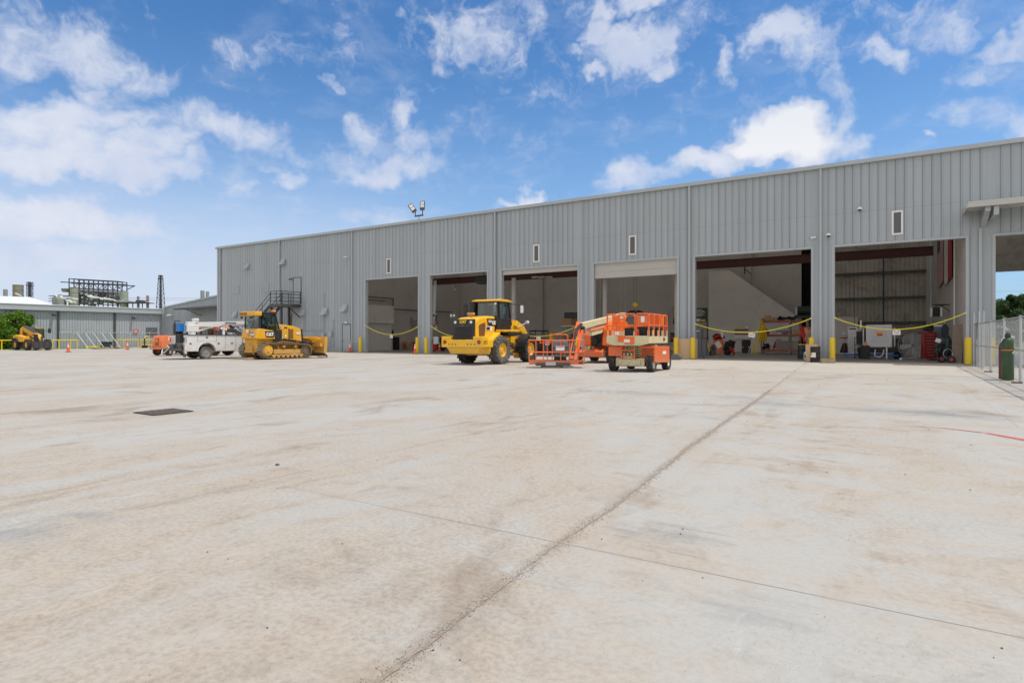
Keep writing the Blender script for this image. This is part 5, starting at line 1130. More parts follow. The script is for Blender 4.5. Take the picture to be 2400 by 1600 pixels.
MB(face(-.33, -.634, 2.19, 0, -1)).b(-.15, .13, -.06, .06, 0, .004).build('plate', PAPR, hd); MB(face(-.34, -.639, 2.19, 0, -1)).b(-.09, .09, -.025, .025, 0, .003).build('plate_print', STL, hd)
logo(hd, .08, -.634, 2.12, 0, -1, .24, None)
MB(face(-.42, -.632, 1.82, 0, -1)).b(-.3, .28, -.11, .11, 0, .004).build('sticker', PAPR, hd); MB(face(-.5, -.64, 1.82, 0, -1)).b(-.18, .14, -.08, .08, 0, .003).build('sticker_block', BLK, hd)
q = MB(); q.b(-.9, 1.4, -.5, .5, .45, 1.25).cy((0, -.8, .72), (0, .8, .72), .16, n=10); q.build('rear_frame', YELD, ld, bev=.02)
q = MB(); q.cy((1.5, 0, .4), (1.5, 0, 1.3), .2).b(1.7, 3.4, -.42, .42, .5, 1.3).cy((3, -.8, .72), (3, .8, .72), .16, n=10); q.build('front_frame', YELD, ld, bev=.02)
# cab
q = MB(); q.pr([(.22, 1.7), (1.35, 1.7), (1.72, 2.05), (1.62, 2.38), (.22, 2.38)], 'y', -.76, .76); cl = q.build('cab_lower_panel', BLK, ld, bev=.04)
q = MB()
for s in (-1, 1):
    for (xa, xb) in ((.26, .28), (.42, .42), (1.58, 1.42)): q.tu([(xa, s*.73, 2.36), (xb, s*.68, 3.24)], .045, 4)
    q.tu([(.28, s*.68, 3.22), (1.42, s*.68, 3.22)], .05, 4)
q.tu([(.26, -.7, 2.38), (.26, .7, 2.38)], .04, 4).tu([(.28, -.7, 3.22), (.28, .7, 3.22)], .05, 4).tu([(1.42, -.7, 3.22), (1.42, .7, 3.22)], .05, 4)
q.cy((.05, .74, 2.42), (.05, .74, 3.22), .1, n=12)
cf = q.build('cab_frame', BLK, ld)
q = MB()
for s in (-1, 1): q.add([(.28, s*.72, 2.38), (1.56, s*.72, 2.38), (1.42, s*.69, 3.22), (.3, s*.69, 3.22)], [(0,1,2,3)])
q.add([(.25, -.7, 2.38), (.25, .7, 2.38), (.27, .68, 3.22), (.27, -.68, 3.22)], [(0,1,2,3)]).add([(1.58, -.7, 2.38), (1.58, .7, 2.38), (1.43, .68, 3.22), (1.43, -.68, 3.22)], [(0,1,2,3)])
q.build('cab_glass', GLS, cf)
q = MB(); q.pr([(.1, 3.24), (1.62, 3.24), (1.66, 3.30), (1.2, 3.37), (.45, 3.37), (.08, 3.30)], 'y', -.80, .80); q.build('cab_roof', YELL, ld, bev=.03)
q = MB(); q.b(.55, 1.0, -.26, .26, 2.2, 2.5).c(.55, 0, 2.78, .14, .48, .6, 0, -.1).b(.7,1.0,.35,.5,2.4,2.65); q.build('seat', BLKP, cf, bev=.04)
q = MB(); q.tu([(1.35, 0, 2.3), (1.2, 0, 2.75)], .03); 
for k in range(12): a, b2 = k*math.pi/6, (k+1)*math.pi/6; q.tu([(1.18+.05*math.sin(a), .18*math.cos(a), 2.76+.12*math.sin(a)), (1.18+.05*math.sin(b2), .18*math.cos(b2), 2.76+.12*math.sin(b2))], .014, 5)
q.build('steering_wheel', BLK, cf)
q = MB(); q.b(.05, 1.65, -1.28, -.72, 1.66, 1.76).b(.05, 1.65, .72, 1.28, 1.66, 1.76).pr([(-.75, 1.25), (.1, 1.66), (.1, 1.5), (-.65, 1.1)], 'y', -1.0, -.62); q.build('fender_deck', YELL, ld, bev=.03)
for s in (-1, 1): q = MB(); q.pr([(.3, 1.64), (1.7, 1.64), (1.65, 1.50), (.9, 1.42), (.4, 1.50)], 'y', s*1.34, s*.75); q.b(.9, 1.5, s*1.0-.25, s*1.0+.25, .9, .95); q.build('step', BLKP, ld, bev=.02)
for s in (-1, 1):
    q = MB(); pr2 = [(3.0-.84*math.cos(R_(a)), .74+.84*math.sin(R_(a))) for a in range(-10, 111, 12)]; pr2 += [(3.0-.78*math.cos(R_(a)), .74+.78*math.sin(R_(a))) for a in range(110, -11, -12)]; q.pr(pr2, 'y', s*.72, s*1.3); q.build('front_fender', BLKP, ld)
# lift arms
q = MB()
for s in (-1, 1): q.pr([(1.95, 1.1), (2.4, 1.0), (2.55, 1.9), (2.5, 2.28), (2.2, 2.32), (2.0, 1.9)], 'y', s*.42, s*.54)
q.build('arm_tower', YELL, ld, bev=.02)
q = MB()
for s in (-1, 1): q.pr([(2.2, 2.0), (2.4, 2.3), (3.2, 2.0), (4.2, 1.0), (4.6, .4), (4.35, .3), (3.8, .9), (3.0, 1.6)], 'y', s*.56, s*.68)
q.b(3.3, 3.7, -.56, .56, 1.25, 1.55); q.build('lift_arm', YELL, ld, bev=.02)
q = MB(); q.pr([(3.0, 1.5), (3.3, 2.15), (3.5, 2.1), (3.6, 1.2), (3.35, 1.0)], 'y', -.12, .12); q.build('tilt_lever', YELL, ld, bev=.02)
q = MB(); q.tu([(2.3, 0, 2.0), (3.2, 0, 2.05)], .08, 10).tu([(2.1, -.62, .8), (3.3, -.62, 1.35)], .07, 10); q.build('hydraulic_cylinder', BLK, ld)
q = MB(); q.b(4.4, 4.6, -.7, .7, .15, .8); q.build('quick_coupler', YELD, ld, bev=.02)
q = MB(); q.tu([(2.6, -.55, 1.9), (2.8, -1.0, 2.15)], .03); q.cy((2.75, -1.05, 2.2), (2.95, -1.05, 2.2), .085, n=12); q.tu([(2.6, .55, 1.9), (2.8, 1.0, 2.15)], .03); q.cy((2.75, 1.05, 2.2), (2.95, 1.05, 2.2), .085, n=12); q.build('headlight', LENS, ld)
q = MB(); q.tu([(1.5, -.7, 3.15), (1.9, -1.25, 3.12)], .025); o = q.build('mirror', BLK, ld); MB().c(1.9, -1.25, 2.88, .05, .16, .40, 0, .1, .5).build('mirror_glass', mat('mirror_steel', (.6, .62, .63), .08, 1), o)
q = MB(); q.tu([(.3, .7, 3.2), (-.1, 1.0, 3.18), (-.1, 1.0, 2.5)], .03); q.b(-.14, -.08, .92, 1.15, 2.45, 3.1); q.build('mirror', BLK, ld)
q = MB(); q.tu([(-1.0, .1, 2.42), (-1.0, .1, 2.5)], .05); q.b(-1.12, -.92, -.1, .26, 2.5, 2.62); q.build('rear_scanner', mat('amber_plastic', (.55, .30, .12), .5), ld, bev=.02)
q = MB(); q.tu([(-1.3, .62, 2.2), (-1.3, .95, 2.35)], .025); q.b(-1.36, -1.26, .8, 1.15, 2.35, 2.62); k = q.build('work_light', STLD, ld); MB().cy((-1.37, .88, 2.48), (-1.38, .88, 2.48), .05).cy((-1.37, 1.06, 2.48), (-1.38, 1.06, 2.48), .05).build('lens', LENS, k)
MB().cy((.3, -.62, 3.14), (.2, -.62, 3.12), .06).build('cab_light', LENS, ld)
q = MB(); q.tu([(1.85, -.5, 2.0), (1.85, -.5, 2.55)], .045, 8).tu([(1.95, -.4, 2.3), (1.95, -.4, 2.62), (2.5, -.4, 2.62)], .02); q.build('guard_rail', STLD, ld)
# ---- scissor lift
sf = vroot('scissor_lift', 'cream and orange rough-terrain scissor lift with lowered railed platform', 'scissor lift', 4.85, 24.4, 30)
for x in (0, 2.1):
    for s in (-1, 1): wheel(sf, x, s*.78, .34, .26, .19, s, mat('pale_rim', (.62, .62, .58), .5), n=16)
q = MB(); q.b(-.35, 2.45, -.58, .58, .22, .55).b(-.45, -.3, -.45, .45, .25, .5); q.build('chassis', CRM, sf, bev=.03)
q = MB(); q.b(-.15, .45, .35, .66, .55, 1.02); q.build('left_module', ORG, sf, bev=.02)
q = MB(); q.b(-.28, .55, .38, .92, .62, 1.0); q.build('left_side_cover', ORG, sf, bev=.02)
q = MB(); q.pr([(-.12, .38), (2.0, .32), (2.0, 1.0), (-.12, 1.04)], 'y', -.95, -.38); rc = q.build('right_side_cover', ORG, sf, bev=.02)
q = MB(face(-.135, -.66, .74, -1, 0))
for r in range(6):
    for c_ in range(5):
        q.cy((-.21+c_*.10+(r % 2)*.05-.01, -.26+r*.085, 0), (-.21+c_*.10+(r % 2)*.05-.01, -.26+r*.085, .02), .032, n=6)
q.build('vent_hole', mat('vent_shadow', (.10, .02, .008), .8), rc)
MB(face(1.2, -.955, .75, 0, -1)).b(-.25, .25, -.06, .06, 0, .004).build('sticker', PAPR, rc)
q = MB()
for k in range(5):
    z = .60+k*.095
    for s in (-1, 1): q.b(.0, 2.2, s*.30-.05, s*.30+.05, z, z+.07)
    q.cy((.1, -.3, z+.035), (.1, .3, z+.035), .03).cy((1.1, -.34, z+.035), (1.1, .34, z+.035), .035)
q.build('scissor_arm', CRM, sf, bev=.008)
q = MB()
for s in (-1, 1): q.tu([(-.42, s*.27+.05, .35), (-.42, s*.27+.05, 1.05)], .024)
for z in (.38, .62, .86): q.tu([(-.42, -.22, z), (-.42, .32, z)], .022)
q.build('ladder', ORG, sf)
q = MB(); q.b(-.4, -.1, -.1, .25, .55, .62)
for k in range(3): q.b(-.38, -.3, -.1+k*.15, -.06+k*.15, .62, .75)
q.build('front_bracket', CRM, sf)
pz = 1.06
q = MB(); q.pr([(-.87, pz+.08), (-.55, pz), (.55, pz), (.87, pz+.08), (.87, pz+.38), (-.87, pz+.38)], 'x', -.62, -.56).b(-.56, 2.0, -.87, -.82, pz+.08, pz+.36).b(-.56, 2.0, .82, .87, pz+.08, pz+.36).b(-.56, 2.0, -.82, .82, pz+.08, pz+.14).b(1.95, 2.0, -.82, .82, pz+.14, pz+.36)
pf = q.build('platform', CRM, sf, bev=.012)
q = MB()
for s in (-1, 1):
    for x in (-.58, .0, .7, 1.3, 1.96): q.b(x-.03, x+.03, s*.84-.03, s*.84+.03, pz+.36, pz+.6)
for y in (-.28, .25): q.b(-.62, -.56, y-.03, y+.03, pz+.36, pz+.55)
q.build('rail_socket', CRM, pf)
rz_ = pz+1.24
def hoop(q, p0, p1, z0, z1, r=.024):
    p0 = Vector(p0); p1 = Vector(p1); d = (p1-p0).normalized()*.06; up = Vector((0, 0, 1))
    a, b2 = p0+up*z0, p1+up*z0
    q.tu([a, p0+up*(z1-.06), p0+d+up*z1, p1-d+up*z1, p1+up*(z1-.06), b2], r, 8).tu([p0+up*((z0+z1)/2), p1+up*((z0+z1)/2)], r, 8)
q = MB()
for (y0_, y1_) in ((.85, .46), (.38, -.30), (-.36, -.85)): hoop(q, (-.6, y0_, 0), (-.6, y1_, 0), pz+.35, rz_)
for s in (-1, 1):
    for (xa, xb) in ((-.54, .05), (.12, .78), (.84, 1.4), (1.45, 1.98)): hoop(q, (xa, s*.85, 0), (xb, s*.85, 0), pz+.35, rz_)
hoop(q, (1.98, -.8, 0), (1.98, .0, 0), pz+.35, rz_); hoop(q, (1.98, .05, 0), (1.98, .8, 0), pz+.35, rz_)
q.tu([(-.62, .38, pz+.75), (-.62, -.36, pz+.75)], .02)
q.build('guard_rail', ORG, pf)
q = MB(); q.b(-.605, -.59, -.84, -.40, pz+.82, pz+1.18).b(.9, 1.38, -.87, -.855, pz+.8, pz+1.2).b(.2, .7, .84, .855, pz+.8, pz+1.2).b(1.96, 1.975, -.7, .1, pz+.8, pz+1.2); q.build('rail_panel', ORG, pf)
q = MB(); q.b(-.66, -.61, .1, .38, pz+.14, pz+.38).b(-.66, -.61, -.28, .1, pz+.05, pz+.34); q.build('gate_plate', ORG, pf)
MB(face(-.663, .0, pz+.18, -1, 0)).b(-.12, .12, -.06, .06, 0, .005).build('sticker', PAPR, pf)
MB(face(-.607, -.62, pz+1.02, -1, 0)).b(-.07, .07, -.11, .11, 0, .01).build('sticker', PAPR, pf)
MB().b(-.56, -.4, -.25, .02, pz+.84, pz+1.16).build('control_box', STLD, pf, bev=.02)
for bb_ in ((-.4, -.2, -.15, .2, pz+.15, pz+.7), (.2, .6, -.6, -.2, pz+.15, pz+.75), (1.2, 1.7, -.75, -.1, pz+.15, pz+.72)): MB().b(*bb_).build('equipment_case', BLKP, pf, bev=.03)
fe = thing('fire_extinguisher', 'red extinguisher standing on the scissor lift platform', 'extinguisher', (0, 0, 0)); fe.parent = None
fx_, fy_ = c2w(4.85+.5*.2+.866*.15, 24.4+.866*.2-.5*.15); fe.location = (fx_, fy_, pz+.14)
MB().la([(.0, 0), (.075, 0), (.08, .04), (.08, .42), (.05, .48), (.02, .5), (.02, .56), (0, .56)], (0, 0, 0), 'z', 16).build('cylinder', REDP, fe, True); MB().b(-.03, .1, -.02, .02, .55, .6).build('handle', BLK, fe)
MB(face(-.62, .42, pz+.48, -1, .2)).b(-.1, .1, -.07, .07, 0, .01).build('loose_paper', PAPR, pf)
ctext('JLG', .16, 1.45, -.875, pz+.24, 0, -1, BLK, pf, .008)

# ---- articulated boom lift
bx, by = c2w(5.0, 33.6)
bf = thing('boom_lift', 'orange articulated boom lift with its basket lowered beside the wheel loader', 'boom lift', (bx, by, 0))
def L2(xc, zc, z=0): x, y = c2w(xc, zc); return Vector((x-bx, y-by, z))
def frame2(xc, zc, ang):   # local x at camera-plan angle ang (0 = right, 90 = away)
    p = L2(xc, zc); return Matrix.Translation(p) @ Matrix.Rotation(YAW+R_(ang), 4, 'Z')
Mc = frame2(4.41, 32.6, 60)
crm_rim = mat('pale_rim', (.62, .62, .58), .5)
for x in (0, 2.5):
    for s in (-1, 1): wheel(bf, x, s*1.0, .44, .36, .22, s, crm_rim, n=18, M=Mc)
q = MB(Mc); q.b(-.35, 2.9, -.78, .78, .35, .68).pr([(-.6, .35), (-.35, .3), (-.35, .72), (-.6, .62)], 'y', -.72, .72).cy((1.25, 0, .6), (1.25, 0, .95), .6, n=20); ch = q.build('chassis', ORG, bf, bev=.04)
q = MB(Mc)
for s in (-1, 1): q.tu([(-.62, s*.55, .5), (-.75, s*.55, .72), (-.75, s*.35, .72), (-.62, s*.35, .5)], .025).tu([(-.62, s*.75, .35), (-.78, s*.75, .6), (-.62, s*.75, .75)], .025)
q.build('tie_down_loop', ORG, ch)
Mt = frame2(4.9, 33.0, 235)     # x toward the basket
def dome(q, x0, x1, y0, y1, z0, z1):
    pts = []; n = 10
    for k in range(n+1): a = math.pi*k/n; pts.append(((x0+x1)/2-(x1-x0)/2*math.cos(a), z0+(z1-z0)*(.30+.70*math.sin(a)**.7)))
    q.pr([(x0, z0)]+pts[1:-1]+[(x1, z0)], 'y', y0, y1)
q = MB(Mt); dome(q, -.9, .95, -.64, -.20, .92, 1.84); q.build('turret_hood', ORG, bf, bev=.08, label='rounded orange hood on the left of the turntable')
q = MB(Mt); dome(q, -1.6, .9, .42, 1.08, .92, 2.30); q.build('turret_hood', ORG, bf, bev=.08, label='taller rounded orange hood on the right of the turntable')
q = MB(Mt); q.b(-1.4, .8, -.6, .42, .9, 1.15); q.build('turntable', BLKP, bf, bev=.03)
MB(Mt).pr([(.2, .98), (.92, .98), (.86, 1.70), (.2, 1.78)], 'y', -.19, .14).build('engine_cover', BLKP, bf, bev=.03)
random.seed(6); q = MB(Mt)
for k in range(22): q.c(random.uniform(.3, .85), random.uniform(.14, .42), random.uniform(1.1, 1.85), .2, .16, .2, random.random(), random.random(), random.random())
for k in range(6): q.tu([(.8, k*.08, 1.1), (.98, .02+k*.07, 1.5), (.5, k*.07, 1.95)], .022)
q.build('engine', BLK, bf)
q = MB(); A0, A1 = L2(6.35, 34.5, 2.62), L2(3.3, 29.9, 1.90)
def beam(q, a, b2, w_, h):
    d = (b2-a); L_ = d.length; rot = d.to_track_quat('X', 'Z').to_matrix().to_4x4(); q.M = Matrix.Translation(a) @ rot; q.b(0, L_, -w_/2, w_/2, -h/2, h/2); q.M = Matrix()
beam(q, A0, A0+(A1-A0)*.97, .30, .30); mbm = q.build('main_boom', CRM, bf, bev=.02)
q = MB(); beam(q, A0+Vector((0, 0, -.36)), A0+(A1-A0)*.80+Vector((0, 0, -.30)), .22, .16); q.build('boom_link', mat('salmon_paint', (.75, .30, .15), .5), bf, bev=.02)
q = MB(); beam(q, L2(5.9, 33.9, 2.0), L2(4.0, 31.0, 1.55), .2, .2); q.tu([L2(5.6, 33.5, 1.2), L2(4.4, 31.6, 1.75)], .07, 10); q.build('lower_boom', CRM, bf)
q = MB(); beam(q, L2(6.35, 34.5, 2.62), L2(5.7, 33.6, 1.3), .3, .35); q.build('boom_riser', ORG, bf, bev=.02)
ctext('JLG', .22, *(A0+(A1-A0)*.22+Vector((-.05, -.17, .0))), -.55, -.83, BLK, mbm, .01)
q = MB(); J0, J1 = L2(3.28, 29.75, 1.95), L2(2.75, 28.35, .30)
beam(q, J0+Vector((0, 0, .12)), J1+L2(5.0, 33.6)*0, .20, .26); q.build('jib', ORG, bf, bev=.02)
q = MB(); beam(q, L2(3.45, 29.7, 1.7), L2(2.95, 28.35, .28), .12, .12); q.build('jib_link', ORG, bf)
q = MB(); q.tu([L2(3.35, 29.6, 2.0), L2(3.12, 29.2, 1.75), L2(2.98, 28.8, 1.1), L2(2.85, 28.4, .6)], .075, 8).c(*L2(3.4, 30.0, 1.75), .3, .3, .3).tu([L2(3.45, 30.1, 2.05), L2(3.6, 30.0, 1.85), L2(3.5, 29.9, 1.6), L2(3.3,29.7,1.7)], .03); q.build('hose_track', BLK, bf)
# basket
Mk = frame2(2.02, 27.6, -2); bw, bd_ = 1.24, .42
bs = thing('x', 'x', 'x'); bpy.data.objects.remove(bs)
q = MB(Mk); q.b(-bw, bw, -bd_-.02, -bd_, .16, .34).b(-bw, bw, bd_, bd_+.02, .16, .34).b(-bw, -bw+.02, -bd_, bd_, .16, .34).b(bw-.02, bw, -bd_, bd_, .16, .34).b(-bw+.02, bw-.02, -bd_, bd_, .16, .19)
bk_ = q.build('basket', ORG, bf)
q = MB(Mk); zt_ = 1.24
q.tu([(-bw, -bd_, zt_), (bw, -bd_, zt_), (bw, bd_, zt_), (-bw, bd_, zt_)], .024, 8, True).tu([(-bw, -bd_, .70), (bw, -bd_, .70), (bw, bd_, .70), (-bw, bd_, .70)], .02, 8, True)
for x in (-bw, -.93, -.6, -.2, .18, .58, .95, bw): q.tu([(x, -bd_, .3), (x, -bd_, zt_)], .022, 8)
for x in (-bw, -.4, .4, bw): q.tu([(x, bd_, .3), (x, bd_, zt_)], .022, 8)
q.tu([(-.28, -bd_+.1, zt_), (-.28, -bd_+.1, 1.44), (-.2, -bd_+.1, 1.50), (.42, -bd_+.1, 1.50), (.5, -bd_+.1, 1.44), (.5, -bd_+.1, zt_)], .024, 8)
q.tu([(-.75, -bd_+.2, 1.2), (-.75, -bd_+.2, 1.13), (-.25, -bd_+.2, 1.13)], .022, 8)
q.build('basket_rail', ORG, bk_)
q = MB(Mk); q.b(-.95, .6, -bd_-.14, -bd_-.03, .10, .24).cy((-.65, -bd_-.1, .06), (-.65, bd_, .06), .06).cy((.25, -bd_-.1, .06), (.25, bd_, .06), .06).b(-.7, .3, -.1, .1, .04, .12); q.build('bumper_foot', STLD, bk_)
q = MB(Mk); q.b(-.2, .52, -.35, .05, .92, 1.20).b(-.15, .45, -.3, .0, .75, .92); q.build('control_console', mat('console_grey', (.17, .18, .20), .5), bk_, bev=.04)
q = MB(Mk)
for k in range(9): q.b(-.16+k*.075, -.12+k*.075, -.3, -.05, 1.2, 1.25)
q.build('console_switch', PAPR, bk_)
MB(Mk).b(-.04, .35, -bd_-.035, -bd_-.028, .78, 1.0).build('safety_placard', PAPR, bk_); MB(Mk).b(-.02, .33, -bd_-.04, -bd_-.036, .94, .985).build('placard_header', REDS, bk_)
MB(Mk).b(-.5, -.05, -bd_-.16, -bd_-.145, .12, .28).build('foot_plate', mat('grey_plate', (.45, .47, .44), .5), bk_)
MB(Mk).b(-.1, .45, -.2, .25, .2, .5).build('foot_box', BLKP, bk_, bev=.03)
MB(Mk).cy((.93, .0, 1.1), (.93, 0, 1.3), .08, .05).cy((.93, 0, 1.3), (.93, 0, 1.4), .03).b(.86, 1.0, -.06, .06, 1.0, 1.12).build('beacon', SAFY, bk_)
text('JLG', .12, Mk @ Matrix(((1,0,0,1.08),(0,0,-1,-bd_-.023),(0,1,0,.24),(0,0,0,1))), BLK, bk_, bold=.006)
# ---- side-by-side utility vehicle in bay three
x, z = atY(1262, 789, 43.5)
uv = thing('utility_vehicle', 'dark utility buggy with black roof in the third bay', 'utility vehicle', (x, 43.5, 0), R_(150))
for xx in (-.9, .9):
    for s in (-1, 1): wheel(uv, xx, s*.62, .31, .24, .16, s, STLD, lug='block', n=16)
q = MB(); q.pr([(-1.3, .35), (1.35, .35), (1.45, .7), (1.3, .95), (.6, 1.05), (.5, .6), (-.3, .6), (-.35, .95), (-1.35, .95)], 'y', -.55, .55); q.build('body', mat('buggy_grey', (.06, .065, .07), .5), uv, bev=.04)
q = MB(); 
for s in (-1, 1): q.tu([(.7, s*.6, 1.0), (.35, s*.6, 1.85), (-.55, s*.6, 1.85), (-.6, s*.6, .9)], .035)
q.build('roll_cage', BLK, uv)
MB().b(-.62, .45, -.66, .66, 1.86, 1.93).build('roof', BLKP, uv, bev=.03); MB().b(-.3, .2, -.5, .5, .6, .75).c(-.35, 0, .95, .12, 1.0, .5).build('seat', BLKP, uv, bev=.03)
# ---------------------------------------------------------------- bollards
def xw(qx, Y): return atY(qx, 789, Y)[0]
def mpp(qx, Y): return Y/ray(qx)[1]/FPX
B0 = None
for qx, Y, lab in ((844.5, 38.2, 'yellow bollard at the left jamb of the first bay'), (978, 38.1, 'yellow bollard at the right jamb of the first bay'), (998.6, 37.9, 'yellow bollard at the left jamb of the second bay'),
                  (1383, 38.2, 'yellow bollard behind the boom lift at the pillar between third and fourth bays'), (1584.5, 37.8, 'yellow bollard left of the chipboard-wrapped pillar'), (1624, 37.8, 'yellow bollard right of the chipboard-wrapped pillar'),
                  (1902, 38.1, 'yellow bollard rising behind the chipboard and black drum'), (1951, 37.7, 'yellow bollard beside the timber crate at the flag bay left jamb'), (2269, 37.6, 'yellow bollard at the flag bay right jamb by the fence'), (2325, 37.8, 'yellow bollard seen through the right chain link fence')):
    h = 1.36
    if B0 is None:
        B0 = thing('bollard', lab, 'bollard', (xw(qx, Y), Y, 0), 0, 'yellow bollards at the bay doors')
        MB().la([(.145, 0), (.145, h-.06), (.12, h-.02), (.07, h), (0, h+.01)], (0, 0, 0), 'z', 20).build('post', SAFY, B0, True)
        MB().la([(.149, 0), (.149, .05)], (0, 0, 0), 'z', 20).build('base_ring', mat('grimy_ring', (.25, .2, .1), .8), B0)
    else: dup(B0, (xw(qx, Y), Y, 0), qx*.3, lab)
# ---------------------------------------------------------------- caution ropes and signs
ROPE = mat('yellow_rope', (.82, .74, .03), .5, 0, .08, 20)
def rope(qa, ya, qm, ym, qb, yb, lab, sign=None, slab=''):
    Y = 38.55; (x0, z0), (x1, z1), (xm, zm) = atY(qa, ya, Y), atY(qb, yb, Y), atY(qm, ym, Y)
    t = thing('caution_rope', lab, 'rope', (x0, Y, z0), 0, 'yellow ropes across the bay doors'); u = (xm-x0)/(x1-x0); lin = z0+(z1-z0)*u; sag = (lin-zm)/(4*u*(1-u))
    P = []
    for k in range(25): s = k/24; P.append(((x1-x0)*s, 0, (z1-z0)*s-4*sag*s*(1-s)))
    MB().tu(P, .026, 6).build('rope', ROPE, t)
    for p_ in (P[0], P[-1]): MB().c(p_[0], .03, p_[2], .08, .08, .1).build('hook', STL, t)
    if sign:
        qx, z_off = sign; X = xw(qx, Y); s = (X-x0)/(x1-x0); z = z0+(z1-z0)*s-4*sag*s*(1-s)
        w_ = .36 if qx > 1500 else .34
        g = thing('hanging_sign', slab, 'sign', (X, Y-.035, z-.02), R_(random.uniform(-4, 4)), 'white caution cards on the ropes')
        MB().c(0, 0, -.14, w_, .012, .26, 0, R_(random.uniform(-6, 6))).build('card', PAPR, g); MB().b(-.14, -.04, -.012, -.0065, -.075, -.045).b(.05, .15, -.012, -.0065, -.075, -.045).build('red_text_block', REDS, g)
        MB().b(-.12, .12, -.012, -.0065, -.14, -.125).b(-.1, .1, -.012, -.0065, -.19, -.175).build('text_line', BLK, g)
rope(857, 763, 918, 784, 980, 765, 'yellow rope sagging across the first bay', (918, 0), 'white card hanging on the rope of the first bay')
rope(1010, 764, 1072, 789, 1141, 768, 'yellow rope across the second bay running behind the loader')
rope(1178, 768, 1262, 788, 1353, 764, 'yellow rope across the third bay behind the boom lift basket', (1263, 0), 'white card on the rope above the loader front wheel')
rope(1630, 759, 1757, 779, 1901, 746, 'yellow rope across the bay with the red rack', (1762, 0), 'white card on the rope in front of the red rack bay')
rope(1957, 745, 2095, 772, 2263, 733, 'yellow rope across the bay with hanging flags', (2101, 0), 'white card on the rope in front of the white trailer box')

# ---------------------------------------------------------------- right-hand fence and cylinders
t = fence('chain_link_fence', 'galvanised chain link fence running from the flag bay toward the camera', 3.15, 14.0, R_(90), 22.6, 1.95, .085, .0028, [0, 3.2, 6.4, 9.6, 12.9, 16.4, 19.2], .04, 2.05, 1.0)

for yy in (20.3, 22.5): MB().cy((yy, 0, 0), (yy, 0, 2.55), .045, n=8).build('gate_post', STL, t)
MB().tu([(19.2, -.05, .12), (19.2, -.05, 2.5)], .04).build('gate_post', STL, t)
MB().c(21.4, -.04, 1.75, .55, .02, .7).build('fence_panel_sign', mat('galv_sheet', (.36, .40, .43), .5, .3), t)
for yy in (9.6, 16.4): MB().c(yy, .08, .02, .15, .25, .04).build('foot_plate', STLD, t)
yy = xw
def gcyl(name, lab, X, Y, r, h, m, capm, band=False, cat='gas cylinder', grp='gas cylinders'):
    g = thing(name, lab, cat, (X, Y, 0), 0, grp)
    MB().la([(0, .01), (r*.96, .02), (r, .06), (r, h*.80), (r*.93, h*.86), (r*.7, h*.91), (r*.42, h*.935), (r*.36, h*.95)], (0, 0, 0), 'z', 28).build('body', m, g, True)
    MB().la([(r*.46, h*.945), (r*.5, h*.97), (r*.46, h*1.0), (r*.3, h*1.045), (0, h*1.05)], (0, 0, 0), 'z', 18).build('valve_cap', capm, g, True)
    if band:
        MB().la([(r+.004, h*.655), (r+.012, h*.665), (r+.004, h*.675)], (0, 0, 0), 'z', 24).tu([(r, 0, h*.665), (r+.25, .25, h*.68)], .012).build('strap', mat('orange_strap', (.72, .20, .04), .6), g)
        MB().c(r*.75, -r*.8, h*.62, .03, .01, .10, 0, .5).build('tag', PAPR, g)
    return g
Yc = 24.9; X = xw(2362, Yc); gcyl('gas_cylinder', 'tall green gas cylinder strapped to the right fence', X, Yc, .165, 1.46, GRNP, mat('dark_cap', (.03, .035, .035), .5), True)
gcyl('gas_cylinder', 'maroon gas cylinder half hidden behind the green one at the fence', xw(2353, Yc+.5), Yc+.5, .14, 1.30, MARN, PAPR)
# things beyond the fence
t = thing('scaffold_frame', 'pale metal scaffold frames stored behind the right fence', 'scaffold', (5.1, 33, 0), R_(20)); q = MB()
for x in (0, .9, 1.8): q.tu([(x, 0, 0), (x, 0, 1.7), (x+.9, 0, .2)], .035).tu([(x, .9, 0), (x, .9, 1.7)], .035).tu([(x, 0, 1.7), (x, .9, 1.7)], .03)
q.tu([(0, 0, 1.3), (2.6, 0, 1.3)], .03); q.build('frame', STL, t)
t = thing('parts_pallet', 'white crated parts on a pallet behind the right fence', 'pallet', (5.6, 35.5, 0), .3); MB().b(-.8, .8, -.6, .6, 0, .14).build('pallet', WOOD, t); MB().b(-.7, .1, -.5, .5, .14, .95).b(.2, .7, -.5, .3, .14, 1.2).build('crate', WHT, t, bev=.02)

# ---------------------------------------------------------------- pieces at the pillars
def osb(qa, qb, Y, h, lab, z0=.0):
    x0, x1 = xw(qa, Y), xw(qb, Y); t = thing('chipboard_guard', lab, 'chipboard', (x0, Y, 0), 0, 'chipboard column guards'); MB().b(0, x1-x0, 0, .02, .02, h).b(x1-x0, x1-x0+.02, .021, .8, .02, h).build('board', OSBM, t); return t
osb(1587, 1626, 37.95, 1.27, 'chipboard sheet wrapping the pillar behind the scissor lift'); osb(1888, 1915.5, 37.6, .98, 'chipboard sheet behind the black drum')
Y = 36.9; t = thing('oil_drum', 'black drum with white and yellow label by the pillar', 'drum', (xw(1911, Y), Y, 0), R_(-20)); r = .25; h = .86
MB().la([(0, .01), (r, .01), (r*1.02, .03), (r, .05), (r, h*.33), (r*1.03, h*.35), (r, h*.37), (r, h*.63), (r*1.03, h*.65), (r, h*.67), (r, h-.03), (r*1.02, h), (r*.95, h-.01), (0, h-.02)], (0, 0, 0), 'z', 28).build('body', BLKP, t, True)
q = MB()
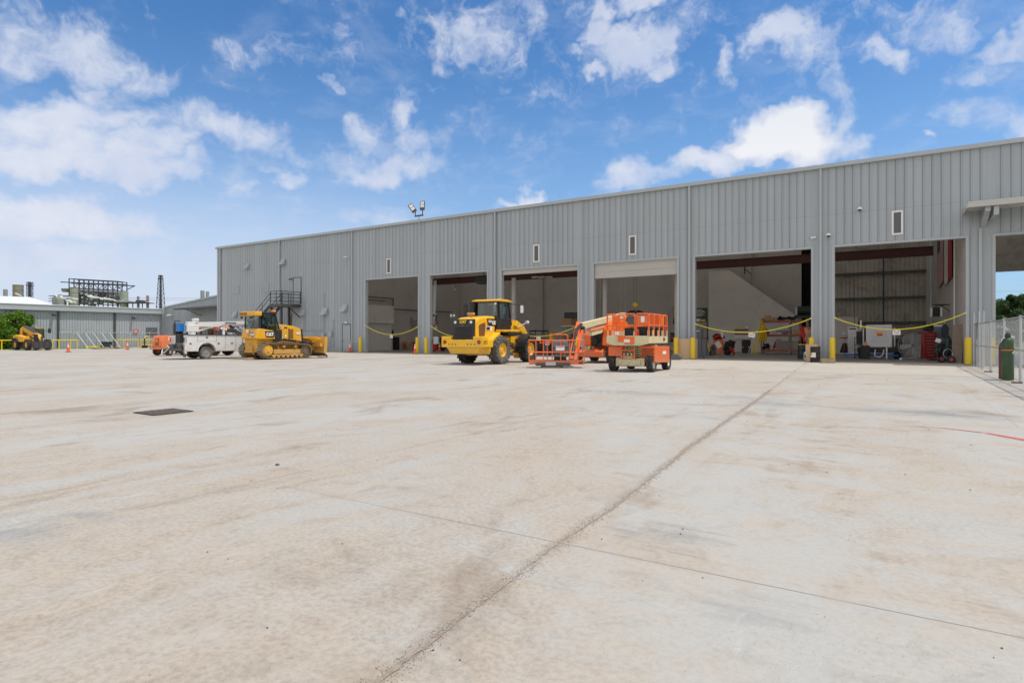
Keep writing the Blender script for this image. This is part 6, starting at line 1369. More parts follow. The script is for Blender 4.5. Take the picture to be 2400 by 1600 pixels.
def curved(q, a0, a1, z0, z1, rr):
    n = 6; vs = []
    for k in range(n+1): a = R_(a0+(a1-a0)*k/n); vs += [(math.cos(a)*rr, math.sin(a)*rr, z0), (math.cos(a)*rr, math.sin(a)*rr, z1)]
    q.add(vs, [(2*k, 2*k+2, 2*k+3, 2*k+1) for k in range(n)])
curved(q, 232, 300, .28, .54, r+.012); q.build('label', PAPR, t); q = MB(); curved(q, 232, 262, .44, .54, r+.016); q.build('label_corner', SAFY, t); q = MB(); curved(q, 234, 250, .42, .50, r+.02); q.build('label_mark', mat('label_green', (.02, .25, .06), .5), t)
Y = 36.3; t = thing('timber_crate', 'low stack of timber blocks beside the yellow bollard', 'timber', (xw(1940, Y), Y, 0), R_(15)); MB().b(-.33, 0, -.25, .25, 0, .22).b(.01, .32, -.25, .2, 0, .20).build('timber', TIMB, t, bev=.01); MB().b(-.3, .3, -.18, -.08, .22, .25).b(-.3, .3, .05, .15, .22, .25).build('slat', WOOD, t)
Y = 36.6; t = thing('loader_bucket', 'small grey steel bucket lying by the chipboard pillar', 'bucket', (xw(1585, Y), Y, 0), R_(10)); MB().pr([(-.32, .02), (.3, .02), (.32, .2), (.12, .36), (-.12, .36), (-.28, .2)], 'y', -.3, .3).build('shell', mat('bucket_grey', (.12, .13, .14), .5), t, bev=.03); MB().b(-.5, -.3, -.1, .1, .05, .18).build('hitch', STLD, t)

# ---------------------------------------------------------------- flag bay contents
def wy(qx): r = ray(qx); k = r[0]/r[1]; return (2.95+.0325*39)/(k+.0325)
def wx(y, o=.06): return 2.95-.0325*(y-39)-o
def fl_quad(q, ya, yb, za, zb, o=.06, n=1): q.add([(wx(ya, o), ya, za), (wx(yb, o), yb, za), (wx(yb, o), yb, zb), (wx(ya, o), ya, zb)], [(0,1,2,3)])
FR = mat('flag_red', (.34, .02, .03), .8); FWm = mat('flag_white', (.58, .55, .54), .85); FB = mat('flag_blue', (.015, .02, .06), .8)
y0, y1 = wy(2199), wy(2213.5); zt_, zb_ = 6.9, 4.3-.0
zt_ = 8.3; zb_ = 4.8
fg = thing('flag', 'large stars and stripes flag hanging vertically on the side wall', 'flag', (wx(y1), y1, 0)); F = Matrix.Translation((-wx(y1), -y1, 0))
for nm, m_, o_ in (('red_stripes', FR, 0), ('white_stripes', FWm, 1)):
    q = MB(F)
    for k in range(o_, 13, 2): fl_quad(q, y0+(y1-y0)*k/13, y0+(y1-y0)*(k+1)/13, zb_+.25*k/13, zt_)
    q.build(nm, m_, fg)
q = MB(F); fl_quad(q, y0, y0+(y1-y0)*.54, 7.2, zt_, .07); q.build('canton', FB, fg)
q = MB(F)
for i in range(3):
    for j in range(4): yy = y0-.3-(y0-y1)*.54*(j+.2)/4; q.c(wx(yy, .08), yy, 7.35+i*.3, .01, .12, .07)
q.build('stars', FWm, fg)
y2, y3 = wy(2215), wy(2234); ym = (y2+y3)/2
fg = thing('flag', 'lone star flag with white and red halves hanging beside the striped flag', 'flag', (wx(y3), y3, 0)); F = Matrix.Translation((-wx(y3), -y3, 0))
q = MB(F); fl_quad(q, y2, ym, 4.75, 7.6); q.build('white_half', FWm, fg); q = MB(F); fl_quad(q, ym, y3, 4.85, 7.6); q.build('red_half', FR, fg); q = MB(F); fl_quad(q, y2, y3, 7.6, 8.8); q.build('blue_band', FB, fg)
q = MB(F); pts = [(math.cos(R_(90+36*k))*(.3 if k % 2 == 0 else .12), math.sin(R_(90+36*k))*(.3 if k % 2 == 0 else .12)) for k in range(10)]
q.add([(wx(ym, .07), ym, 8.2)]+[(wx(ym+a_, .07), ym+a_, 8.2+b_) for a_, b_ in pts], [(0, k+1, (k+1) % 10+1) for k in range(10)]); q.build('star', FWm, fg)
# wall heater
Y = 50; t = thing('wall_heater', 'white-edged fan heater hanging on a bracket from the side wall', 'heater', (xw(2194, 46), 46, 0)); z = atY(2194, 731, 46)[1]
MB().b(-.28, .28, -.2, .2, z-.28, z+.28).build('housing', BLKP, t, bev=.02); MB().b(-.30, -.2, -.22, .22, z-.28, z+.28).b(.2, .30, -.22, .22, z-.28, z+.28).build('side_panel', WHT2, t)
MB().tu([(-.2, 0, z+.45), (.75, 0, z+.45), (.1, 0, z+.40)], .03).tu([(0, 0, z+.28), (0, 0, z+.45)], .03).tu([(.75, 0, z+.6), (.75, 0, z-2.0)], .02).tu([(.75,0,z),( .2,0,z+.42)], .025).build('bracket', BLK, t)
# low white partition with panels
x0, x1 = xw(1956, 55.5), xw(2010, 55.5); t = thing('switch_partition', 'low pale partition wall with switch panels behind the welder', 'partition', (x0, 55.5, 0))
MB().b(-.6, x1-x0, 0, .12, .02, 3.0).build('wall', IWHT, t); MB().b(1.2, 1.65, -.06, 0, 1.3, 1.75).b(.55, .8, -.06, 0, 1.5, 1.75).build('switch_panel', STL, t); MB().tu([(1.4, -.03, 1.75), (1.4, -.03, 6.0)], .02).build('conduit', STLD, t)
# tall pale cabinet
Y = 46.5; k = mpp(2003, Y); t = thing('tall_cabinet', 'tall pale metal cabinet with dark control strip left of the white trailer box', 'cabinet', (xw(2003, Y), Y, 0)); 
MB().b(-.38, .2, -.35, .35, .1, 2.05).build('body', WHT, t, bev=.03); MB().b(.2, .42, -.35, .35, .1, 2.05).build('side_module', mat('cab_grey', (.36, .37, .38), .5), t, bev=.02); MB().b(-.3, .1, -.36, -.352, 1.88, 1.97).build('control_strip', BLK, t); MB().b(.25, .36, -.36, -.352, 1.5, 1.9).build('gauge_panel', STL, t)
# black hand ladder frame
Y = 44.2; t = thing('step_ladder', 'black tubular step frame in front of the pale cabinet', 'step ladder', (xw(2012, Y), Y, 0)); q = MB()
for s in (-.2, .2): q.tu([(s, -.1, 0), (s, -.1, 1.35)], .022).tu([(s, -.1, .75), (s, .35, 0)], .02)
for z in (.3, .6, .9, 1.35): q.tu([(-.2, -.1, z), (.2, -.1, z)], .022)
q.build('frame', BLK, t)
# white box trailer on black frame
Y = 44.6; X = xw(2061, Y); t = thing('trailer_generator', 'white enclosed box mounted on a black wheeled trailer frame', 'trailer', (X, Y, 0)); 
MB().b(-.72, .68, -.4, .5, .75, 2.15).build('box', mat('box_white', (.66, .66, .68), .4, 0, .03, 2, 0, .15), t, bev=.03); MB().b(-.45, .42, -.412, -.402, 1.05, 1.98).build('door_panel', mat('box_white2', (.60, .60, .63), .4), t, bev=.005)
MB().b(-.14, .18, -.43, -.414, 1.45, 1.7).build('sticker', ORS, t); MB().b(-.1, .14, -.436, -.431, 1.48, 1.56).build('sticker_red', REDS, t); MB().b(-.08,.12,-.436,-.431,1.6,1.66).build('sticker_text', SAFY, t)
MB().b(-1.2, 1.2, -.55, .7, .42, .7).b(-1.25, -.76, -.3, .5, .95, 1.75).b(.75, 1.2, -.3, .5, .75, 1.3).b(-.9,-.75,-.35,.4,.75,1.9).build('frame', BLKP, t, bev=.02)
MB().cy((-.86, -.35, .8), (-.86, -.35, 1.95), .035).cy((.82, -.35, .8), (.82, -.35, 1.95), .035).cy((-1.0,-.2,1.9),(-1.0,-.2,2.45),.06).cy((-.5, -.42, .72), (-.5, -.42, .85), .02).build('corner_tube', WHT2, t)
MB().tu([(-.2, -.6, .6), (-.25, -.75, .25), (.0, -.75, .12), (.2, -.7, .3), (.25, -.6, .6)], .03).cy((.4, -.75, .05), (.4, -.75, .75), .04).build('hose', WHT2, t)
for s in (-1, 1): wheel(t, s*.95, .1, .24, .18, .12, -1, STLD, lug='none', n=1)
MB().tu([(-1.9,-.4,.25),(1.0,-.4,.25)], .06).tu([(-1.9,.4,.25),(-1.9,-.4,.25)], .06).build('skid', BLUP, t)
t = thing('jack_bucket', 'orange funnel jug on a black bin beside the trailer box', 'jug', (xw(2028, 43.6), 43.6, 0)); MB().b(-.25, .25, -.2, .2, 0, .85).build('bin', BLKP, t, bev=.02); MB().cy((0, 0, .85), (0, 0, 1.1), .14, .05).build('jug', mat('jug_orange', (.6, .25, .06), .5), t)
# stool
Y = 50; t = thing('work_stool', 'red-topped stool with a black bag hung below', 'stool', (xw(1979.5, Y), Y, 0)); MB().cy((0, 0, 1.28), (0, 0, 1.36), .34, n=18).build('seat', REDP, t); MB().cy((0, 0, .1), (0, 0, 1.3), .03).tu([(.0, 0, 1.36), (.5, 0, 1.7)], .03).build('stem', STL, t); MB().cy((0, 0, .25), (0, 0, .95), .33, .12).build('bag', BLKP, t); MB().cy((0,-.2,.05),(0,-.2,.95),.04).build('strap', REDP, t)
# big fan
Y = 43.6; X = xw(2141, Y); t = thing('drum_fan', 'large round metal shop fan standing on the floor', 'fan', (X, Y, 0), R_(-8)); R0 = .80; zc = .88
FM = mat('brushed_fan_metal', (.42, .43, .44), .3, .7, .15, 3); MB().la([(R0, -.22), (R0+.02, -.2), (R0, 0), (R0+.02, .2), (R0, .22), (R0-.03, .2), (R0-.03, -.2), (R0, -.22)], (0, 0, zc), 'y', 40).build('shroud', STLD, t, True)
for k in range(4):
    a = R_(10+90*k); m = Matrix.Translation((0, 0, zc)) @ Matrix.Rotation(-a, 4, 'Y') @ Matrix.Rotation(R_(28), 4, 'X'); MB(m).pr([(.1, -.07), (.35, -.15), (.70, -.17), (.72, .15), (.4, .14), (.1, .07)], 'y', -.008, .008).build('blade', FM, t)
MB().cy((0, -.1, zc), (0, .15, zc), .11, n=16).build('hub', STLD, t)
q = MB()
for rr in (.15, .27, .39, .51, .63, .75): 
    for k in range(32): a, b = R_(k*11.25), R_(k*11.25+11.25); q.tu([(math.cos(a)*rr, -.24, zc+math.sin(a)*rr), (math.cos(b)*rr, -.24, zc+math.sin(b)*rr)], .005, 4)
for k in range(12): a = R_(30*k); q.tu([(.08*math.cos(a), -.235, zc+.08*math.sin(a)), (R0*math.cos(a), -.235, zc+R0*math.sin(a))], .006, 4)
q.build('wire_guard', STL, t); MB().tu([(-.55, -.2, .1), (.55, -.2, .1)], .03).tu([(-.5,.2,.1),(.5,.2,.1)],.03).tu([(.35, -.3, .2), (.35, -.3, .42), (.85, -.3, .42)], .025).build('stand', STL, t)
for s in (-.62, .62): MB().cy((s, -.26, .07), (s, -.2, .07), .07, n=14).build('wheel', WHT2, t)
# red tool chest / grey cabinet / green cylinder / hand cart / boards
Y = 43.0; t = thing('tool_chest', 'tall red tool chest right of the round fan', 'tool chest', (xw(2177, Y), Y, 0), R_(15)); MB().b(-.33, .33, -.25, .25, .12, 1.68).build('body', mat('deep_red', (.27, .015, .015), .4), t, bev=.02)
for k in range(8): MB().b(-.28, .28, -.265, -.252, .2+k*.17, .34+k*.17).build('drawer', mat('drawer_red', (.20, .012, .012), .35), t); 
q = MB()
for k in range(8): q.b(-.2, .2, -.28, -.266, .32+k*.17, .335+k*.17)
q.build('drawer_handle', STL, t); q = MB(); q.c(0, 0, 1.85, .4, .3, .3, .2, .3, 0).c(.1, 0, 2.05, .2, .2, .2, .5); q.build('top_clutter', BLKP, t)
Y = 43.8; t = thing('steel_cabinet', 'blue-grey steel cabinet between tool chest and green cylinder', 'cabinet', (xw(2200, Y), Y, 0)); MB().b(-.42, .42, -.3, .3, .02, 2.0).build('body', mat('blue_grey_steel', (.16, .19, .23), .45, .2), t, bev=.02); MB().b(-.004, .004, -.306, -.301, .1, 1.95).build('door_seam', BLK, t); MB().b(-.3, .3, -.2, .2, 2.0, 2.1).build('top_box', WHT2, t)
Y = 41.2; gcyl('gas_cylinder', 'dark green gas cylinder inside the flag bay', xw(2222, Y), Y, .17, 1.45, mat('dark_green_cyl', (.015, .05, .035), .4), BLK)
t = thing('jacket', 'grey jacket hanging on the side wall above the cylinder', 'jacket', (xw(2214, 42.4), 42.4, 0)); MB().pr([(-.15, 1.35), (.15, 1.3), (.2, 1.9), (.05, 2.15), (-.08, 2.1), (-.2, 1.8)], 'y', -.08, .08).build('cloth', mat('dark_cloth', (.04, .045, .06), .9), t, bev=.03); MB().tu([(0,0,2.15),(.02,0,2.4)], .02).build('hanger', STL, t)
Y = 40.0; t = thing('pressure_washer', 'wheeled pressure washer with red hub wheels near the green cylinder', 'pressure washer', (xw(2209, Y), Y, 0), R_(20))
q = MB(); q.tu([(-.35, -.2, .2), (.35, -.2, .2), (.5, -.2, .95), (.5, .2, .95), (.35, .2, .2), (-.35, .2, .2)], .022, 6, True).tu([(-.3, -.2, .2), (-.4, -.2, 1.0), (-.1, -.2, 1.1)], .02); q.build('frame', STLD, t)
q = MB(); random.seed(8)
for k in range(14): q.c(random.uniform(-.3, .3), random.uniform(-.15, .15), random.uniform(.35, 1.05), .22, .16, .16, random.random(), random.random(), random.random())
q.build('pump', BLKP, t); MB().c(-.25, -.1, 1.2, .2, .15, .2, .2, .3).build('white_canister', WHT2, t)
q = MB(); 
for k in range(20): a, b = R_(k*18), R_(k*18+18); q.tu([(.15+.22*math.cos(a), -.26, .5+.25*math.sin(a)), (.15+.22*math.cos(b), -.26, .5+.25*math.sin(b))], .02, 5)
q.build('hose_coil', STL, t)
for (xx, yy_) in ((.25, -.35), (.0, .1)): MB().la([(.10, -.05), (.19, -.05), (.2, 0), (.19, .05), (.10, .05)], (xx, yy_, .2), 'y', 22, False).build('tyre', RUB, t, True); MB().cy((xx, yy_-.045, .2), (xx, yy_+.045, .2), .15, n=20).build('hub', mat('pink_red_hub', (.55, .09, .12), .5), t)
Y = 39.9; t = thing('wooden_board', 'weathered wooden board leaning by the flag bay right jamb', 'board', (xw(2244, Y), Y, 0), R_(-14)); MB().c(0, 0, 1.02, .46, .035, 2.04, R_(-3), R_(1)).build('board', WOOD, t)
t = thing('wooden_board', 'dark red board edge behind the weathered board', 'board', (xw(2254, Y+.25), Y+.25, 0), R_(55)); MB().c(0, 0, 1.02, .4, .03, 2.05, R_(2)).build('board', mat('maroon_board', (.10, .03, .03), .7), t)

# ---------------------------------------------------------------- red rack bay contents
Y = 52.5; x0, x1 = xw(1787, Y), xw(1893, Y); k = mpp(1840, Y); t = thing('pallet_rack', 'long red steel rack with three shelves under the stair partition', 'rack', (x0, Y, 0)); Lr = x1-x0
zs = [.28, 1.50, 2.62]
for z in zs:
    o = MB().b(0, Lr, -.45, -.38, z-.09, z+.09).b(0, Lr, .38, .45, z-.09, z+.09).build('beam', REDP2, t); MB().b(0, Lr, -.37, .37, z+.03, z+.07).build('deck', WOOD, o)
for x in (0, Lr*.62, Lr): MB().b(x-.05, x+.05, -.5, -.46, .02, 2.8).b(x-.05, x+.05, .46, .5, .02, 2.8).build('upright', mat('rack_upright', (.22, .225, .23), .5, .3), t)
def rackbox(fx_, z, w_, h, d, m, lab, name='box', cat='box', seed=0):
    g = thing(name, lab, cat, (x0+Lr*fx_, Y-.05, z), random.uniform(-.2, .2)); o = MB().b(-w_/2, w_/2, -d/2, d/2, 0, h).build('body', m, g, bev=.015); MB().b(-w_*.5, w_*.5, -.03, .03, h, h+.004).build('tape', mat('tape', (.55, .45, .3), .4), g); return g
rackbox(.13, 2.70, .38, .42, .4, CARD, 'tall cardboard box on the top shelf of the red rack'); rackbox(.23, 2.70, .34, .27, .4, CARD, 'small cardboard box on the top shelf beside the tall one')
rackbox(.78, 1.58, .5, .42, .5, CARD, 'brown carton on the middle shelf of the red rack'); rackbox(.52, .36, 1.15, .72, .5, mat('dull_box', (.28, .25, .21), .8), 'large dull box on the bottom rack shelf'); rackbox(.36, .36, .3, .85, .4, mat('grey_box', (.32, .31, .30), .8), 'upright grey box on the bottom rack shelf'); rackbox(.74, .36, .5, .7, .5, mat('dull_box2', (.33, .31, .25), .8), 'leaning greenish carton on the bottom rack shelf')
def junk(name, lab, cat, x, y, z, sx, sy, sz, m, n=7, seed=1, group=None):
    random.seed(seed); g = thing(name, lab, cat, (x, y, z), 0, group); q = MB()
    for i in range(n): a = random.uniform(.25, .5); q.c(random.uniform(-.35, .35)*sx, random.uniform(-.3, .3)*sy, a*sz*.5+random.uniform(0, .5)*sz, sx*a, sy*a, sz*a, random.uniform(-.4, .4), random.uniform(-.6, .6), random.uniform(0, 3))
    q.build('body', m, g, bev=.008); return g
junk('machine_parts', 'dark machine parts along the top rack shelf', 'parts', x0+Lr*.5, Y, 2.7, 1.5, .5, .22, BLKP, 14, 3); junk('machine_parts', 'black hump-shaped part at the right of the top rack shelf', 'parts', x0+Lr*.70, Y, 2.7, .5, .4, .42, BLKP, 6, 4)
junk('machine_parts', 'chrome and black casting on the middle rack shelf', 'parts', x0+Lr*.47, Y, 1.58, 1.1, .5, .35, STL, 12, 5); junk('machine_parts', 'red canister on the left of the middle rack shelf', 'parts', x0+Lr*.1, Y, 1.58, .35, .35, .5, REDP, 6, 6)
junk('machine_parts', 'black lump on the left of the bottom rack shelf', 'parts', x0+Lr*.09, Y, .36, .6, .5, .62, BLKP, 8, 7); g = junk('machine_parts', 'tall red bottle on the bottom rack shelf', 'parts', x0+Lr*.27, Y, .36, .22, .22, 1.0, REDP, 6, 8)
junk('machine_parts', 'brass coloured parts at the left of the top rack shelf', 'parts', x0+Lr*.04, Y, 2.7, .5, .4, .25, mat('brass_part', (.35, .25, .1), .5), 6, 9)
Y = 51.6; t = thing('rain_coat', 'yellow coat hanging at the left end of the red rack', 'coat', (xw(1786, Y), Y, 0)); MB().pr([(-.3, 1.05), (.3, 1.05), (.38, 1.5), (.3, 2.0), (.12, 2.45), (.05, 2.75), (-.05, 2.75), (-.2, 2.3), (-.28, 1.9)], 'y', -.09, .09).build('cloth', mat('coat_yellow', (.62, .40, .01), .7, 0, .12, 3), t, bev=.05)
q = MB()
for k in range(5): q.pr([(-.2+k*.1, 1.1), (-.17+k*.1, 1.1), (-.05+k*.03, 2.3)], 'y', -.115, -.085)
q.build('fold', mat('coat_shadow_yellow', (.50, .31, .01), .8), t)
Y = 51.2; t = thing('ladder_bundle', 'fibreglass ladders leaning left of the yellow coat', 'ladder', (xw(1770, Y), Y, 0)); 
for i, (dx, m) in enumerate(((-.35, STL), (-.1, SAFY), (.12, SAFY))): 
    q = MB(); q.tu([(dx-.2, 0, 0), (dx+.42, .3, 2.3)], .035, 4).tu([(dx-.02, 0, 0), (dx+.58, .3, 2.3)], .035, 4)
    for k in range(7): f_ = .1+k*.13; q.tu([(dx-.2+.62*f_, .3*f_, 2.3*f_), (dx-.02+.6*f_, .3*f_, 2.3*f_)], .02, 4)
    q.build('rail', m, t)
Y = 52.3; t = thing('black_case', 'black upright equipment case against the pale partition', 'case', (xw(1749, Y), Y, 0)); MB().b(-.33, .33, -.2, .2, .06, 1.15).build('body', BLKP, t, bev=.06); MB().b(-.3, -.2, -.215, -.2, .5, .6).b(.2, .3, -.215, -.2, .5, .6).cy((-.25, 0, .0), (-.25, 0, .12), .06).cy((.25, 0, 0), (.25, 0, .12), .06).build('latch', STL, t)
# poster (generic chart)
Y = 56.7; xa, za = atY(1721, 765, Y); xb, zb3 = atY(1754.5, 793.5, Y); W_, H_ = xb-xa, za-zb3; t = thing('wall_poster', 'white poster with yellow header on the pale partition', 'poster', (xa, Y, zb3))
MB().b(0, W_, 0, .02, 0, H_).build('sheet', PAPR, t); MB().b(.01, W_*.75, -.006, -.001, H_*.86, H_*.99).build('header', SAFY, t)
MB().b(.02, W_*.98, -.006, -.001, H_*.68, H_*.80).b(.02, W_*.98, -.006, -.001, H_*.36, H_*.46).build('dark_picture_strip', STLD, t); MB().b(.02, W_*.98, -.006, -.001, H_*.60, H_*.66).b(.02, W_*.98, -.006, -.001, H_*.3, H_*.34).build('red_strip', mat('poster_red', (.5, .12, .08), .6), t)
# dark notice board left
Y = 53.5; xa, za = atY(1630, 722, Y); xb, zb3 = atY(1658.5, 754.5, Y); W_, H_ = xb-xa, za-zb3; t = thing('notice_board', 'dark green notice board with pale text lines in the red rack bay', 'notice board', (xa, Y, zb3))
MB().b(-.6, W_, 0, .04, 0, H_).build('panel', mat('board_green', (.03, .05, .045), .5), t); q = MB()
for k in range(6): q.b(.1, W_*(.55+.35*((k*37) % 5)/5), -.006, -.001, H_*(.85-k*.085), H_*(.88-k*.085))
q.b(.1, .45, -.006, -.001, H_*.05, H_*.25); q.build('text_line', PAPR, t); MB().b(W_*.35, W_*.82, -.006, -.001, H_*.05, H_*.18).build('yellow_tag', SAFY, t)
MB().b(-.6, -.5, -.1, .2, -2, 0).b(W_-.1, W_, .05, .2, -za+H_+.1, 0).build('post', STLD, t)
# tall grey cart
Y = 41.2; t = thing('grey_locker_cart', 'tall grey rolling locker at the left edge of the red rack bay', 'locker', (xw(1642, Y), Y, 0)); MB().b(-.30, .12, -.3, .3, .12, 1.95).b(.12, .40, -.25, .25, .12, 1.25).build('body', mat('locker_grey', (.17, .175, .19), .5, 0, .08, 2), t, bev=.03); MB().b(-.25, .0, -.31, -.301, 1.75, 1.82).build('label', PAPR, t)
for s in (-.2, .25): MB().cy((s, -.25, .06), (s, -.19, .06), .06, n=12).build('caster', STLD, t)
Y = 47; t = thing('step_ladder', 'yellow folding step ladder beside the orange tool cart', 'step ladder', (xw(1657, Y), Y, 0)); q = MB()
for s in (-.22, .22): q.tu([(-.35, s, 0), (-.1, s*.6, 1.25)], .035, 4).tu([(.4, s, 0), (-.1, s*.6, 1.25)], .045, 4)
for z in (.3, .6, .9): q.b(-.1+.5*(1-z/1.25)-.1, -.1+.5*(1-z/1.25)+.05, -.2, .2, z-.02, z+.02)
q.build('frame', SAFY, t); MB().b(-.2, .0, -.18, .18, 1.23, 1.3).build('top_cap', STLD, t)
Y = 48; t = thing('tool_cart', 'orange tool cart piled with gear in the red rack bay', 'tool cart', (xw(1685, Y), Y, 0), R_(20)); MB().b(-.35, .35, -.3, .3, .12, 1.15).build('body', ORG, t, bev=.02); MB(face(-.08, -.31, .8, 0, -1)).c(0, 0, 0, .38, .5, .01, 0, 0, .6).build('paper', PAPR, t)
q = MB(); 
for k in range(6): q.b(.18, .33, -.315, -.301, .3+k*.13, .36+k*.13)
q.build('drawer', STLD, t); random.seed(12); q = MB()
for k in range(12): q.c(random.uniform(-.35, .35), random.uniform(-.2, .2), random.uniform(1.2, 1.7), .2, .15, .18, random.random(), random.random(), random.random())
q.build('gear_pile', BLKP, t); q = MB()
for k in range(7): q.c(random.uniform(-.4, .3), -.25, random.uniform(1.1, 1.5), .16, .1, .16, random.random(), random.random(), random.random())
q.build('red_gear', REDP, t); MB().b(.1, .3, -.2, 0, 1.2, 1.75).build('white_bag', WHT2, t)
junk('gear_pile', 'dark gear and red jug at the foot of the orange tool cart', 'gear', xw(1709, 48), 48, 0.02, .7, .6, 1.25, BLKP, 16, 21); junk('gas_can', 'red canister at the foot of the dark gear pile', 'canister', xw(1716, 47), 47, 0.02, .35, .3, .6, REDP, 5, 22); junk('gear_pile', 'silver and black tools below the yellow ladder', 'gear', xw(1669, 46), 46, .02, .4, .4, .9, STLD, 12, 23)
junk('gear_pile', 'red hoses and tools hanging right of the rack', 'hoses', xw(1891, 44), 44, 1.0, .7, .3, 1.1, REDP, 14, 24); junk('gear_pile', 'brown boxes stacked above the right chipboard guard', 'boxes', xw(1896, 41.5), 41.5, .9, .35, .4, 1.2, CARD, 8, 25)
t = thing('waste_drum', 'dark green drum half hidden behind the right chipboard guard', 'drum', (xw(1880, 41.5), 41.5, 0)); MB().la([(0, .01), (.25, .01), (.25, .3), (.26, .32), (.25, .34), (.25, .62), (.26, .64), (.25, .66), (.25, .9), (0, .9)], (0, 0, 0), 'z', 24).build('body', mat('drum_green', (.015, .03, .03), .45), t, True); MB().la([(.255, .9), (.26, .93), (.2, .95)], (0, 0, 0), 'z', 24).build('rim', SAFY, t)
t = thing('white_jug', 'white jug with black label between drum and chipboard', 'jug', (xw(1889, 40.6), 40.6, 0)); MB().cy((0, 0, 0.02), (0, 0, .42), .13, n=16).cy((0, 0, .42), (0, 0, .5), .13, .04).build('body', WHT2, t); MB().b(-.08, .08, -.137, -.132, .12, .3).build('label', BLK, t)
t = thing('wall_machine', 'black motor on the dark passage ledge above the rack', 'motor', (xw(1888, 57), 57, 3.1)); MB().cy((-.6, 0, .5), (.6, 0, .5), .42, n=20).b(-.7, .7, -.4, .4, 0, .15).build('body', mat('dark_green_motor', (.012, .03, .025), .5), t, bev=.02); MB().b(-.75, -.6, -.4, -.2, .2, .8).build('terminal_box', STL, t); MB().b(-1.2, 1.0, -.5, .5, -.1, 0).build('ledge', STLD, t)
t = thing('wall_lamp', 'dark angle bracket lamp under the crane beam', 'lamp', (xw(1745, 51.5), 51.5, 6.9)); MB().tu([(0, 0, .2), (.0, 0, -.4)], .05).tu([(0, 0, 0), (.5, 0, -.45)], .04).build('bracket', BLK, t)

# ---------------------------------------------------------------- first bays
Y = 45.8; junk('gear_pile', 'dark shelving with clutter beside the closet in the first bay', 'gear', xw(938, 52), 52, .02, 1.3, .8, 1.1, BLKP, 14, 31)
t = thing('black_cabinet', 'black upright cabinet right of the pale closet', 'cabinet', (xw(929, 47.5), 47.5, 0)); MB().b(-.22, .22, -.25, .25, .02, 1.38).build('body', BLKP, t, bev=.02); MB().b(-.15,-.05,-.26,-.251,.9,1.0).build('handle', STL, t)
t = thing('cardboard_box', 'brown cardboard box with red print in the first bay', 'box', (xw(955, 49), 49, 0), R_(-8)); MB().b(-.42, .42, -.4, .4, .02, .85).build('carton', CARD, t, bev=.01); MB().b(-.1, .25, -.41, -.401, .25, .5).build('red_print', mat('print_red', (.5, .12, .08), .7), t); MB().pr([(-.42, .85), (-.5, 1.0), (-.48, 1.0), (-.4, .86)], 'y', -.4, .4).build('flap', CARD, t)
t = thing('workbench', 'grey workbench along the side wall of the first bay', 'workbench', (xw(950, 53), 53, 0)); MB().b(-1.0, 1.3, -.4, .4, .95, 1.05).build('top', STLD, t); MB().b(-.95, -.85, -.35, -.25, .02, .95).b(1.1, 1.2, -.35, -.25, .02, .95).b(-.9,1.1,.2,.3,.3,.9).build('leg', STLD, t); MB().b(-.3,.2,-.2,.2,1.05,1.35).b(.5,.8,-.2,.2,1.05,1.25).build('tool_tray', STLD, t)
junk('gear_pile', 'red and black gear behind the bright cone in the first bay', 'gear', xw(970, 50), 50, .02, .5, .4, 1.0, REDP, 9, 32)
t = thing('wall_heater', 'white square fan heater on the side wall of the first bay', 'heater', (xw(957, 50), 50, atY(957, 750, 50)[1])); MB().b(-.25, .25, -.2, .2, -.3, .3).build('housing', BLKP, t); MB().b(-.02, .2, -.22, -.2, -.2, .2).build('grille', WHT2, t); MB().tu([(-.25, 0, .2), (-1.0, 0, .1)], .05).b(-.6, .25, -.05, .05, .3, .4).build('bracket', BLK, t)
t = thing('breaker_panel', 'small grey breaker panel above the workbench in the first bay', 'panel', (-44.7, 50.3, 0)); MB().b(0, .15, -.4, .4, 2.6, 3.5).build('box', STL, t, bev=.02); MB().cy((.15, 0, 3.3), (.17, 0, 3.3), .1).build('dial', PAPR, t)
t = thing('paper_board', 'grey clipboard panel on the edge of the pale closet', 'panel', (xw(916, 46), 46, 0)); MB().b(-.35, .35, -.05, .05, 1.3, 2.1).build('panel', STLD, t, bev=.01); MB().b(-.3, .1, -.06, -.052, 1.6, 2.0).build('paper', PAPR, t)
# second bay: hoses and motorbike-like clutter
t = thing('hose_reel', 'hanging hoses and chains beside the left jamb of the second bay', 'hoses', (xw(1020, 41), 41, 0)); q = MB()
for k in range(5): q.tu([(-.15+k*.07, 0, 6.3), (-.25+k*.05, .05, 3.4), (-.1+k*.08, 0, 2.0)], .02)
q.build('hose', STL, t); q = MB(); random.seed(33)
for k in range(8): q.c(random.uniform(-.2, .25), 0, random.uniform(1.9, 3.3), .14, .1, .2, random.random(), random.random(), 0)
q.build('fitting', STLD, t); MB().c(.15, 0, 2.6, .16, .12, .45, 0, .2).build('red_handle', REDP, t)
junk('tool_cart', 'cluttered tool cart with red and dark gear in the second bay', 'tool cart', xw(1018, 43), 43, .02, .8, .6, 1.35, REDP, 9, 41); junk('gear_pile', 'dark machinery pile in the second bay', 'gear', xw(1032, 46), 46, .02, 1.2, .8, 1.5, BLKP, 18, 42); junk('gear_pile', 'brown crates behind the loader in the second bay', 'crates', xw(1048, 50), 50, .02, 1.6, 1, 1.6, mat('brown_crate', (.14, .07, .035), .7), 9, 43); junk('gas_can', 'yellow jug in front of the second bay clutter', 'jug', xw(1029, 44), 44, .6, .3, .3, .4, SAFY, 4, 44)
junk('air_fitting', 'blue and grey fittings under the left side of the loader', 'fittings', xw(1052, 37.5), 37.5, .45, .3, .2, .3, BLUP, 5, 45)
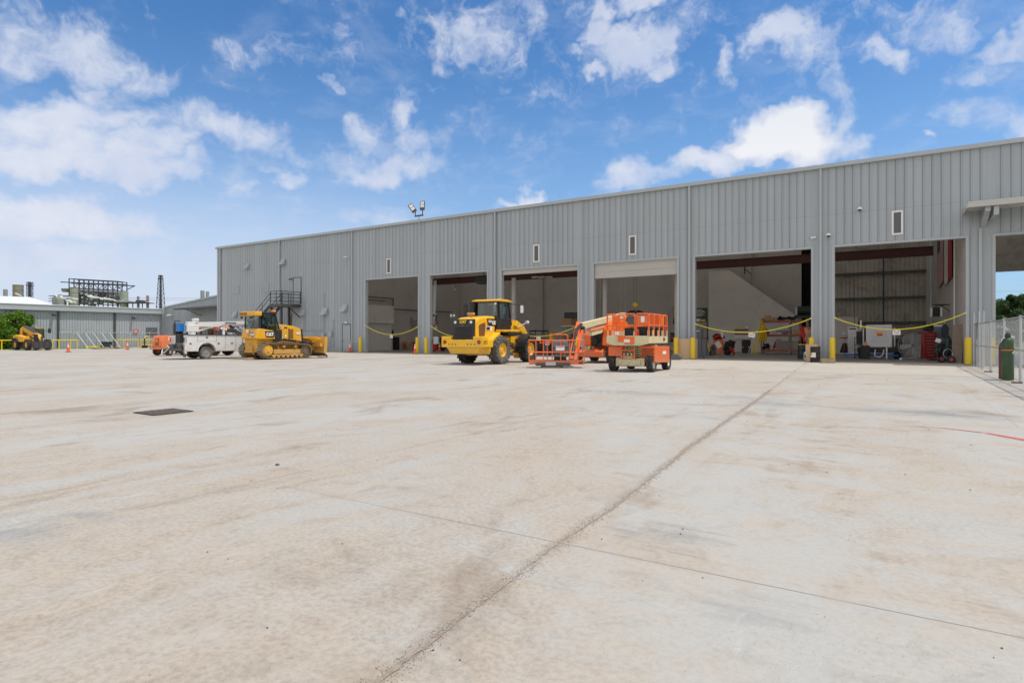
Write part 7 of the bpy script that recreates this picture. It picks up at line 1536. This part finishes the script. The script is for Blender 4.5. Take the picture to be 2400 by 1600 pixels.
t = thing('ceiling_heater', 'dark unit heater hanging at the top right of the second bay', 'heater', (xw(1134, 42), 42, atY(1134, 656, 42)[1])); MB().b(-.5, .5, -.4, .4, -.35, .35).b(-.9, -.5, -.3, .3, -.1, .0).tu([(0, 0, .35), (0, 0, .9)], .04).build('housing', BLK, t, bev=.02)
t = thing('wall_lamp', 'round pale lamp high on the back wall of the second bay', 'lamp', (xw(1067, 57), 57, atY(1067, 679, 57)[1])); MB().la([(.02, .2), (.25, -.1), (.2, -.15)], (0, 0, 0), 'z', 14).build('shade', STL, t, True); MB().cy((0, 0, .1), (0, 0, .8), .02).build('stem', STLD, t)
# third bay shelf with cartons and screen
Y = 50; k = mpp(1336, Y); za = atY(1336, 763, Y)[1]; t = thing('wall_shelf', 'wall shelf carrying a big carton in the third bay', 'shelf', (xw(1336, Y), Y, 0)); MB().b(-.75, 1.1, -.4, .5, za-.08, za).build('board', STL, t); MB().tu([(-.6, .4, za-.6), (-.6, -.3, za-.08)], .03).tu([(.7, .4, za-.6), (.7, -.3, za-.08)], .03).b(-.8,1.2,.5,.56,0.02,za+1.2).build('bracket', IWAL, t)
t = thing('cardboard_box', 'large open brown carton on the third bay shelf', 'box', (xw(1334, Y), Y, za)); MB().b(-.62, .42, -.35, .35, 0, .66).build('carton', CARD, t, bev=.01); MB().b(.43, 1.0, -.3, .3, 0, .62).build('second_half', mat('cardboard_dark', (.28, .16, .08), .8), t)
t = thing('wall_screen', 'black wall screen above the carton in the third bay', 'screen', (xw(1336, Y+.3), Y+.3, za+.72)); MB().b(-.6, .9, 0, .08, 0, .5).build('panel', mat('screen_black', (.004, .004, .005), .3), t); MB().b(-.62, .92, .02, .1, -.02, .52).build('bezel', BLKP, t)
junk('gear_pile', 'piled tan and grey parts under the shelf in the third bay', 'parts', xw(1325, 45), 45, .8, 1.4, .8, .9, mat('tan_part', (.30, .24, .18), .7), 14, 51); junk('gear_pile', 'pink wrapped stack behind the boom lift basket', 'gear', xw(1315, 42), 42, .5, 1.2, .6, .6, mat('pinkish_wrap', (.25, .16, .16), .7), 10, 52)
t = thing('wet_floor_sign', 'yellow folding floor sign behind the caution rope in the third bay', 'sign', (xw(1290, 44), 44, 0)); MB().pr([(-.3, .9), (.3, .9), (.2, 1.6), (.05, 1.75), (-.1, 1.7), (-.22, 1.4)], 'y', -.05, .05).build('panel', SAFY, t, bev=.03); MB().b(-.3, .3, -.2, .2, .02, .9).build('stand', STLD, t)
t = thing('water_cooler', 'white and blue water jug behind the basket in the third bay', 'water cooler', (xw(1283, 40.5), 40.5, 0)); MB().b(-.2, .2, -.2, .2, .02, .75).build('stand', STLD, t); MB().cy((0, 0, .75), (0, 0, 1.15), .19, n=18).build('jug', WHT2, t, True); MB().b(-.08, .08, -.2, -.19, .9, 1.05).build('label', BLUP, t)
# fourth bay: hoist, posters
Y = 44; X = xw(1489, Y); za = atY(1489, 716, Y)[1]; t = thing('chain_hoist', 'yellow hook block hanging on cables in the fourth bay', 'hoist', (X, Y, za)); MB().cy((0, -.1, .05), (0, .1, .05), .17, n=18).cy((.12, -.08, .05), (.12, .08, .05), .12, n=14).build('block', SAFY, t, bev=.01); MB().tu([(0, 0, -.1), (0, 0, -.3), (.08, 0, -.36), (.04, 0, -.43)], .035).build('hook', mat('hook_orange', (.6, .28, .03), .5), t)
q = MB(); 
for x in (-.12, .12): q.tu([(x, 0, .1), (x, 0, 5.4)], .012, 4)
q.build('cable', STLD, t)
t = thing('air_line', 'two thin pale lines hanging left of the hook in the fourth bay', 'cable', (xw(1454, 44), 44, 0)); MB().tu([(0, 0, 3.0), (0, 0, 9)], .012, 4).tu([(.42, 0, 1.5), (.42, 0, 9)], .014, 4).build('line', IWHT, t); MB().cy((0, 0, 2.9), (0, 0, 3.05), .03).build('plug', PAPR, t)
Y = 56; xa, za = atY(1577, 722, Y); t = thing('wall_poster', 'yellow and green framed poster at the right of the fourth bay', 'poster', (xa-.0, Y, za-1.5)); MB().b(0, .8, 0, .04, 0, 1.5).build('frame', BLKP, t); MB().b(.04, .76, -.01, 0, .55, 1.45).build('yellow_print', mat('poster_yellow', (.45, .36, .06), .6), t); MB().b(.04, .76, -.012, -.001, .3, .54).build('green_print', mat('poster_green', (.04, .22, .10), .6), t)
t = thing('alarm_panel', 'small dark panel with red parts at the right of the fourth bay', 'panel', (xw(1577, 50), 50, 0)); MB().b(-.22, .22, 0, .08, .95, 1.75).build('box', BLKP, t); MB().b(-.12, .0, -.02, 0, 1.15, 1.55).b(.05, .12, -.02, 0, 1.0, 1.4).build('red_fitting', REDP, t)
t = thing('lifting_beam', 'black lifting beam resting above the scissor lift rails in the fourth bay', 'beam', (xw(1490, 45), 45, atY(1490, 733, 45)[1])); MB().pr([(-.7, 0), (.7, 0), (.3, .2), (-.4, .2)], 'y', -.15, .15).build('body', BLKP, t); MB().cy((.9, -1, 0), (.9, -1, .02), .01).build('pin', BLK, t)
t = thing('scissor_jack', 'red jack handle beside the left jamb of the fourth bay', 'jack', (xw(1396, 41), 41, 0)); MB().tu([(0, 0, .1), (0, 0, 2.2)], .06).build('handle', REDP, t); MB().b(-.15, .15, -.2, .2, .02, .2).build('base', BLKP, t); MB().tu([(-.1, 0, 2.2), (-.12, 0, 5.3)], .02).build('chain', STL, t)
# drain grate in the yard
t = thing('drain_grate', 'rusty square drain grate set into the concrete at left', 'drain grate', (-11.47, 6.02, .0)); MB().b(-.34, .34, -.34, .34, .003, .0125).build('pit', mat('pit_sediment', (.30, .26, .21), .9), t); q = MB(); GR = mat('grate_iron', (.06, .045, .035), .7, .3, .3, 12)
q.b(-.36, -.32, -.36, .36, .004, .018).b(.32, .36, -.36, .36, .004, .018).b(-.32, .32, -.36, -.32, .004, .018).b(-.32, .32, .32, .36, .004, .018)
t.name = 'drain_grate'; q.build('frame', GR, t); q = MB()
for k in range(1, 8): q.b(-.32+k*.08-.011, -.32+k*.08+.011, -.32, .32, .0128, .0165)
for k in range(1, 5): q.b(-.32, .32, -.32+k*.128-.013, -.32+k*.128+.013, .0129, .0155)
q.build('bars', GR, t)
t = thing('stone_chip', 'larger dark stone lying alone on the concrete left of centre', 'stone', (*c2w((650-1200)/FPX*FPX*EYE/(1090-HOR), FPX*EYE/(1090-HOR)), 0)); bm = bmesh.new(); bmesh.ops.create_icosphere(bm, subdivisions=2, radius=.022); random.seed(5)
for v in bm.verts: v.co *= random.uniform(.8, 1.15); v.co.z = v.co.z*.55+.009
me = bpy.data.meshes.new('stone'); bm.to_mesh(me); bm.free(); me.materials.append(mat('stone_grey', (.12, .115, .11), .9, 0, .3, 30)); o = bpy.data.objects.new('stone', me); COL.objects.link(o); o.parent = t
